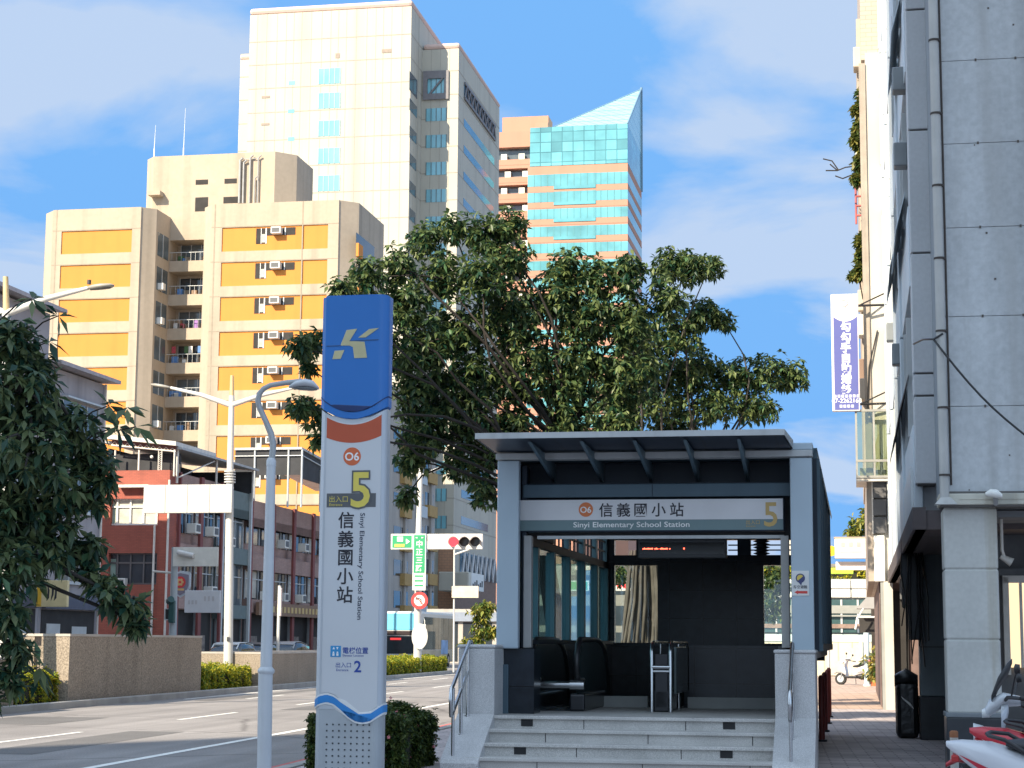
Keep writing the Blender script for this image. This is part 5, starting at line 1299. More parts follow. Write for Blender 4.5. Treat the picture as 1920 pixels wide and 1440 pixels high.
q = MB(); q.box(.02, 9, .16, .5, ZS, TOP); q.mi(0).box(0.0, .06, .05, 1.9, ZS - .02, TOP); q.mi(1).box(.06, 9, .162, .17, ZS, TOP); q.build('wall_core', [conc_d, seam], ra)
bt = MB(); rg = np.random.default_rng(5)
for z in rows[:8]:
    for x in np.arange(.55, 6, .5): bt.box(x - .012, x + .012, .018, .034, z - .016, z + .016)
for k in range(38):
    x, z = rg.uniform(.2, 2.4), rg.uniform(ZS, 12); s_ = rg.uniform(.006, .014); bt.box(x - s_, x + s_, .024, .032, z - s_, z + s_)
bt.build('bolt', mat('rusty_bolt', (.10, .085, .075), .8), ra)
q = MB(); zb0, zb1 = az(1800, 947), az(1800, 926)
q.bbox(-.05, 9, -.06, .6, zb0, zb1, .012); q.mi(1).box(-.03, 9, -.03, .5, zb0 - .022, zb0 - .001); q.box(-.02, 9, -.02, .45, zb1 + .001, zb1 + .03); q.mi(0).box(.2, 9, -.068, -.058, (zb0 + zb1) / 2 - .004, (zb0 + zb1) / 2 + .004); q.build('ring_beam', [beige_p, seam], ra)
# the pilaster strip and the street front behind it
bl = 1.9; c0, c1 = ax(1706, bl, 400), ax(1744, bl, 400); zc_b = az(1725, 908, bl)
q = MB(); ed = [908, 742, 700, 474, 243, 17]; zz = [az(1725, y, bl) for y in ed] + [TOP]
for i in range(len(zz) - 1): q.bbox(c0, .02, bl, bl + .6, zz[i] + .014, zz[i + 1] - .014, .012)
q.mi(1).box(c0 + .03, .0, bl + .04, bl + .55, zc_b, TOP); q.mi(2).box(c1 + .01, .03, bl - .03, bl, zc_b - .05, TOP)
q.build('pilaster', [conc_l, seam, conc_l], ra)
q = MB(); q.box(c0 + .10, 8, bl + .5, 24.0, zc_b - .35, TOP); q.build('street_wall', conc_l, ra)
fz = zc_b - .3; q = MB()
for k in range(5):           # storey strips of blue-white panels and projecting window hoods
    z = fz + 3.1 * k
    for j in range(5):
        l0 = 2.6 - .35 + j * 4.7; q.mi(0).bbox(c0 - .02, c0 + .1, l0, l0 + 4.3, z, z + 1.15, .01)
        q.mi(1).box(c0 + .06, c0 + .1, l0, l0 + 4.3, z + 1.15, z + 2.9)
        q.mi(2).box(c0 - .04, c0 + .06, l0 + 1.4, l0 + 1.5, z + 1.15, z + 2.9); q.box(c0 - .04, c0 + .06, l0 + 2.9, l0 + 3.0, z + 1.15, z + 2.9)
        q.mi(0).bbox(c0 - .06, c0 + .1, l0 + 4.3, l0 + 4.7, z - .02, z + 3.05, .01)
q.build('street_window_bay', [facade_b, grey_glass, alu], ra)
for k, (l0, z, h) in enumerate(((3.2, 8.2, 1.7), (3.6, 5.55, 1.5), (8.0, 8.6, 1.6), (8.2, 5.6, 1.5), (3.2, 11.2, 1.6))):
    q = MB(); q.mi(k % 2).add([(c0 - .02, l0, z), (c0 - .02, l0 + 3.4, z), (c0 - .17, l0 + 3.4, z - .55), (c0 - .17, l0, z - .55), (c0 - .02, l0, z - .05), (c0 - .02, l0 + 3.4, z - .05), (c0 - .17, l0 + 3.4, z - .6), (c0 - .17, l0, z - .6)],
        [(0, 1, 2, 3), (7, 6, 5, 4), (0, 3, 7, 4), (1, 5, 6, 2), (3, 2, 6, 7)]); q.build('window_hood', [facade_b, mat('brown_hood', (.17, .145, .14), .6)], ra)
q = MB()
for l, z in ((2.9, 8.5), (2.8, 9.6), (7.0, 6.2), (12, 7.4)): q.bbox(c0 - .18, c0 + .02, l, l + .3, z, z + .35, .02)
q.split('meter_box', mat('box_grey', (.22, .24, .25), .5), ra)
# white fascia sheet and the dark edge of the arcade ceiling
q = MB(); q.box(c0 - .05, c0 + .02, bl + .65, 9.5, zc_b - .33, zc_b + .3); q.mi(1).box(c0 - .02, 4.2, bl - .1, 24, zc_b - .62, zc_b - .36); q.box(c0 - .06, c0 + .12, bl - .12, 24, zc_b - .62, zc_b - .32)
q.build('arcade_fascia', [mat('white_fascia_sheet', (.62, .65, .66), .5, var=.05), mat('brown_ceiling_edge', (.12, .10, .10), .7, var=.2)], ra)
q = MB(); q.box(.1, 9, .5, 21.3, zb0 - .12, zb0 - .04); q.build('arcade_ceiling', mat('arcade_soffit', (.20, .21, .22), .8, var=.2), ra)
# pillars
x0, x1 = ax(1774, .1, 1200), ax(1876, .1, 1200); zp = az(1820, 1338, .1)
q = MB(); js = [az(1820, y, .1) for y in (1199, 1067)]
zz = [zp] + js + [zb0 - .03]
for i in range(3): q.bbox(x0, x1, .1, .75, zz[i] + .004, zz[i + 1] - .004, .02)
q.box(x0 + .015, x1 - .015, .115, .735, zp, zb0 - .025); q.mi(1).bbox(x0 - .02, x1 + .02, .08, .77, SW, zp - .05, .015); q.mi(2).bbox(x0 - .03, x1 + .03, .07, .78, zp - .05, zp + .01, .012)
q.build('pillar', [pillar_m, stone_b, mat('plinth_cap', (.15, .17, .185), .5, var=.12)], ra)
l2 = 9.0; x0b, x1b = ax(1724, l2, 1200), ax(1776, l2, 1200); zp2 = az(1750, 1306, l2)
q = MB(); q.bbox(x0b, x1b, l2, l2 + .7, zp2, zc_b - .4, .02); q.mi(1).bbox(x0b - .02, x1b + .02, l2 - .02, l2 + .72, SW, zp2, .015); q.mi(2).box(x0b - .002, x1b + .002, l2 - .006, l2, az(1750, 1213, l2) - .01, az(1750, 1213, l2) + .01)
q.build('pillar', [mat('blue_grey_pillar', (.20, .24, .26), .6, var=.12, streak=.15), stone_b, seam], ra)
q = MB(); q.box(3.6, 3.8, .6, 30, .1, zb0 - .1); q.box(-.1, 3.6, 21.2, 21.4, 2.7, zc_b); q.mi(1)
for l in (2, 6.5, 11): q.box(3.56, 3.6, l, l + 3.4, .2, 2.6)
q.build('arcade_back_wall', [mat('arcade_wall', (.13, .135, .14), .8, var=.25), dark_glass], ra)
# framed sunlit wall beyond the arcade, its sunlight put in as glow
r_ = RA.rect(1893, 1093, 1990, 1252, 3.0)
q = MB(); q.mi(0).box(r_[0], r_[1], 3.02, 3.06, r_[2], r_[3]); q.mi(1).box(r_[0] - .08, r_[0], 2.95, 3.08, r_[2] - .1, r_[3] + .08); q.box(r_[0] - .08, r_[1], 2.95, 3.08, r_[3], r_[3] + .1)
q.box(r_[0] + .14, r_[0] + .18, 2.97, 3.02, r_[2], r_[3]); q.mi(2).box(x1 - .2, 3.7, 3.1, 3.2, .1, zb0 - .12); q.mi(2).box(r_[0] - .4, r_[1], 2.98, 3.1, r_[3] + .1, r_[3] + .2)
q.build('sunlit_wall_glow', [glow('sun_glow', (1.0, .72, .43), .68), steel_white, mat('arcade_wall', (.13, .135, .14))], ra)
hk = MB(); x = ax(1876, .9, 1040); hk.tube([(x + .02, .9, zb0 - .04), (x + .02, .9, zb0 - .52), (x + .06, .9, zb0 - .66)], .022, 8); hk.tube([(x + .0, .9, zb0 - .6), (x + .14, .9, zb0 - .68)], [.03, .06], 8); hk.build('ceiling_hook', steel_white, ra)
# drain pipe with hopper
q = MB(); xp = ax(1764.5, -.06, 600); rpx = .058
q.tube([(xp - .012, -.08, az(1764, 936)), (xp - .0, -.08, TOP)], rpx, 14); q.mi(1)
for y in (79, 216, 351, 487, 623, 766, 892):
    z = az(1764, y); q.tube([(xp, -.08, z - .012), (xp, -.08, z + .012)], rpx + .016, 14)
q.mi(0).loft([], 4) if False else None
zz0, zz1 = zb0 - .002, az(1764, 934)
q.mi(0).add([(xp - .14, -.2, zz0), (xp + .14, -.2, zz0), (xp + .14, .0, zz0), (xp - .14, .0, zz0), (xp - .06, -.14, zz1), (xp + .06, -.14, zz1), (xp + .06, -.02, zz1), (xp - .06, -.02, zz1)], [(3, 2, 1, 0), (4, 5, 6, 7), (0, 1, 5, 4), (1, 2, 6, 5), (2, 3, 7, 6), (3, 0, 4, 7)])
q.mi(1).tube([(xp + .075, -.03, az(1780, 910)), (xp + .075, -.03, TOP)], .014, 6); q.build('drain_pipe', [mat('old_pvc', (.43, .43, .41), .6, var=.1, streak=.2), mat('rust_clip', (.055, .045, .04), .8)], ra)
# security camera on the beam
cc = at(RA, 'security_camera', 'small white dome security camera on the beam above the near pillar', 'camera', None, ax(1862, -.06, 930), -.06, 0)
z = az(1862, 930, -.1); q = MB(); q.loft([(-.10, -.12, z + .02, .03, .02), (-.04, -.13, z + .03, .07, .05), (.04, -.13, z + .02, .075, .055), (.10, -.12, z - .01, .05, .03)], 12, 2.2); q.build('housing', white_frame, cc)
q = MB(); q.tube([(.02, -.08, z - .01), (.03, -.02, z - .07), (.03, .01, z - .10)], .028, 8); q.build('bracket', mat('bracket_grey', (.3, .3, .3), .5), cc)
# sagging cable
cb = at(RA, 'overhead_cable', 'black cable slung from the pilaster across the grey panel wall', 'cable', None, 0, 0, 0)
q = MB(); a = (ax(1713, 1.85, 645), 1.85, az(1713, 645, 1.85)); m = (ax(1750, -.1, 637), -.14, az(1750, 637, -.1)); e = (ax(1930, -.5, 822), -.5, az(1930, 822, -.5))
mid = lambda u: tuple(m[i] + (e[i] - m[i]) * u - (.10 * math.sin(math.pi * u) if i == 2 else 0) for i in range(3))
q.tube([a, tuple((a[i] + m[i]) / 2 + (.03 if i == 2 else 0) for i in range(3)), m] + [mid(u) for u in np.linspace(.12, 1, 8)], .014, 6); q.tube([m, (ax(1768, -.12, 626), -.14, az(1768, 626, -.12))], .014, 6); q.build('wire', black_rubber, cb)
# clutter in the arcade mouth: meters, hanging cables, covered machine
for k, (px, py0, py1, ly) in enumerate(((1700, 1010, 1140, 8.6), (1712, 1040, 1200, 8.4))):
    t = at(RA, 'meter_board', ('dark meter board with tangled wires beside the blue-grey pillar, the upper one', 'dark meter board with tangled wires beside the blue-grey pillar, the lower one')[k], 'meter board', None, ax(px, ly, py0), ly, 0)
    q = MB(); z0, z1 = az(px, py1, ly), az(px, py0, ly); q.bbox(-.10, .12, 0, .18, z0, z1, .02); q.build('case', mat('meter_dark', (.05, .055, .06), .5), t)
    q = MB(); rg = np.random.default_rng(k + 4)
    for j in range(9): 
        x = rg.uniform(-.2, .2); q.tube([(x, -.04, z1 + rg.uniform(0, .4)), (x + rg.uniform(-.1, .1), -.1, (z0 + z1) / 2), (x + rg.uniform(-.1, .1), -.04, z0 - rg.uniform(0, .5))], .012, 5)
    q.build('wire', black_rubber, t)
t = at(RA, 'covered_machine', 'black plastic-covered machine standing against the blue-grey pillar', 'machine', None, ax(1700, 9.4, 1300), 9.4, SW)
q = MB(); q.bbox(-.19, .2, 0, .5, 0, .95, .09); q.mi(0).loft([(-.2, .2, .98, .10, .10), (0, .22, 1.06, .2, .14), (.2, .22, .98, .1, .1)], 12); q.build('cover', mat('black_plastic_sheet', (.015, .016, .018), .25, bump=.8, bscale=9), t)
q = MB(); q.add([(-.1, -.012, .72), (-.06, -.012, .66), (.12, -.012, .50), (.06, -.012, .60)], [(0, 1, 2, 3)]); q.build('pale_strip', white_frame, t)  # narrow white strip slanting across the front of the cover

# ================================================================ THE SUNLIT NEIGHBOUR AND ITS BALCONIES
NB = Frame((RA.w(0, 24.2).x, RA.w(0, 24.2).y), STREET)
nbd = at(NB, 'neighbour_building', 'sunlit white end wall of the next building, with leaf shadows and stacked balconies', 'building')
white_w = mat('white_render', (.52, .49, .44), .8, var=.12, scale=.7, streak=.25)
def nx(px, ly=0, py=600): return NB.front(px, py, ly)[0]
def nz_(px, py, ly=0): return NB.front(px, py, ly)[1]
xn = nx(1626); zt1 = nz_(1640, 98)
q = MB(); q.mi(1).box(nx(1619), nx(1631), -.06, 16, nz_(1640, 1090), zt1 - .3); q.mi(0).box(nx(1631) + .002, 6, 0, 16, nz_(1640, 1090), zt1); q.build('wall', [white_w, mat('tan_pilaster', (.36, .31, .26), .8, var=.15, streak=.25)], nbd)
q = MB(); q.box(nx(1624), 6, .6, 16, zt1, zt1 + 6); q.build('upper_wall', grid_mat('beige_small_tiles', (.50, .42, .34), (.36, .3, .25), .3, .12, .01, off=.5, scale=.8), nbd)
q = MB(); q.box(nx(1616), xn - .002, 1.5, 14, nz_(1620, 870), nz_(1620, 0)); q.build('balcony_stack', mat('balcony_tan', (.46, .38, .31), .8, var=.15, streak=.2), nbd)  # plain tan box for the stacked balconies
q = MB()
for k, y in enumerate((108, 300, 480, 560, 610, 690, 730)):
    z = nz_(1615, y, 1); q.mi(k % 3).bbox(nx(1609, 1) , xn - .01, .9 + .3 * (k % 2), 1.5, z - .28, z + .28, .03)
q.split('balcony_box', [mat('box_cream', (.55, .47, .37), .7), steel_white, mat('box_brown', (.24, .16, .12), .7)], nbd)
q = MB(); q.box(nx(1610, .8), xn, .8, .9, nz_(1615, 420, .8), nz_(1615, 345, .8)); q.mi(0)
q = MB()
for k in range(4): z = nz_(1612, 350 + 18 * k, 1); q.tube([(nx(1609, 1), 1, z), (xn, 1, z)], .03, 5)
q.tube([(nx(1609, 1), 1, nz_(1612, 420, 1)), (nx(1609, 1), 1, nz_(1612, 345, 1))], .03, 5); q.build('balcony_rail', mat('red_rail', (.40, .10, .10), .6), nbd)
q = MB(); q.tube([(xn + .25, -.05, nz_(1640, 620)), (xn + .02, -.1, nz_(1640, 690)), (xn - .03, -.1, nz_(1640, 760)), (xn + .1, -.05, nz_(1640, 800))], .02, 5); q.build('loose_wire', black_rubber, nbd)
# glass balcony bay
gb = at(NB, 'glass_balcony', 'steel-framed glazed balcony jutting from the neighbour building above the pavement', 'balcony', None, 0, 0, 0)
r_ = NB.rect(1604, 768, 1676, 896, -.35); zmid = nz_(1640, 866, -.35); x0, x1 = r_[0], r_[1]; zB, zTp = r_[2], r_[3]
q = MB()
for x in (x0, x0 + (x1 - x0) * .46, x1 - .06): q.box(x, x + .05, -.36, -.30, zB, zTp); q.box(x, x + .05, .9, .96, zB, zTp) if x < x1 - .1 else None
for z in (zB, zmid, zTp - .05): q.box(x0, x1, -.37, -.29, z, z + .06); q.box(x0, x0 + .05, -.29, .96, z, z + .06)
q.build('frame', mat('grey_balcony_frame', (.30, .30, .28), .5, .2), gb)
q = MB(); q.box(x0 + .05, x1, -.335, -.33, zB + .06, zTp - .05); q.box(x0 + .02, x0 + .025, -.29, .9, zB + .06, zTp - .05); q.build('glazing', glass('balcony_glass', (.80, .84, .72), .12), gb)
q = MB(); q.box(x0, x1, -.34, 1.6, zB - .08, zB - .002); q.mi(1).box(x0 + .1, x0 + .25, .2, .5, zB, zB + .3); q.build('floor_slab', [steel_white, beige_p], gb)
# sign boards under it
db = at(NB, 'sign_board', 'tall dark shop board of three stacked panels under the glass balcony', 'sign', None, 0, 0, 0)
r_ = NB.rect(1637, 902, 1662, 1001, -.15); q = MB()
for k in range(3):
    a = r_[2] + (r_[3] - r_[2]) * k / 3; q.mi(0).bbox(r_[0], r_[1], -.15, -.02, a + .02, a + (r_[3] - r_[2]) / 3 - .02, .01)
q.mi(1).box(r_[0] - .03, r_[0] + .01, -.14, -.03, r_[2], r_[3] + .05); q.build('panel', [mat('dark_board', (.10, .10, .105), .5), steel_white], db)
wb_ = at(NB, 'sign_board', 'blank white lit board on the wall below the dark stacked panels', 'sign', None, 0, 0, 0)
r_ = NB.rect(1639, 1004, 1659, 1090, -.14); q = MB(); q.bbox(r_[0], r_[1], -.14, -.005, r_[2], r_[3], .01); q.build('board', white_frame, wb_)
# shop front and white posts at its foot
q = MB(); q.box(nx(1638, .3), 6, .3, 16, .1, nz_(1640, 1090)); q.mi(1).box(nx(1640, .2), nx(1690, .2), .2, .3, .12, nz_(1640, 1108)); q.build('shop_wall', [mat('brown_shopfront', (.16, .11, .10), .7, var=.3), dark_in], nbd)
q = MB(); a = nx(1659, -.1, 1200); q.box(a, a + .22, -.12, .06, SW, nz_(1660, 1090, -.1)); q.mi(1).box(a - .08, a, -.1, .0, SW, nz_(1660, 1090, -.1)); q.build('white_pier', [white_w, mat('pier_grey', (.28, .29, .28), .7)], nbd)

# plants on the balconies
ivy = leaf_mat('balcony_leaf', (.04, .09, .025), (.12, .20, .06), .35)
def balcony_plant(label, blobs, n, L, seed, cat='plant', stems=()):
    t = at(NB, 'balcony_plant', label, cat, None, xn, .4, 0); rg = np.random.default_rng(seed); P_, D_ = [], []
    q = MB()
    for (px, py, rpx, h) in blobs:
        x, z = nx(px, .3, py) - xn, nz_(px, py, .3); k = rpx / 82; d = rg.normal(0, 1, (n, 3)); d /= np.linalg.norm(d, axis=1, keepdims=True)
        P_.append(np.array([x, -.1, z]) + d * np.array([k, k * .9, k * h]) * rg.random((n, 1)) ** .5); D_.append(d + np.array([-.2, 0, .3]))
        q.tube([(.1, .3, z - k * h), (x * .5, .0, z), (x, -.1, z + k * .3)], [.03, .02, .01], 5)
    for s_ in stems: q.tube([(nx(a, .2, c) - xn, -.1, nz_(a, c, .2)) for a, c in s_], .018, 5)
    q.build('stem', bark, t); leaf_mesh('foliage', ivy, np.concatenate(P_), np.concatenate(D_), rg, L, L * .3, 6, .4, 1.0, t); return t
balcony_plant('bushy creeper hanging off the highest balcony of the sunlit neighbour building', [(1628, 150, 13, 1.2), (1622, 180, 16, 1.3), (1612, 205, 13, 1.2), (1616, 245, 17, 1.5), (1608, 265, 12, 1.3), (1614, 305, 15, 1.3), (1608, 335, 8, 1)], 60, .20, 3, stems=(((1600, 310), (1585, 312), (1570, 318), (1548, 318)), ((1572, 317), (1560, 300), (1543, 296)), ((1570, 318), (1556, 306)), ((1600, 325), (1580, 333), (1566, 328))))
balcony_plant('grassy potted plant on a lower balcony, above the blue wedding banner', [(1619, 450, 8, 1.6), (1618, 480, 8, 1.6), (1616, 505, 7, 1.2)], 45, .26, 4)
balcony_plant('sparse twiggy plant in a white pot just over the blue wedding banner', [(1612, 520, 7, .8), (1598, 518, 6, .7)], 14, .16, 6, stems=(((1618, 560), (1612, 525), (1596, 512)),))

# blue wedding banner
o_ = P(1584, 660, 47); BN = Frame((o_.x, o_.y), STREET)
bn = at(BN, 'banner_sign', 'tall blue and white vertical wedding-shop banner projecting over the pavement', 'sign', None, 0, 0, 0)
r_ = BN.rect(1559, 551, 1611, 771, 0); x0, x1, z0, z1 = r_; w = x1 - x0; h = z1 - z0
q = MB(); q.bbox(x0, x1, 0, .16, z0, z1, .02); q.build('board', mat('banner_white', (.64, .60, .62), .55), bn)
bl_ = mat('banner_blue', (.085, .10, .32), .5, var=.06, scale=1.0)
q = MB(); zt = z1 - h * .195; n = 10; xs = [x0 + w * .09 + (w * .86) * i / n for i in range(n + 1)]
q.plate([(xs[0], z0 + h * .012), (xs[-1], z0 + h * .012)] + [(x, zt - .13 * (1 - ((x - (xs[0] + xs[-1]) / 2) / (w * .43)) ** 2)) for x in xs[::-1]], -.006, -.0005); q.build('blue_field', bl_, bn)
q = MB(); xm = (xs[0] + xs[-1]) / 2
for i, ch in enumerate('勾勾手自助婚紗'): q.text(ch, xm, -.008, z1 - h * (.315 + .0885 * i), .27, .03, True)
q.text('07-2262168', xm, -.008, z0 + h * .072, .155, .012, True); q.build('lettering', mat('letter_white', (.78, .78, .76)), bn)
q = MB()
for zz_, k in ((z0 + h * .115, 7), (z0 + h * .03, 4)):
    for i in range(k): q.box(xm + (i - k / 2) * .095 + .012, xm + (i - k / 2) * .095 + .08, -.008, -.006, zz_, zz_ + .075)
q.build('small_print', mat('print_pale', (.55, .56, .66), .5), bn)
q = MB(); zc_ = z1 - h * .10; q.tube([(xm - .07, -.008, zc_ + .14), (xm + .05, -.008, zc_ + .12), (xm + .07, -.008, zc_ + .03), (xm, -.008, zc_ - .03), (xm + .02, -.008, zc_ - .14)], .007, 5); q.tube([(xm - .08, -.008, zc_ + .08), (xm - .05, -.008, zc_ - .02), (xm, -.008, zc_ - .03)], .006, 5); q.build('emblem', mat('emblem_pinkgrey', (.46, .36, .36), .6), bn)
q = MB()
for f_ in (.06, .9): q.tube([(x1, .08, z0 + h * f_), (x1 + 1.2, .3, z0 + h * f_ + .05)], .03, 6); q.tube([(x1, .08, z0 + h * f_), (x1 + 1.0, .3, z0 + h * f_ + .5)], .02, 6)
q.build('arm', black_rubber, bn)

# ================================================================ FAR END OF THE PAVEMENT
def board(name, label, px0, py0, px1, py1, Y, m, cat='sign', th=.2, ang=STREET):
    o = P((px0 + px1) / 2, (py0 + py1) / 2, Y); fr = Frame((o.x, o.y), ang); t = at(fr, name, label, cat, None, 0, 0, 0); r = fr.rect(px0, py0, px1, py1, 0)
    q = MB(); q.bbox(r[0], r[1], 0, th, r[2], r[3], .02); q.build('board', m, t); return t, fr, r
t, fr, r = board('sign_box', 'square white shop sign with pale pink characters over the far pavement', 1565, 1010, 1626, 1047, 62, mat('sign_offwhite', (.66, .62, .60), .5))
q = MB(); s_ = (r[1] - r[0])
for i in range(3): q.box(r[0] + s_ * (.2 + .24 * i), r[0] + s_ * (.32 + .24 * i), -.008, -.004, r[2] + (r[3] - r[2]) * .58, r[2] + (r[3] - r[2]) * .82)
q.mi(1).box(r[0] + s_ * .15, r[0] + s_ * .85, -.008, -.004, r[2] + (r[3] - r[2]) * .30, r[2] + (r[3] - r[2]) * .37); q.build('lettering', [mat('letter_pink', (.58, .36, .36), .6), mat('letter_palegrey', (.45, .43, .43), .6)], t)
q = MB(); q.tube([(r[0] - .02, .1, r[3] + .03), (r[1] + .6, .1, r[3] + .03)], .04, 6); q.tube([(r[1] + .3, .1, r[3] + .2), (r[1] + .3, .1, r[2] - 1.0)], .12, 6); q.build('arm', mat('sign_arm', (.35, .26, .2), .6), t)
board('sign_box', 'narrow white sign right below the square white shop sign', 1567, 1053, 1626, 1069, 62.3, mat('sign_offwhite', (.66, .62, .60)))
t, fr, r = board('sign_box', 'lime green and yellow shop fascia beneath the white signs at the end of the pavement', 1528, 1065, 1600, 1076, 95.5, mat('lime_board', (.36, .56, .05), .5))
# yellow oval sign
o = P(1549, 1033, 72); fr = Frame((o.x, o.y), STREET); t = at(fr, 'oval_sign', 'bright yellow oval sign just right of the entrance wall', 'sign', None, 0, 0, 0)
r = fr.rect(1533, 1023, 1567, 1043, 0); q = MB(); q.plate([((r[0] + r[1]) / 2 + (r[1] - r[0]) / 2 * math.copysign(abs(math.cos(a)) ** .6, math.cos(a)), (r[2] + r[3]) / 2 + (r[3] - r[2]) / 2 * math.copysign(abs(math.sin(a)) ** .6, math.sin(a))) for a in np.linspace(0, 2 * math.pi, 28, endpoint=False)], 0, .16); q.build('board', mat('sign_yellow', (.78, .50, .02), .5), t)
q = MB(); q.tube([((r[0] + r[1]) / 2, .2, .1), ((r[0] + r[1]) / 2, .2, r[3])], .06, 6); q.build('pole', alu, t)
# low shop block across the side street
o = P(1580, 1250, 99); CS = Frame((o.x, o.y), STREET)
cs = at(CS, 'corner_shop', 'low corner shop across the side street, white panels on top, glass front, cream garden wall', 'shop', None, 0, 0, 0)
def cz(py, ly=0): return CS.front(1580, py, ly)[1]
cl, cr_ = -6.0, 3.4
q = MB(); q.box(cl, cr_, .4, 9, 0, cz(1085)); q.build('wall', mat('shop_grey', (.27, .28, .27), .7, var=.1), cs)
q = MB(); n = 6
for i in range(n):
    a = cl + (cr_ - 1.6 - cl) * i / n; c = cl + (cr_ - 1.6 - cl) * (i + 1) / n
    q.bbox(a + .03, c - .03, .2, .4, cz(1120), cz(1105) , .02); q.bbox(a + .03, c - .03, .2, .4, cz(1103), cz(1087), .02)
q.build('white_panel', white_frame, cs)
q = MB(); q.mi(0).box(cl, cr_, .3, .41, cz(1186), cz(1124)); q.mi(1).box(cl, cr_, .22, .3, cz(1150), cz(1135)); q.mi(2)
for i in range(12): x = cl + (cr_ - cl) * i / 11; q.box(x - .05, x + .05, .24, .3, cz(1186), cz(1124))
q.mi(1).box(cl, cr_, .1, .3, cz(1156), cz(1153)); q.mi(3).box(cl, cr_, .2, .3, cz(1178), cz(1170)); q.build('shopfront', [mat('shop_teal_glass', (.05, .10, .10), .1, var=.4, scale=.7, spec=.8), mat('shop_fascia', (.26, .27, .25), .6), alu, mat('shop_brown', (.22, .15, .12), .7, var=.3)], cs)
q = MB(); q.box(cl, cr_, -.25, .1, cz(1203), cz(1190)); q.build('cyan_parapet', mat('cyan_white_paint', (.50, .62, .62), .7), cs)
q = MB(); q.box(cl, cr_, -.2, .2, 0, cz(1203)); q.mi(1)
for i in range(14): x = cl + (cr_ - cl) * i / 13; q.box(x - .03, x + .03, -.215, -.2, .1, cz(1204))
for i in range(9):     # stair stepping up along the wall
    z = cz(1251 - 6 * i); q.mi(2).box(CS.front(1553 + 7.2 * i, 1240, -.4)[0], CS.front(1560.5 + 7.2 * i, 1240, -.4)[0], -1.2, -.22, .05, z)
q.build('garden_wall', [mat('cream_wall', (.56, .52, .40), .8, var=.08), mat('wall_line', (.40, .37, .29), .8), mat('stair_cream', (.58, .53, .43), .8)], cs)
hg = hedge(CS, cl, cr_, .5, 1.8, .62, 'planted strip along the roof of the corner shop', hedge_bright, 1500, .16, cz(1086), None, 0, 21)
# white tower block sliver far behind
o = P(1545, 1010, 190); fr = Frame((o.x, o.y), STREET); t = at(fr, 'far_building', 'pale far block peeping over the corner shop, right of the entrance', 'building', None, 0, 0, 0)
r = fr.rect(1480, 985, 1556, 1260, 0); q = MB(); q.box(r[0], r[1], 0, 8, 0, fr.front(1545, 1006)[1]); q.box(r[0], r[1] - 1.1, 1, 7, 0, fr.front(1545, 992)[1]); q.build('wall', white_w, t)
q = MB()
for k in range(4): z = fr.front(1545, 1016 + 12 * k)[1]; q.box(r[0] + .5, r[1] - .6, -.04, .02, z - .5, z)
q.build('window', grey_glass, t)
# tan post column and gable awning
o = P(1625, 1230, 74); fr = Frame((o.x, o.y), STREET); t = at(fr, 'pole', 'pale blue-white round column before the gabled awning on the pavement', 'column', None, 0, 0, SW)
q = MB(); q.cyl((0, 0), .11, 0, fr.front(1625, 1162)[1] - SW, 16); q.cyl((0, 0), .16, 0, .08, 16); q.build('shaft', mat('pale_blue_paint', (.50, .62, .68), .5), t)
o = P(1632, 1130, 71); fr = Frame((o.x, o.y), STREET); t = at(fr, 'gable_awning', 'grey gabled shop awning with white frame projecting over the pavement', 'awning', None, 0, 0, 0)
r = fr.rect(1606, 1117, 1657, 1141, 0); q = MB(); xm = r[1] - .25
q.add([(r[0], 0, r[2]), (r[1], 0, r[2]), (r[1], 0, r[3]), (r[0] + (r[1] - r[0]) * .42, 0, r[3]), (r[0], 1.6, r[2]), (r[1], 1.6, r[2]), (r[1], 1.6, r[3]), (r[0] + (r[1] - r[0]) * .42, 1.6, r[3])], [(0, 1, 2, 3), (7, 6, 5, 4), (3, 2, 6, 7), (0, 3, 7, 4), (1, 0, 4, 5), (2, 1, 5, 6)]); q.build('canopy', mat('grey_canvas', (.30, .30, .30), .8, var=.1), t)
q = MB(); zl = fr.front(1620, 1157)[1]; zq = fr.front(1608, 1180)[1]
q.tube([(r[0] + .02, -.03, zl), (r[1], -.03, zl)], .035, 6); q.tube([(r[0] + .05, -.03, zl), (r[0] + .25, -.03, r[2])], .035, 6); q.tube([(r[0] + .02, -.03, zl), (r[0] - .06, -.03, zq)], .04, 6); q.tube([(r[1] - .1, -.03, zl), (r[1] - .1, -.03, r[2])], .035, 6); q.build('frame', white_frame, t)
q = MB(); q.box(r[0] + .1, r[1], .6, .7, fr.front(1620, 1186)[1], zl); q.build('dark_backing', dark_in, t)
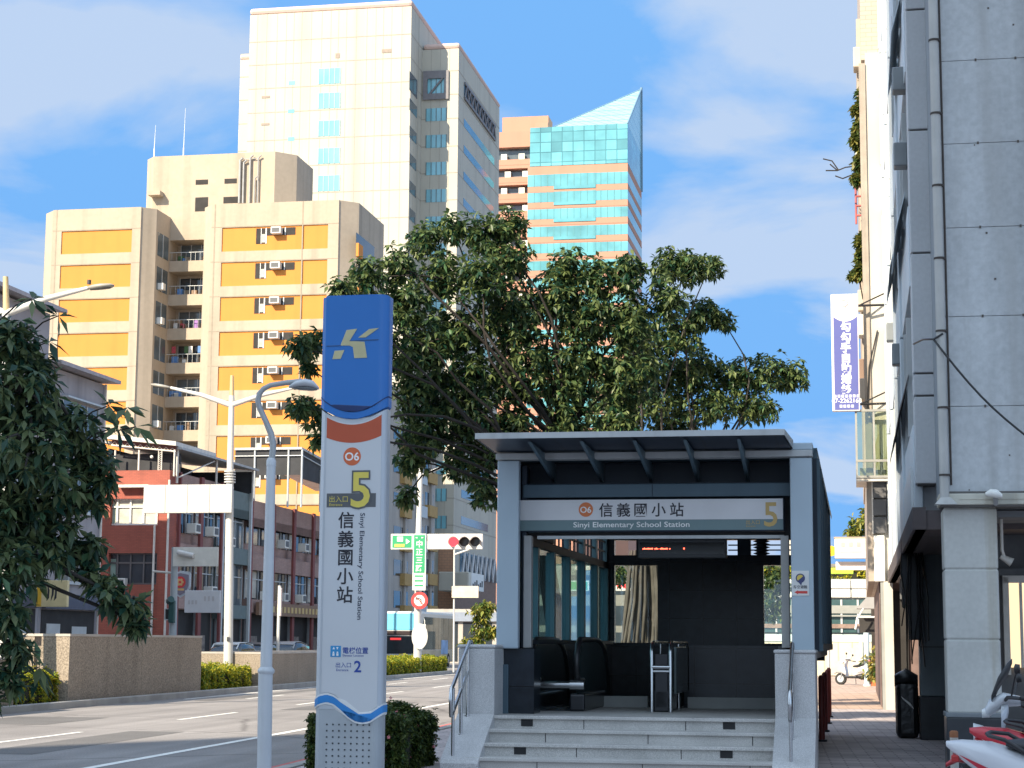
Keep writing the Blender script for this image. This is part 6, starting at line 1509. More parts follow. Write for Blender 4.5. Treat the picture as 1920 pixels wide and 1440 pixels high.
# plants in orange pots, parked white scooter comes later
pot_leaf = leaf_mat('pot_leaf', (.06, .12, .03), (.20, .27, .07), .4)
def potted(label, px, py, Y, h, spread, seed, flower=False):
    o = P(px, py, Y); t = empty('potted_plant', (o.x, o.y, SW), 0, label, 'plant', None); rg = np.random.default_rng(seed)
    q = MB(); q.tube([(0, 0, 0), (0, 0, .28), (0, 0, .36), (0, 0, .38)], [.13, .19, .20, .17], 16); q.build('pot', mat('terracotta', (.56, .17, .07), .7, var=.1), t)
    n = 90; d = rg.normal(0, 1, (n, 3)); d[:, 2] = abs(d[:, 2]); d /= np.linalg.norm(d, axis=1, keepdims=True)
    p = np.array([0, 0, .35]) + d * np.array([spread, spread, h]) * rg.random((n, 1)) ** .6
    leaf_mesh('foliage', pot_leaf, p, d + np.array([0, 0, .3]), rg, .22, .05, 6, .4, 1.0, t)
    q = MB()
    for k in range(5): e = p[k * 9]; q.tube([(0, 0, .33), (e[0] * .5, e[1] * .5, e[2] * .6), tuple(e)], .012, 5)
    q.build('stem', bark, t)
    if flower:
        q = MB()
        for k in range(12): c = p[k * 5]; q.loft([(c[0] - .05, c[1] - .05, c[2], .01, .01), (c[0], c[1] - .05, c[2] + .02, .05, .05), (c[0] + .05, c[1] - .05, c[2], .01, .01)], 6, 2)
        q.build('blossom', mat('pink_blossom', (.62, .20, .22)), t)
potted('bushy plant in an orange pot by the wall, nearer the white scooter', 1639, 1270, 74, 1.35, .5, 5, True)
potted('leafy plant in an orange pot beside the white pier of the neighbour building', 1653, 1277, 70, .9, .38, 6)
# dark railings along the right flank of the entrance
for i, (px, Y) in enumerate(((1540.5, 31.5), (1546.5, 35.0), (1552, 38.5), (1555, 42))):
    o = P(px, 1330, Y); t = empty('bollard', (o.x, o.y, SW), 0, ('dark red steel bollard beside the entrance flank, nearest of the row', 'dark red steel bollard beside the entrance flank, second of the row', 'dark red steel bollard beside the entrance flank, third of the row', 'dark red steel bollard beside the entrance flank, farthest of the row')[i], 'bollard', 'bollards beside the entrance')
    q = MB(); q.tube([(0, 0, .03), (0, 0, 1.05), (0, 0, 1.09)], [.05, .05, .025], 12); q.build('post', mat('bollard_red', (.16, .025, .02), .45, var=.2), t)
    q = MB(); q.tube([(0, 0, 0), (0, 0, .035)], .085, 12); q.build('foot', black_rubber, t)
# steel post by the motorcycles
o = P(1790, 1440, 20.3); t = empty('steel_post', (o.x, o.y, SW), 0, 'weathered grey steel post with rusty top, before the near pillar', 'post', None)
zt = P(1790, 1372, 20.3).z - SW; q = MB(); q.tube([(0, 0, 0), (0, 0, zt - .06)], .045, 14); q.build('shaft', mat('old_steel_post', (.36, .35, .32), .6, var=.15, streak=.2), t)
q = MB(); q.tube([(0, 0, zt - .06), (0, 0, zt), (0, 0, zt + .012)], [.046, .046, .03], 14); q.build('cap', rust, t)
# ================================================================ STREET LAMPS, SIGNALS, SIGNS
def fr_at(px, py, Y, ang=STREET): o = P(px, py, Y); return Frame((o.x, o.y), ang)
pole_w = mat('white_pole_paint', (.58, .575, .55), .5, .05, var=.06, scale=1.2, streak=.12)
def arm_lamp(b_arm, b_head, base, p1, p2, mat_i=0):
    """tapering arm from base to p1, flat lamp head from p1 to p2"""
    d = Vector(p1) - Vector(base); q = MB(); q.tube([base, tuple(Vector(base) + d * .5 + Vector((0, 0, .06))), p1], [.095, .075, .05], 10); q.build('arm', pole_w, b_arm)
    a, c = Vector(p1), Vector(p2); q = MB(); m = (a + c) / 2; ln = (c - a).length / 2; s = 1 if c.x > a.x else -1; sl = (c.z - a.z) / (c.x - a.x)
    sec = [(-1, .05, .03), (-.6, .13, .06), (.1, .17, .065), (.8, .13, .045), (1, .05, .02)]
    q.loft([(m.x + k * ln, m.y, m.z + sl * k * ln, w, h) for k, w, h in sec], 14, 2.6); h = q.build('lamp_head', mat('lamp_head_grey', (.30, .285, .25), .4), b_head)
    q = MB(); q.loft([(m.x + k * ln * .8, m.y, m.z + sl * k * ln * .8 - .045, w * .7, .02) for k, w, hh in sec], 12, 2.6); q.build('lens', mat('lens_dark', (.10, .095, .085), .3), h)
# double-arm lamp on the median
fr = fr_at(429, 1230, 62.6); t = at(fr, 'street_lamp', 'tall white double-arm street lamp on the median, blank sign panel on its shaft', 'street lamp', None, 0, 0, .12)
fx = lambda px, py, ly=0: fr.front(px, py, ly)[0]; fzz = lambda px, py, ly=0: fr.front(px, py, ly)[1] - .12
J0 = (fx(433, 760), 0, fzz(433, 760)); q = MB(); q.tube([(0, 0, 0), (fx(431, 900), 0, fzz(431, 900))], [.16, .125], 18); q.tube([(fx(431, 900), 0, fzz(431, 900)), (fx(434.5, 742), 0, fzz(434, 742))], [.115, .095], 16); q.build('pole', pole_w, t)
q = MB(); q.tube([(fx(434.5, 742), 0, fzz(434, 742)), (fx(435, 704), 0, fzz(435, 704))], [.085, .06], 12); q.build('finial', mat('gilt_spike', (.62, .46, .24), .4, .2), t)
arm_lamp(t, t, J0, (fx(320, 727), 0, fzz(320, 727)), (fx(284, 721), 0, fzz(284, 721)))
arm_lamp(t, t, J0, (fx(548, 728), 0, fzz(548, 728)), (fx(582, 723), 0, fzz(582, 723)))
q = MB()
for py in (884, 889, 894, 899, 904): z = fzz(431, py); q.tube([(fx(431, py), 0, z - .02), (fx(431, py), 0, z + .02)], .19, 16)
q.build('collar_ring', pole_w, t)
q = MB(); r_ = (fx(270, 935, -.3), fx(436, 935, -.3), fzz(350, 962, -.3), fzz(350, 909, -.3)); n = 4
for i in range(n): a = r_[0] + (r_[1] - r_[0]) * i / n; q.bbox(a + .003, a + (r_[1] - r_[0]) / n - .003, -.36, -.22, r_[2], r_[3], .012)
q.build('blank_sign_panel', mat('sign_panel_white', (.47, .47, .45), .5, var=.02), t)
q = MB()
q.tube([(fx(325, 915, -.15), -.15, r_[3] - .2), (0.05, -.15, r_[3] - .1)], .05, 8); q.tube([(fx(325, 915, -.15), -.15, r_[2] + .2), (0.05, -.15, r_[2] + .2)], .05, 8); q.build('sign_arm', pole_w, t)
q = MB(); q.bbox(-.03, .06, -.19, -.14, fzz(421, 1202), fzz(421, 1194), .01); q.build('access_door', mat('door_black', (.04, .04, .045), .5), t)
# lamp at the left edge, shaft rising from the left tree
fr2 = fr_at(12, 1240, 45); t = at(fr2, 'street_lamp', 'tall white street lamp rising out of the left tree, single arm pointing right', 'street lamp', None, 0, 0, .12)
gx_ = lambda px, py: fr2.front(px, py, 0)[0]; gz_ = lambda px, py: fr2.front(px, py, 0)[1] - .12
q = MB(); q.tube([(0, 0, 0), (gx_(12, 590), 0, gz_(12, 590))], [.16, .10], 16); q.build('pole', pole_w, t)
q = MB(); q.tube([(gx_(12, 590), 0, gz_(12, 590)), (gx_(10.5, 519), 0, gz_(10, 519))], [.085, .065], 12); q.build('finial', mat('gilt_spike', (.62, .46, .24)), t)
arm_lamp(t, t, (gx_(12, 588), 0, gz_(12, 588)), (gx_(165, 540), 0, gz_(165, 540)), (gx_(213, 535), 0, gz_(213, 535)))
arm_lamp(t, t, (gx_(12, 588), 0, gz_(12, 588)), (gx_(-140, 540), 0, gz_(-140, 540)), (gx_(-188, 535), 0, gz_(-188, 535)))
q = MB(); q.cyl((gx_(167, 533), 0), .05, gz_(167, 533), gz_(167, 525), 10); q.build('photocell', mat('door_black', (.04, .04, .045)), t)
# signal mast with road signs
fr3 = fr_at(783, 1200, 92); t = at(fr3, 'traffic_signal', 'white signal mast with red light lit, green road-name boards and round no-turn sign', 'traffic signal', None, 0, 0, .12)
hx = lambda px, py=1050, ly=0: fr3.front(px, py, ly)[0]; hz_ = lambda py, px=800, ly=0: fr3.front(px, py, ly)[1] - .12
q = MB(); q.tube([(0, 0, 0), (hx(785, 1000), 0, hz_(1000, 785)), (hx(788.5, 872), 0, hz_(872, 788))], [.20, .15, .12], 14); q.tube([(hx(788.5, 872), 0, hz_(872, 788)), (hx(789, 868), 0, hz_(868, 788))], [.13, .10], 12); q.build('mast', pole_w, t)
q = MB(); z = hz_(893, 787); q.tube([(hx(788, 893), 0, z), (hx(765, 884), 0, hz_(884, 766))], [.09, .07], 10); q.tube([(hx(788, 893), 0, z), (hx(826, 877), 0, hz_(877, 826))], [.09, .07], 10); q.build('lamp_arm', pole_w, t)
q = MB(); z0, z1 = hz_(1030, 850, -.3), hz_(1001, 850, -.3); a, c = hx(801, 1015, -.3), hx(905, 1015, -.3); q.bbox(a, c, -.32, -.14, z0, z1, .03); q.build('signal_housing', mat('signal_white', (.62, .60, .57), .5), t)
for i, px in enumerate((850, 870.5, 891)):
    q = MB(); x = hx(px, 1015, -.3); zc_ = hz_(1015.5, px, -.3)
    q.disc((x, zc_), .235, -.33, -.322, 20); q.build('signal_lens', glow('red_lamp', (1, .03, .04), 2.2) if i == 0 else mat('dead_lens', (.05, .042, .04), .25), t)
    q = MB(); pts = [(x + .26 * math.cos(u), -.34, zc_ + .26 * math.sin(u)) for u in np.linspace(-.5, math.pi + .3, 12)]
    for k in range(11):
        p0, p1 = pts[k], pts[k + 1]; q.quad(p0, p1, (p1[0] + .10, -.72, p1[2] - .06), (p0[0] + .10, -.72, p0[2] - .06))
    q.build('visor', mat('visor_dark', (.14, .10, .09), .5), t)
green = mat('sign_green', (.02, .30, .13), .5, var=.04); sgw = mat('sign_edge_white', (.70, .72, .68), .5)
q = MB(); a, c = hx(733, 1015, -.3), hx(775, 1015, -.3); z0, z1 = hz_(1030, 755, -.3), hz_(1001, 755, -.3); q.bbox(a, c, -.32, -.26, z0, z1, .01); q.build('green_board_edge', sgw, t)
q = MB(); q.box(a + .08, c - .08, -.335, -.321, z0 + .08, z1 - .08); q.build('green_board', green, t)
q = MB(); zm = (z0 + z1) / 2; q.plate([(c - .36, zm - .14), (c - .16, zm), (c - .36, zm + .14)], -.35, -.336); q.box(a + .32, a + .62, -.35, -.336, zm + .0, zm + .24); q.mi(1).box(a + .2, a + .7, -.35, -.336, zm - .26, zm - .12); q.build('green_board_mark', [sgw, mat('letter_yellow', (.66, .54, .10))], t)
q = MB(); a, c = hx(774.5, 1055, -.34), hx(799, 1055, -.34); z0, z1 = hz_(1107, 787, -.34), hz_(1001, 787, -.34); q.bbox(a, c, -.42, -.34, z0, z1, .01); q.build('street_name_edge', sgw, t)
zk = z0 + (z1 - z0) * .31; q = MB(); q.box(a + .05, c - .05, -.435, -.421, zk, z1 - .06); q.build('street_name_board', green, t)
q = MB(); xm = (a + c) / 2; hh = (z1 - .06 - zk)
for i, ch in enumerate('中正三路'): q.text(ch, xm, -.438, z1 - .06 - hh * (.31 + .215 * i), .36, .02, True)
q.plate([(xm - .22, z1 - .12 - hh * .04), (xm - .1, z1 - .16 - hh * .04), (xm - .1, z1 - .08 - hh * .04)][::1], -.45, -.437); q.plate([(xm + .22, z1 - .12 - hh * .04), (xm + .1, z1 - .08 - hh * .04), (xm + .1, z1 - .16 - hh * .04)], -.45, -.437); q.build('street_name', sgw, t)
q = MB()
for k in range(3): q.box(a + .1, c - .12, -.425, -.421, z0 + (zk - z0) * (.22 + .27 * k), z0 + (zk - z0) * (.32 + .27 * k))
q.build('street_name_small', green, t)
cxn, czn = hx(787, 1126, -.3), hz_(1126, 787, -.3); q = MB(); q.disc((cxn, czn), .42, -.36, -.30, 30); q.build('no_turn_ring', mat('sign_red', (.60, .045, .045), .5), t)
q = MB(); q.disc((cxn, czn), .27, -.372, -.361, 26); q.build('no_turn_face', sgw, t)
q = MB(); q.tube([(cxn + .08, -.377, czn - .16), (cxn + .08, -.377, czn + .06), (cxn - .04, -.377, czn + .1), (cxn - .13, -.377, czn + .08)], .026, 6); q.plate([(cxn - .2, czn + .08), (cxn - .1, czn + .0), (cxn - .1, czn + .17)], -.38, -.373); q.build('no_turn_arrow', mat('sign_black', (.03, .03, .035)), t)
q = MB(); q.plate([(cxn - .20, czn + .17), (cxn - .17, czn + .2), (cxn + .20, czn - .17), (cxn + .17, czn - .2)][::-1], -.385, -.381); q.build('no_turn_slash', mat('sign_red', (.60, .045, .045)), t)
q = MB(); a2 = hx(778, 1195, -.1); q.plate([(hx(787, 1192, -.25) + .40 * math.cos(u), hz_(1193, 787, -.25) + .62 * math.sin(u)) for u in np.linspace(0, 6.283, 24, endpoint=False)], -.27, -.24); q.build('oval_plate', pole_w, t)
# thin sign post with blank plate right of the mast
fr4 = fr_at(851, 1210, 97); t = at(fr4, 'sign_post', 'thin pole carrying a blank cream plate, right of the signal mast', 'sign', None, 0, 0, .1)
kz = lambda py: fr4.front(851, py, 0)[1] - .1; kx = lambda px: fr4.front(px, 1110, 0)[0]
q = MB(); q.tube([(0, 0, 0), (kx(851), 0, kz(1030))], .05, 8); q.tube([(kx(851), 0, kz(1040)), (kx(880), 0, kz(1030))], .05, 8); q.build('pole', pole_w, t)
q = MB(); q.bbox(kx(848), kx(898), -.14, -.06, kz(1121), kz(1099), .01); q.build('plate', mat('cream_plate', (.60, .52, .42), .6), t)
# corner pole with pedestrian signal, shield badge and white back boards
fr5 = fr_at(324, 1190, 86); t = at(fr5, 'signal_pole', 'grey corner pole with dark green signal heads and a white back board catching sun', 'traffic signal', None, 0, 0, .1)
ux = lambda px, ly=0: fr5.front(px, 1100, ly)[0]; uz = lambda py, ly=0: fr5.front(324, py, ly)[1] - .1
grp = mat('grey_pole_paint', (.34, .37, .385), .5, .1, var=.08)
q = MB(); q.tube([(0, 0, 0), (ux(326), 0, uz(1026))], [.19, .15], 14); q.build('pole', grp, t)
q = MB(); q.bbox(ux(323, -.3), ux(408, -.3), -.34, -.28, uz(1062, -.3), uz(1026, -.3), .01); q.build('back_board', mat('board_white', (.64, .62, .56), .5), t)
q = MB(); q.tube([(ux(331, -.5), -.5, uz(1036)), (ux(361, -.5), -.5, uz(1043))], .12, 10); q.build('camera_tube', mat('signal_white', (.62, .60, .57)), t)
q = MB(); q.bbox(ux(320, -.2), ux(331, -.2), -.42, -.2, uz(1168), uz(1126), .04); q.tube([(ux(322), -.3, uz(1128)), (ux(329), -.5, uz(1124))], .16, 10); q.build('signal_head', mat('dark_green_case', (.02, .07, .065), .5), t)
q = MB(); x0_, x1_, z0_, z1_ = ux(311, -.2), ux(319, -.2), uz(1162), uz(1142); q.tube([(x0_, -.2, z0_), (x1_, -.2, z0_), (x1_, -.2, z1_), (x0_, -.2, z1_), (x0_, -.2, z0_)], .035, 6); q.mi(1).box(x0_, x1_, -.2, -.12, z0_, z1_); q.build('small_signal', [alu, dark_in], t)
q = MB(); q.tube([(ux(285, .1), .1, uz(1071)), (ux(322, .1), .1, uz(1074))], .05, 8); q.build('side_arm', steel_white, t)
fr6 = fr_at(339, 1096, 92); t = at(fr6, 'shield_sign', 'shield-shaped badge with red emblem and white rim on the row house front', 'sign', None, 0, 0, 0)
r_ = fr6.rect(319, 1071, 357, 1120, 0); w = r_[1] - r_[0]; h = r_[3] - r_[2]; xm = (r_[0] + r_[1]) / 2
sh = lambda k: [(xm + w * .5 * k * math.sin(u) * (1 if True else 0), r_[2] + h * .5 + h * .5 * k * (-math.cos(u))) for u in np.linspace(0, 2 * math.pi, 24, endpoint=False)]
shp = lambda k: [(xm, r_[2] + h * (.5 - .5 * k)), (xm + w * .32 * k, r_[2] + h * (.5 - .36 * k)), (xm + w * .48 * k, r_[2] + h * (.5 - .08 * k)), (xm + w * .48 * k, r_[2] + h * (.5 + .42 * k)), (xm, r_[2] + h * (.5 + .5 * k)), (xm - w * .48 * k, r_[2] + h * (.5 + .42 * k)), (xm - w * .48 * k, r_[2] + h * (.5 - .08 * k)), (xm - w * .32 * k, r_[2] + h * (.5 - .36 * k))]
q = MB(); q.plate(shp(1.0), 0, .12); q.build('rim', mat('shield_rim', (.46, .49, .52), .5), t)
q = MB(); q.plate(shp(.86), -.02, -.001); q.build('field', mat('shield_field', (.20, .17, .21), .5), t)
q = MB(); q.disc((xm, r_[2] + h * .58), w * .27, -.035, -.021, 20); q.build('emblem_disc', mat('sign_red', (.60, .045, .045)), t)
q = MB()
for k in range(6): u = k * 1.047; q.disc((xm + w * .12 * math.cos(u), r_[2] + h * .58 + w * .12 * math.sin(u)), w * .065, -.045, -.036, 8)
q.box(xm - w * .2, xm + w * .2, -.03, -.021, r_[2] + h * .26, r_[2] + h * .34); q.build('emblem_petal', mat('petal_gold', (.62, .38, .16), .5), t)
# white shop board under it
t, fr7, r = board('shop_sign', 'large off-white shop board over the row house door, behind the shaft wall', 346, 1107, 412, 1149, 91, mat('board_grey_white', (.55, .55, .56), .55, var=.05))
q = MB(); s_ = r[1] - r[0]
for i, k in enumerate((.10, .2, .3, .55, .66, .78)): q.box(r[0] + s_ * k, r[0] + s_ * (k + .06), -.006, -.001, r[2] + (r[3] - r[2]) * (.38 if i < 3 else .52), r[2] + (r[3] - r[2]) * (.56 if i < 3 else .74))
q.build('lettering', mat('letter_palegrey', (.45, .43, .43)), t)
# slender white pole on the median end
fr8 = fr_at(521, 1200, 80); t = at(fr8, 'sign_post', 'slender white post standing before the gilt fascia of the row houses', 'post', None, 0, 0, .1)
q = MB(); z = fr8.front(522, 1098)[1] - .1; q.tube([(0, 0, 0), (0.02, 0, z)], .07, 10); q.build('pole', pole_w, t); q = MB(); q.bbox(.04, .14, -.12, .02, z - 1.3, z - .1, .02); q.build('plate', mat('plate_pinkwhite', (.58, .50, .48), .5), t)

# ================================================================ VEHICLES
tyre_m = mat('tyre', (.02, .02, .021), .8); rim_m = mat('wheel_rim', (.42, .43, .44), .35, .7); car_glass = mat('car_glass', (.03, .04, .045), .05, spec=.8)
def wheel(parent, c, r, w, n=20):
    q = MB(); q.tube([(c[0], c[1] - w / 2, c[2]), (c[0], c[1] - w * .42, c[2]), (c[0], c[1] + w * .42, c[2]), (c[0], c[1] + w / 2, c[2])], [r * .9, r, r, r * .9], n); o = q.build('wheel', tyre_m, parent)
    q = MB(); q.tube([(c[0], c[1] - w / 2 - .008, c[2]), (c[0], c[1] + w / 2 + .008, c[2])], r * .6, n); q.build('rim', rim_m, o); return o
def car(label, loc, rz, col, mname, van=0):
    t = empty('parked_car', loc, rz, label, 'car', None); body = mat(mname, col, .3, .1, var=.03, spec=.6); L_ = 4.4
    q = MB(); q.loft([(-2.2, 0, .62, .70, .22), (-2.1, 0, .62, .82, .34), (-1.2, 0, .62, .86, .36), (0, 0, .62, .87, .36), (1.2, 0, .60, .86, .33), (2.05, 0, .54, .80, .27), (2.2, 0, .5, .66, .18)], 18, 4); q.build('body', body, t)
    q = MB(); q.loft([(-1.95 - van * .1, 0, 1.0, .66, .1), (-1.5 - van * .3, 0, 1.16, .68, .30), (-.6, 0, 1.2, .70, .34 + van * .05), (.3, 0, 1.2, .69, .33 + van * .05), (.95, 0, 1.08, .66, .2), (1.3, 0, .95, .6, .06)], 16, 4.5); q.build('cabin_glass', car_glass, t)
    q = MB(); q.loft([(-1.5 - van * .3, 0, 1.44, .58, .04), (-.6, 0, 1.53 + van * .05, .62, .035), (.3, 0, 1.52 + van * .05, .60, .035), (.6, 0, 1.44, .54, .03)], 14, 3); q.build('roof', body, t)
    q = MB()
    for s_ in (-1, 1): q.tube([(1.25, s_ * .60, .98), (.5, s_ * .58, 1.47)], .035, 6); q.tube([(-.35, s_ * .68, .98), (-.3, s_ * .60, 1.5)], .03, 6); q.tube([(-1.9, s_ * .6, 1.0), (-1.45, s_ * .57, 1.45)], .05, 6)
    q.build('pillar_trim', body, t)
    for x in (-1.35, 1.38):
        for y in (-.74, .74): wheel(t, (x, y, .32), .32, .2)
    for y in (-.58, .58):
        q = MB(); q.bbox(2.05, 2.17, y - .17, y + .17, .60, .74, .03); q.build('headlight', mat('lamp_clear', (.6, .62, .62), .1), t); q = MB(); q.bbox(-2.22, -2.12, y - .15, y + .15, .66, .86, .03); q.build('tail_light', mat('lamp_red', (.4, .03, .03), .3), t)
    return t
o = P(431, 1225, 86); car('white car behind the low shaft wall, left of the totem, pale roof showing', (o.x, o.y, 0), math.pi / 2 - STREET + math.pi, (.62, .62, .6), 'car_white')
o = P(478, 1225, 90); car('dark grey car next to the white one, behind the low shaft wall', (o.x, o.y, 0), math.pi / 2 - STREET + math.pi, (.06, .06, .065), 'car_dark')
o = P(537, 1225, 96); car('small pale grey van-like car nearest the totem, behind the low shaft wall', (o.x, o.y, 0), math.pi / 2 - STREET + math.pi, (.34, .32, .31), 'car_greige', 1)
# bus
o = P(790, 1200, 118); BF = Frame((o.x, o.y), STREET); bs = at(BF, 'city_bus', 'city bus with light blue front and reflecting tall side windows, beyond the hedge', 'bus')
bw = mat('bus_white', (.60, .60, .57), .35, var=.04); bbl = mat('bus_light_blue', (.16, .50, .66), .35, var=.04)
zt = BF.front(760, 1146)[1]; q = MB(); q.bbox(-2.5, 0, 0, 9.8, .35, zt, .14); q.build('body', bw, bs)
def bz(py): return BF.front(760, py)[1]
q = MB(); q.bbox(-2.44, -.06, -.03, .1, bz(1182), bz(1149), .05); q.build('front_head', bbl, bs)
q = MB(); q.bbox(-2.42, -.08, -.028, .1, bz(1226), bz(1192), .04); q.build('windscreen', car_glass, bs)
q = MB(); q.box(-2.4, -.1, -.02, .05, bz(1191), bz(1183)); q.build('brow', mat('bus_black', (.03, .02, .022), .4), bs)
q = MB(); q.box(-2.0, -1.3, -.034, -.03, bz(1200), bz(1196)); q.build('route_display', glow('dim_red_led', (.8, .05, .05), .6), bs)
q = MB()
for l in np.arange(.5, 9, 1.45): q.box(-.01, .03, l, l + 1.38, 1.15, zt - .35)
q.build('side_window', mat('bus_window', (.13, .14, .12), .03, .0, var=.5, scale=.6, spec=1.0), bs)
q = MB(); q.box(-.005, .012, .2, 9.6, .4, 1.1); q.build('side_panel', mat('bus_tan', (.44, .40, .30), .4, var=.25, scale=.8), bs)
q = MB(); q.bbox(.012, .04, 5.6, 7.6, .85, 1.75, .01); q.build('blue_advert', mat('advert_blue', (.22, .38, .62), .5, var=.4, scale=1.2), bs)
for y in (1.9, 7.9):
    q = MB(); q.tube([(-.2, y, .45), (.02, y, .45)], .45, 20); w_ = q.build('wheel', tyre_m, bs); q = MB(); q.tube([(.0, y, .45), (.035, y, .45)], .24, 16); q.build('rim', rim_m, w_)
for x in (-2.55, .12):
    q = MB(); q.tube([(x * .98, .05, zt - .4), (x + (.14 if x > 0 else -.14), -.25, zt - .6), (x + (.14 if x > 0 else -.14), -.25, zt - .8)], .025, 6); q.bbox(x + (.06 if x > 0 else -.22), x + (.22 if x > 0 else -.06), -.3, -.2, zt - 1.3, zt - .8, .03); q.build('mirror', bw, bs)

# scooters -----------------------------------------------------------
def scooter(label, loc, rz, col, col2, cname, lean=.12, screen=False, group=None):
    t = empty('motor_scooter', loc, rz, label, 'scooter', group); t.rotation_euler = (lean, 0, rz)
    pm = mat(cname, col, .25, .0, var=.03, spec=.7); p2 = mat(cname + '_trim', col2, .3, .0, spec=.6); blk = mat('scooter_black', (.018, .018, .02), .4); mat('scooter_silver', (.46, .47, .48), .3, .6); seat_m = mat('seat_vinyl', (.025, .026, .03), .5, bump=.3, bscale=40)
    for x, r in ((.62, .235), (-.60, .235)):
        wheel(t, (x, 0, r), r, .11)
    # tail: sweeps up to the rear, sharp edge
    q = MB(); q.loft([(-1.04, 0, .87, .025, .02), (-.93, 0, .83, .10, .07), (-.72, 0, .74, .165, .15), (-.44, 0, .64, .175, .17), (-.12, 0, .54, .165, .16), (.05, 0, .45, .14, .14)], 16, 2.8); q.build('tail_body', pm, t)
    for s_ in (-1, 1):
        q = MB(); q.add([(-.94, s_ * .108, .81), (-.66, s_ * .178, .70), (-.25, s_ * .182, .55), (-.05, s_ * .165, .45), (-.38, s_ * .186, .53), (-.72, s_ * .172, .67)], [(0, 1, 2, 3, 4, 5)]); q.build('side_stripe', p2, t)
        q = MB(); q.bbox(-1.0, -.94, s_ * .05 - .035, s_ * .05 + .035, .745, .80, .012); q.build('tail_light', mat('lamp_red', (.4, .03, .03)), t)
    q = MB(); q.loft([(-.60, 0, .885, .07, .02), (-.46, 0, .87, .13, .05), (-.30, 0, .82, .155, .055), (-.08, 0, .755, .15, .055), (.10, 0, .74, .10, .03)], 14, 2.6); q.build('seat', seat_m, t)
    q = MB(); q.tube([(-.45, .15, .84), (-.60, .14, .93), (-.72, .08, .95), (-.74, 0, .95), (-.72, -.08, .95), (-.60, -.14, .93), (-.45, -.15, .84)], .016, 8); q.build('grab_rail', blk, t)
    q = MB(); q.bbox(-.1, .42, -.17, .17, .27, .34, .03); q.loft([(-.78, 0, .38, .08, .07), (-.5, 0, .36, .14, .12), (-.15, 0, .34, .13, .10)], 12, 3); q.build('floorboard', blk, t)
    q = MB(); q.loft([(.36, 0, .40, .20, .10), (.42, 0, .62, .22, .16), (.42, 0, .82, .18, .14), (.36, 0, .94, .10, .05)], 14, 2.6); q.loft([(.40, 0, .5, .17, .14), (.58, 0, .62, .14, .16), (.66, 0, .72, .07, .08)], 14, 2.4); q.build('front_shield', pm, t)
    q = MB(); q.loft([(.38, 0, .5, .185, .1), (.55, 0, .50, .10, .06), (.80, 0, .50, .07, .035), (.90, 0, .44, .03, .02)], 12, 2.4); q.build('front_fender', p2, t)
    q = MB()
    for s_ in (-1, 1): q.tube([(.62, s_ * .075, .235), (.50, s_ * .07, .62)], .022, 8)
    q.build('fork', MATS['scooter_silver'], t)
    q = MB(); q.tube([(.25, -.34, .98), (.36, -.22, 1.0), (.42, 0, .96), (.36, .22, 1.0), (.25, .34, .98)], .016, 8); hb = q.build('handlebar', blk, t)
    q = MB(); q.loft([(.26, 0, .99, .1, .04), (.40, 0, 1.0, .16, .06), (.52, 0, .93, .10, .07), (.57, 0, .88, .04, .03)], 14, 2.4); q.build('cowl', pm, t)
    if screen:
        q = MB(); q.loft([(.50, 0, 1.0, .15, .03), (.44, 0, 1.14, .14, .05), (.36, 0, 1.26, .10, .05), (.32, 0, 1.33, .05, .02)], 14, 3); q.build('windscreen', blk, t)
    q = MB(); q.loft([(.52, 0, .90, .07, .05), (.585, 0, .88, .05, .035)], 12, 2.2); q.build('headlight', mat('lamp_clear', (.6, .62, .62)), t)
    for s_ in (-1, 1):
        q = MB(); q.tube([(.25, s_ * .34, .98), (.13, s_ * .36, .97)], .022, 8); q.build('grip', black_rubber, hb)
        q = MB(); q.tube([(.33, s_ * .25, 1.0), (.30, s_ * .32, 1.14), (.28, s_ * .35, 1.20)], .008, 6); q.loft([(.25, s_ * .37, 1.22, .055, .04), (.29, s_ * .37, 1.22, .06, .045), (.30, s_ * .37, 1.22, .03, .02)], 12, 2.4); q.build('mirror', blk, t)
    q = MB(); q.tube([(-.15, -.17, .26), (-.45, -.20, .30), (-.80, -.21, .42)], [.04, .062, .05], 12); q.build('exhaust', mat('exhaust_grey', (.16, .16, .16), .35, .6), t)
    q = MB(); q.add([(-.9, -.06, .60), (-.9, .06, .60), (-.94, .05, .70), (-.94, -.05, .70), (-.72, -.06, .42), (-.72, .06, .42)], [(0, 1, 2, 3), (4, 5, 1, 0)]); q.build('mudguard', blk, t)
    q = MB()
    for s_ in (-1, 1): q.tube([(-.58, s_ * .11, .26), (-.52, s_ * .12, .56)], .028, 8)
    q.build('shock_absorber', mat('spring_red', (.35, .04, .03), .4), t)
    q = MB(); q.tube([(-.05, .14, .26), (-.1, .22, .02)], .016, 6); q.build('kickstand', blk, t)
    return t
def scooter_at(px_tail, Y, rz, *a, **k):
    o = P(px_tail, 1400, Y); d = Vector((math.cos(rz), math.sin(rz), 0)) * .98
    return scooter(a[0], (o.x + d.x, o.y + d.y, SW), rz, *a[1:], **k)
SG = 'scooters parked by the arcade pillar'
scooter_at(1793, 14.3, R(-20), 'white scooter with red side stripe, nearest at the bottom right corner', (.56, .57, .60), (.42, .02, .04), 'scooter_white', group=SG)
scooter_at(1832, 16.6, R(-14), 'red scooter with a white tail panel parked behind the white one', (.46, .02, .035), (.58, .58, .58), 'scooter_red', group=SG)
o = P(1874, 1400, 17.4); sc3 = scooter('white and black scooter with windscreen and mirrors facing the pavement, behind the red one', (o.x + .52, o.y + .1, SW), R(164), (.50, .53, .56), (.42, .03, .04), 'scooter_silver_white', screen=True, group=SG); sc3.scale = (1.08, 1.08, 1.10)
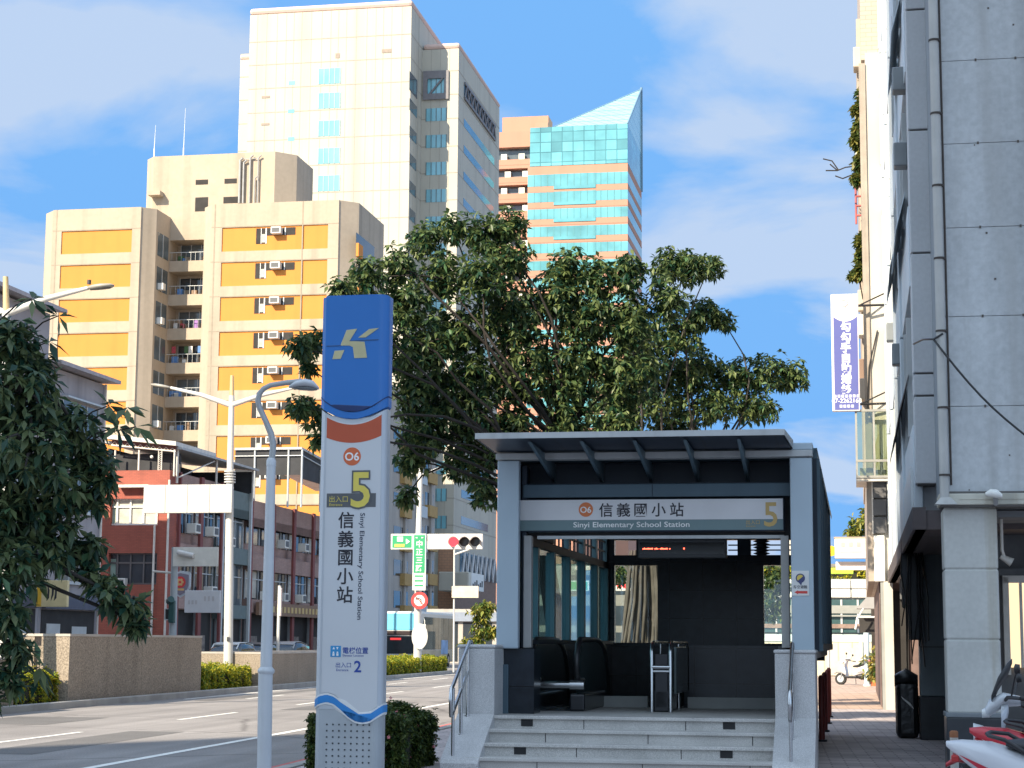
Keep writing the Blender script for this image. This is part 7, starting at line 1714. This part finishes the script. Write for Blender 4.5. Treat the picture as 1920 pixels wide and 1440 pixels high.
o = P(1604, 1276, 76); scooter('white scooter parked alone at the far sunlit end of the pavement', (o.x, o.y, SW), R(150), (.66, .64, .64), (.3, .3, .3), 'scooter_pearl', lean=.1)

# ================================================================ TREES
street_leaf = leaf_mat('street_tree_leaf', (.014, .058, .032), (.085, .195, .080), .35, .40)
left_leaf = leaf_mat('left_tree_leaf', (.018, .062, .040), (.075, .165, .080), .3, .40)
def C(px, py, Y, rpx, ry=None, dz=1.0):
    if 31 < Y < 48: rpx *= .82; ry = ry * .9 if ry else None
    if Y < 14: rpx *= .92
    if 34.4 < Y < 39: Y -= (Y - 34.4) * .75
    k = Y / F; return (P(px, py, Y), (rpx * k, (ry or rpx) * k, rpx * k * dz))
tb = RF.w(2.6, 9.0, SW)
big = [C(640, 545, 33, 34), C(690, 520, 33.5, 46), C(745, 500, 34, 50), C(800, 450, 35, 42), C(850, 430, 35.5, 38), C(905, 440, 35, 52), C(955, 425, 36, 42), C(950, 480, 35, 55), C(905, 520, 34, 60), C(830, 520, 34.5, 60),
       C(760, 570, 34, 66), C(690, 590, 33, 48), C(560, 650, 32, 34, 40, .7), C(590, 640, 32.5, 34, 40, .8), C(580, 690, 32.6, 20), C(565, 765, 32.5, 34, 40, .7), C(590, 780, 33, 30), C(595, 825, 33.5, 16, 20, 1.3), C(780, 650, 34, 80), C(860, 620, 35, 80), C(960, 590, 36, 80), C(1040, 560, 37, 70),
       C(1060, 500, 37, 48), C(1120, 520, 37, 50), C(1180, 510, 37, 50), C(1100, 590, 37.5, 70), C(1180, 600, 38, 70), C(1250, 560, 38, 50), C(790, 730, 34.5, 82), C(880, 720, 36, 90), C(980, 690, 37, 95), C(1080, 690, 38, 90), C(800, 810, 35, 72), C(880, 800, 36, 70),
       C(1180, 700, 38.5, 80), C(775, 865, 35.5, 40, 50, .9), C(762, 930, 35.8, 22), C(870, 870, 35, 46), C(905, 920, 34.5, 36, 40, 1.2), C(920, 850, 34.8, 40), C(960, 790, 37, 55), C(1060, 780, 38, 60), C(1160, 785, 38, 60), C(700, 690, 35, 40)]
tree('street_tree', 'big dark leafy street tree rising behind the totem and the metro entrance', 'tree', tb, [tb, RF.w(2.45, 9.05, 2.0), RF.w(2.2, 9.5, 3.2), RF.w(1.9, 10.4, 4.4), RF.w(2.3, 11.4, 5.4)], [.21, .18, .16, .15, .13], big, street_leaf, bark, 14, .165, .036, 118, 7)
bb = RF.w(3.1, 21.2, SW)
ban = [C(1290, 500, 42, 52, 60, .8), C(1330, 500, 42, 34, 40, .7), C(1250, 500, 42, 45), C(1320, 590, 43, 50, 60, .7), C(1355, 600, 43, 28, 30, .8), C(1270, 620, 43, 60), C(1200, 650, 43, 70), C(1300, 690, 44, 70, 80, .8), C(1380, 710, 44, 58, 60, .8), C(1440, 700, 44, 56, 60, .75), C(1490, 705, 44, 36, 40, .9),
       C(1240, 730, 44, 80), C(1340, 760, 44, 66, 70, .7), C(1420, 765, 44, 50, 60, .7), C(1150, 760, 44, 70), C(1260, 800, 45, 60), C(1180, 860, 45, 60), C(1300, 850, 46, 60), C(1205, 960, 46, 40, 60, .8), C(1290, 950, 47, 40, 50, .7), C(1160, 1075, 48, 28, 30, .8), C(1450, 1090, 52, 34, 40, 1.0), C(1440, 1140, 52, 28, 30, 1.0)]
bt_ = tree('banyan_tree', 'spreading banyan behind the entrance with a pale many-stemmed trunk seen through its back window', 'tree', bb, [bb, RF.w(3.1, 21.3, 1.5), RF.w(3.2, 21.4, 3.0), RF.w(3.7, 21.2, 4.6)], [.34, .27, .27, .22], ban, street_leaf, bark_grey, 15, .165, .036, 112, 7)
q = MB(); rg = np.random.default_rng(9)
for k in range(30):
    a = rg.uniform(0, 6.28); r0 = rg.uniform(.2, 1.0); r1 = rg.uniform(.15, .6)
    q.tube([(r0 * math.cos(a), r0 * math.sin(a), 0), ((r0 + r1) / 2 * math.cos(a + .3), (r0 + r1) / 2 * math.sin(a + .3), 1.4), (r1 * math.cos(a + .5), r1 * math.sin(a + .5), 2.6), (r1 * .7 * math.cos(a + .6), r1 * .7 * math.sin(a + .6), 3.8)], [.045, .03, .04, .025], 6)
q.build('aerial_root', bark_grey, bt_)
lb_ = RF.w(-.9 + .2, -11.5, SW); lb_ = Vector((-5.0, 13.4, 0.0))
lef = [C(-60, 690, 13.4, 90), C(10, 640, 13.2, 44), C(40, 650, 13.3, 46), C(75, 690, 13.4, 36), C(40, 740, 13.1, 72), C(95, 770, 13.5, 40), C(-60, 840, 13.3, 140), C(60, 840, 13.0, 95), C(140, 800, 13.4, 48), C(165, 860, 13.6, 44, 60, .9), C(0, 960, 13.2, 105), C(90, 940, 13.4, 80), C(165, 930, 13.5, 40), C(20, 1060, 13.0, 62), C(95, 1030, 13.3, 56), C(150, 1030, 13.5, 40), C(175, 1075, 13.5, 26),
       C(-50, 1170, 13.1, 80), C(20, 1150, 12.9, 36, 60, 1.2), C(35, 1215, 13.0, 24, 40, 1.0), C(205, 1110, 13.4, 32, 40, .8), C(240, 1135, 13.5, 30, 36, .9), C(255, 1165, 13.5, 18, 24, 1.2), C(-40, 1290, 13.0, 52), C(20, 1270, 13.0, 26), C(195, 890, 13.5, 22)]
tl = tree('street_tree', 'near dark tree reaching in from the left edge with long drooping leaves', 'tree', lb_, [lb_, lb_ + Vector((.05, 0, 1.4)), lb_ + Vector((.12, .02, 2.3)), lb_ + Vector((.3, 0, 3.0))], [.17, .15, .13, .11], lef, left_leaf, bark, 21, .12, .023, 215, 7, None, .7, .026)
# loose end twigs with single whorls against the yellow block
rg = np.random.default_rng(31); tw_p = [(238, 765), (255, 800), (222, 800), (205, 760), (110, 592), (92, 640), (60, 560), (75, 1250), (70, 1270)]
q = MB(); pts = []
for px, py in tw_p:
    e = P(px, py, 13.35) - lb_; s_ = P(min(px - 60, 140), py + 40, 13.4) - lb_; q.tube([s_, s_.lerp(e, .5) + Vector((0, 0, .03)), e], [.008, .006, .004], 5); pts.append(e)
q.split('twig', bark, tl); leaf_mesh('end_leaves', left_leaf, [tuple(p) for p in pts], [(.4, -.2, .5)] * len(pts), rg, .18, .028, 7, .5, 1.0, tl)
# small trees further off
ft_leaf = leaf_mat('far_tree_leaf', (.06, .13, .03), (.16, .26, .06), .35)
o = P(1640, 1240, 90); fb_ = Vector((o.x, o.y, SW))
tree('far_tree', 'bright green little tree peeping out above the white shop signs', 'tree', fb_, [fb_, fb_ + Vector((0, 0, 4.0)), fb_ + Vector((-.2, 0, 6.2))], [.14, .12, .09], [C(1612, 985, 90, 22), C(1632, 975, 90, 22), C(1640, 1000, 90, 22), C(1600, 995, 90, 12)], ft_leaf, bark, 33, .34, .08, 20, 7)
o = P(893, 1230, 112); fb_ = Vector((o.x, o.y, .1))
tree('far_tree', 'small light green tree by the tower foot, seen left of the entrance post', 'tree', fb_, [fb_, fb_ + Vector((0, 0, 1.2)), fb_ + Vector((.1, 0, 2.4))], [.12, .10, .08], [C(900, 1150, 112, 20), C(915, 1140, 112, 16), C(905, 1180, 112, 16), C(895, 1205, 112, 14), C(875, 1207, 112, 12), C(920, 1185, 112, 14)], ft_leaf, bark, 34, .34, .08, 24, 7)
# low grey shop block behind the bus
fr9 = fr_at(900, 1150, 150); t = at(fr9, 'shop_block', 'low grey shop block with a blue-grey fascia behind the bus', 'shop', None, 0, 0, 0)
q = MB(); a, c = fr9.front(800, 1150)[0], fr9.front(960, 1150)[0]; q.box(a, c, 0, 8, 0, fr9.front(880, 1142)[1]); q.build('wall', mat('grey_render', (.40, .37, .335)), t)
q = MB(); q.box(a, c, -.3, -.001, fr9.front(880, 1165)[1], fr9.front(880, 1148)[1]); q.build('fascia', mat('blue_grey_fascia', (.22, .26, .33), .6), t)
q = MB()
for k in range(5): x = a + (c - a) * (k + .15) / 5; q.box(x, x + (c - a) * .14, -.03, .01, .1, fr9.front(880, 1167)[1])
q.build('shopfront', dark_glass, t)
# people's scooters and greenery beyond are hidden by the hedge; distant street closes with blocks of flats
fr10 = fr_at(1190, 1200, 135); t = at(fr10, 'street_block', 'grey street block glimpsed through the glazing of the entrance', 'building', None, 0, 0, 0)
q = MB(); q.box(-8, 16, 0, 14, 0, 7.3); q.build('wall', mat('tan_render', (.20, .19, .17), .85, var=.15), t)
q = MB()
for k in range(9):
    for j in range(2): q.box(-7.4 + 2.6 * k, -5.8 + 2.6 * k, -.03, .01, 2.9 + 2.2 * j, 4.3 + 2.2 * j)
    q.box(-7.6 + 2.6 * k, -5.5 + 2.6 * k, -.03, .01, .1, 2.4)
q.build('window', dark_glass, t)
# crossing signal seen through the back window of the entrance
fr11 = fr_at(1146, 1190, 88); t = at(fr11, 'traffic_signal', 'white signal box with two red lights, seen through the back window of the entrance', 'traffic signal', None, 0, 0, .1)
q = MB(); zz_ = lambda py: fr11.front(1175, py)[1] - .1; xx_ = lambda px: fr11.front(px, 1100)[0]
q.tube([(0, .1, 0), (0, .1, zz_(1040))], .12, 10); q.tube([(0, .1, zz_(1098)), (xx_(1190), .1, zz_(1098))], .05, 8); q.build('mast', pole_w, t)
q = MB(); q.bbox(xx_(1153), xx_(1193), -.1, .05, zz_(1108), zz_(1089), .02); q.build('signal_housing', mat('signal_white', (.62, .60, .57)), t)
for i, px in enumerate((1162, 1174, 1186)):
    q = MB(); q.disc((xx_(px), zz_(1098.5)), .13, -.115, -.101, 16); q.build('signal_lens', glow('red_lamp', (1, .03, .04), 2.2) if i < 2 else mat('dead_lens', (.05, .042, .04)), t)
q = MB(); q.bbox(xx_(1056), xx_(1105), -.1, -.02, zz_(1108), zz_(1089), .01); q.mi(1).box(xx_(1060), xx_(1102), -.11, -.101, zz_(1106), zz_(1091)); q.build('green_board', [sgw, green], t)

# ================================================================ TALL BLOCKS BEHIND THE PHOTOGRAPHER (they cast the big shadow)
SH = Frame((-39.0, -21.5), STREET)
tower_r = grid_mat('street_block_tiles', (.40, .38, .35), (.3, .28, .26), 1.2, .6, .02, scale=.4)
t = at(SH, 'tower_block', 'tall tiled tower across the street behind the photographer, its shadow covers the pavement', 'tower')
q = MB(); q.box(-8, 0, -9, 0, 0, 55.2); q.build('wall', tower_r, t); q = MB()
for f_ in range(15):
    for k in range(2): q.box(-.02, .04, -8 + 4 * k, -5.6 + 4 * k, 3 + 3.2 * f_, 4.8 + 3.2 * f_)
q.build('window', dark_glass, t)
t = at(SH, 'tower_block', 'taller tiled tower further behind the photographer on the same side of the street', 'tower')
q = MB(); q.box(-6.5, 0, -70, -13.0, 0, 86); q.build('wall', tower_r, t); q = MB()
for f_ in range(24):
    for k in range(13): q.box(-.02, .04, -69 + 4.3 * k, -66.5 + 4.3 * k, 3 + 3.2 * f_, 4.8 + 3.2 * f_)
q.build('window', dark_glass, t)
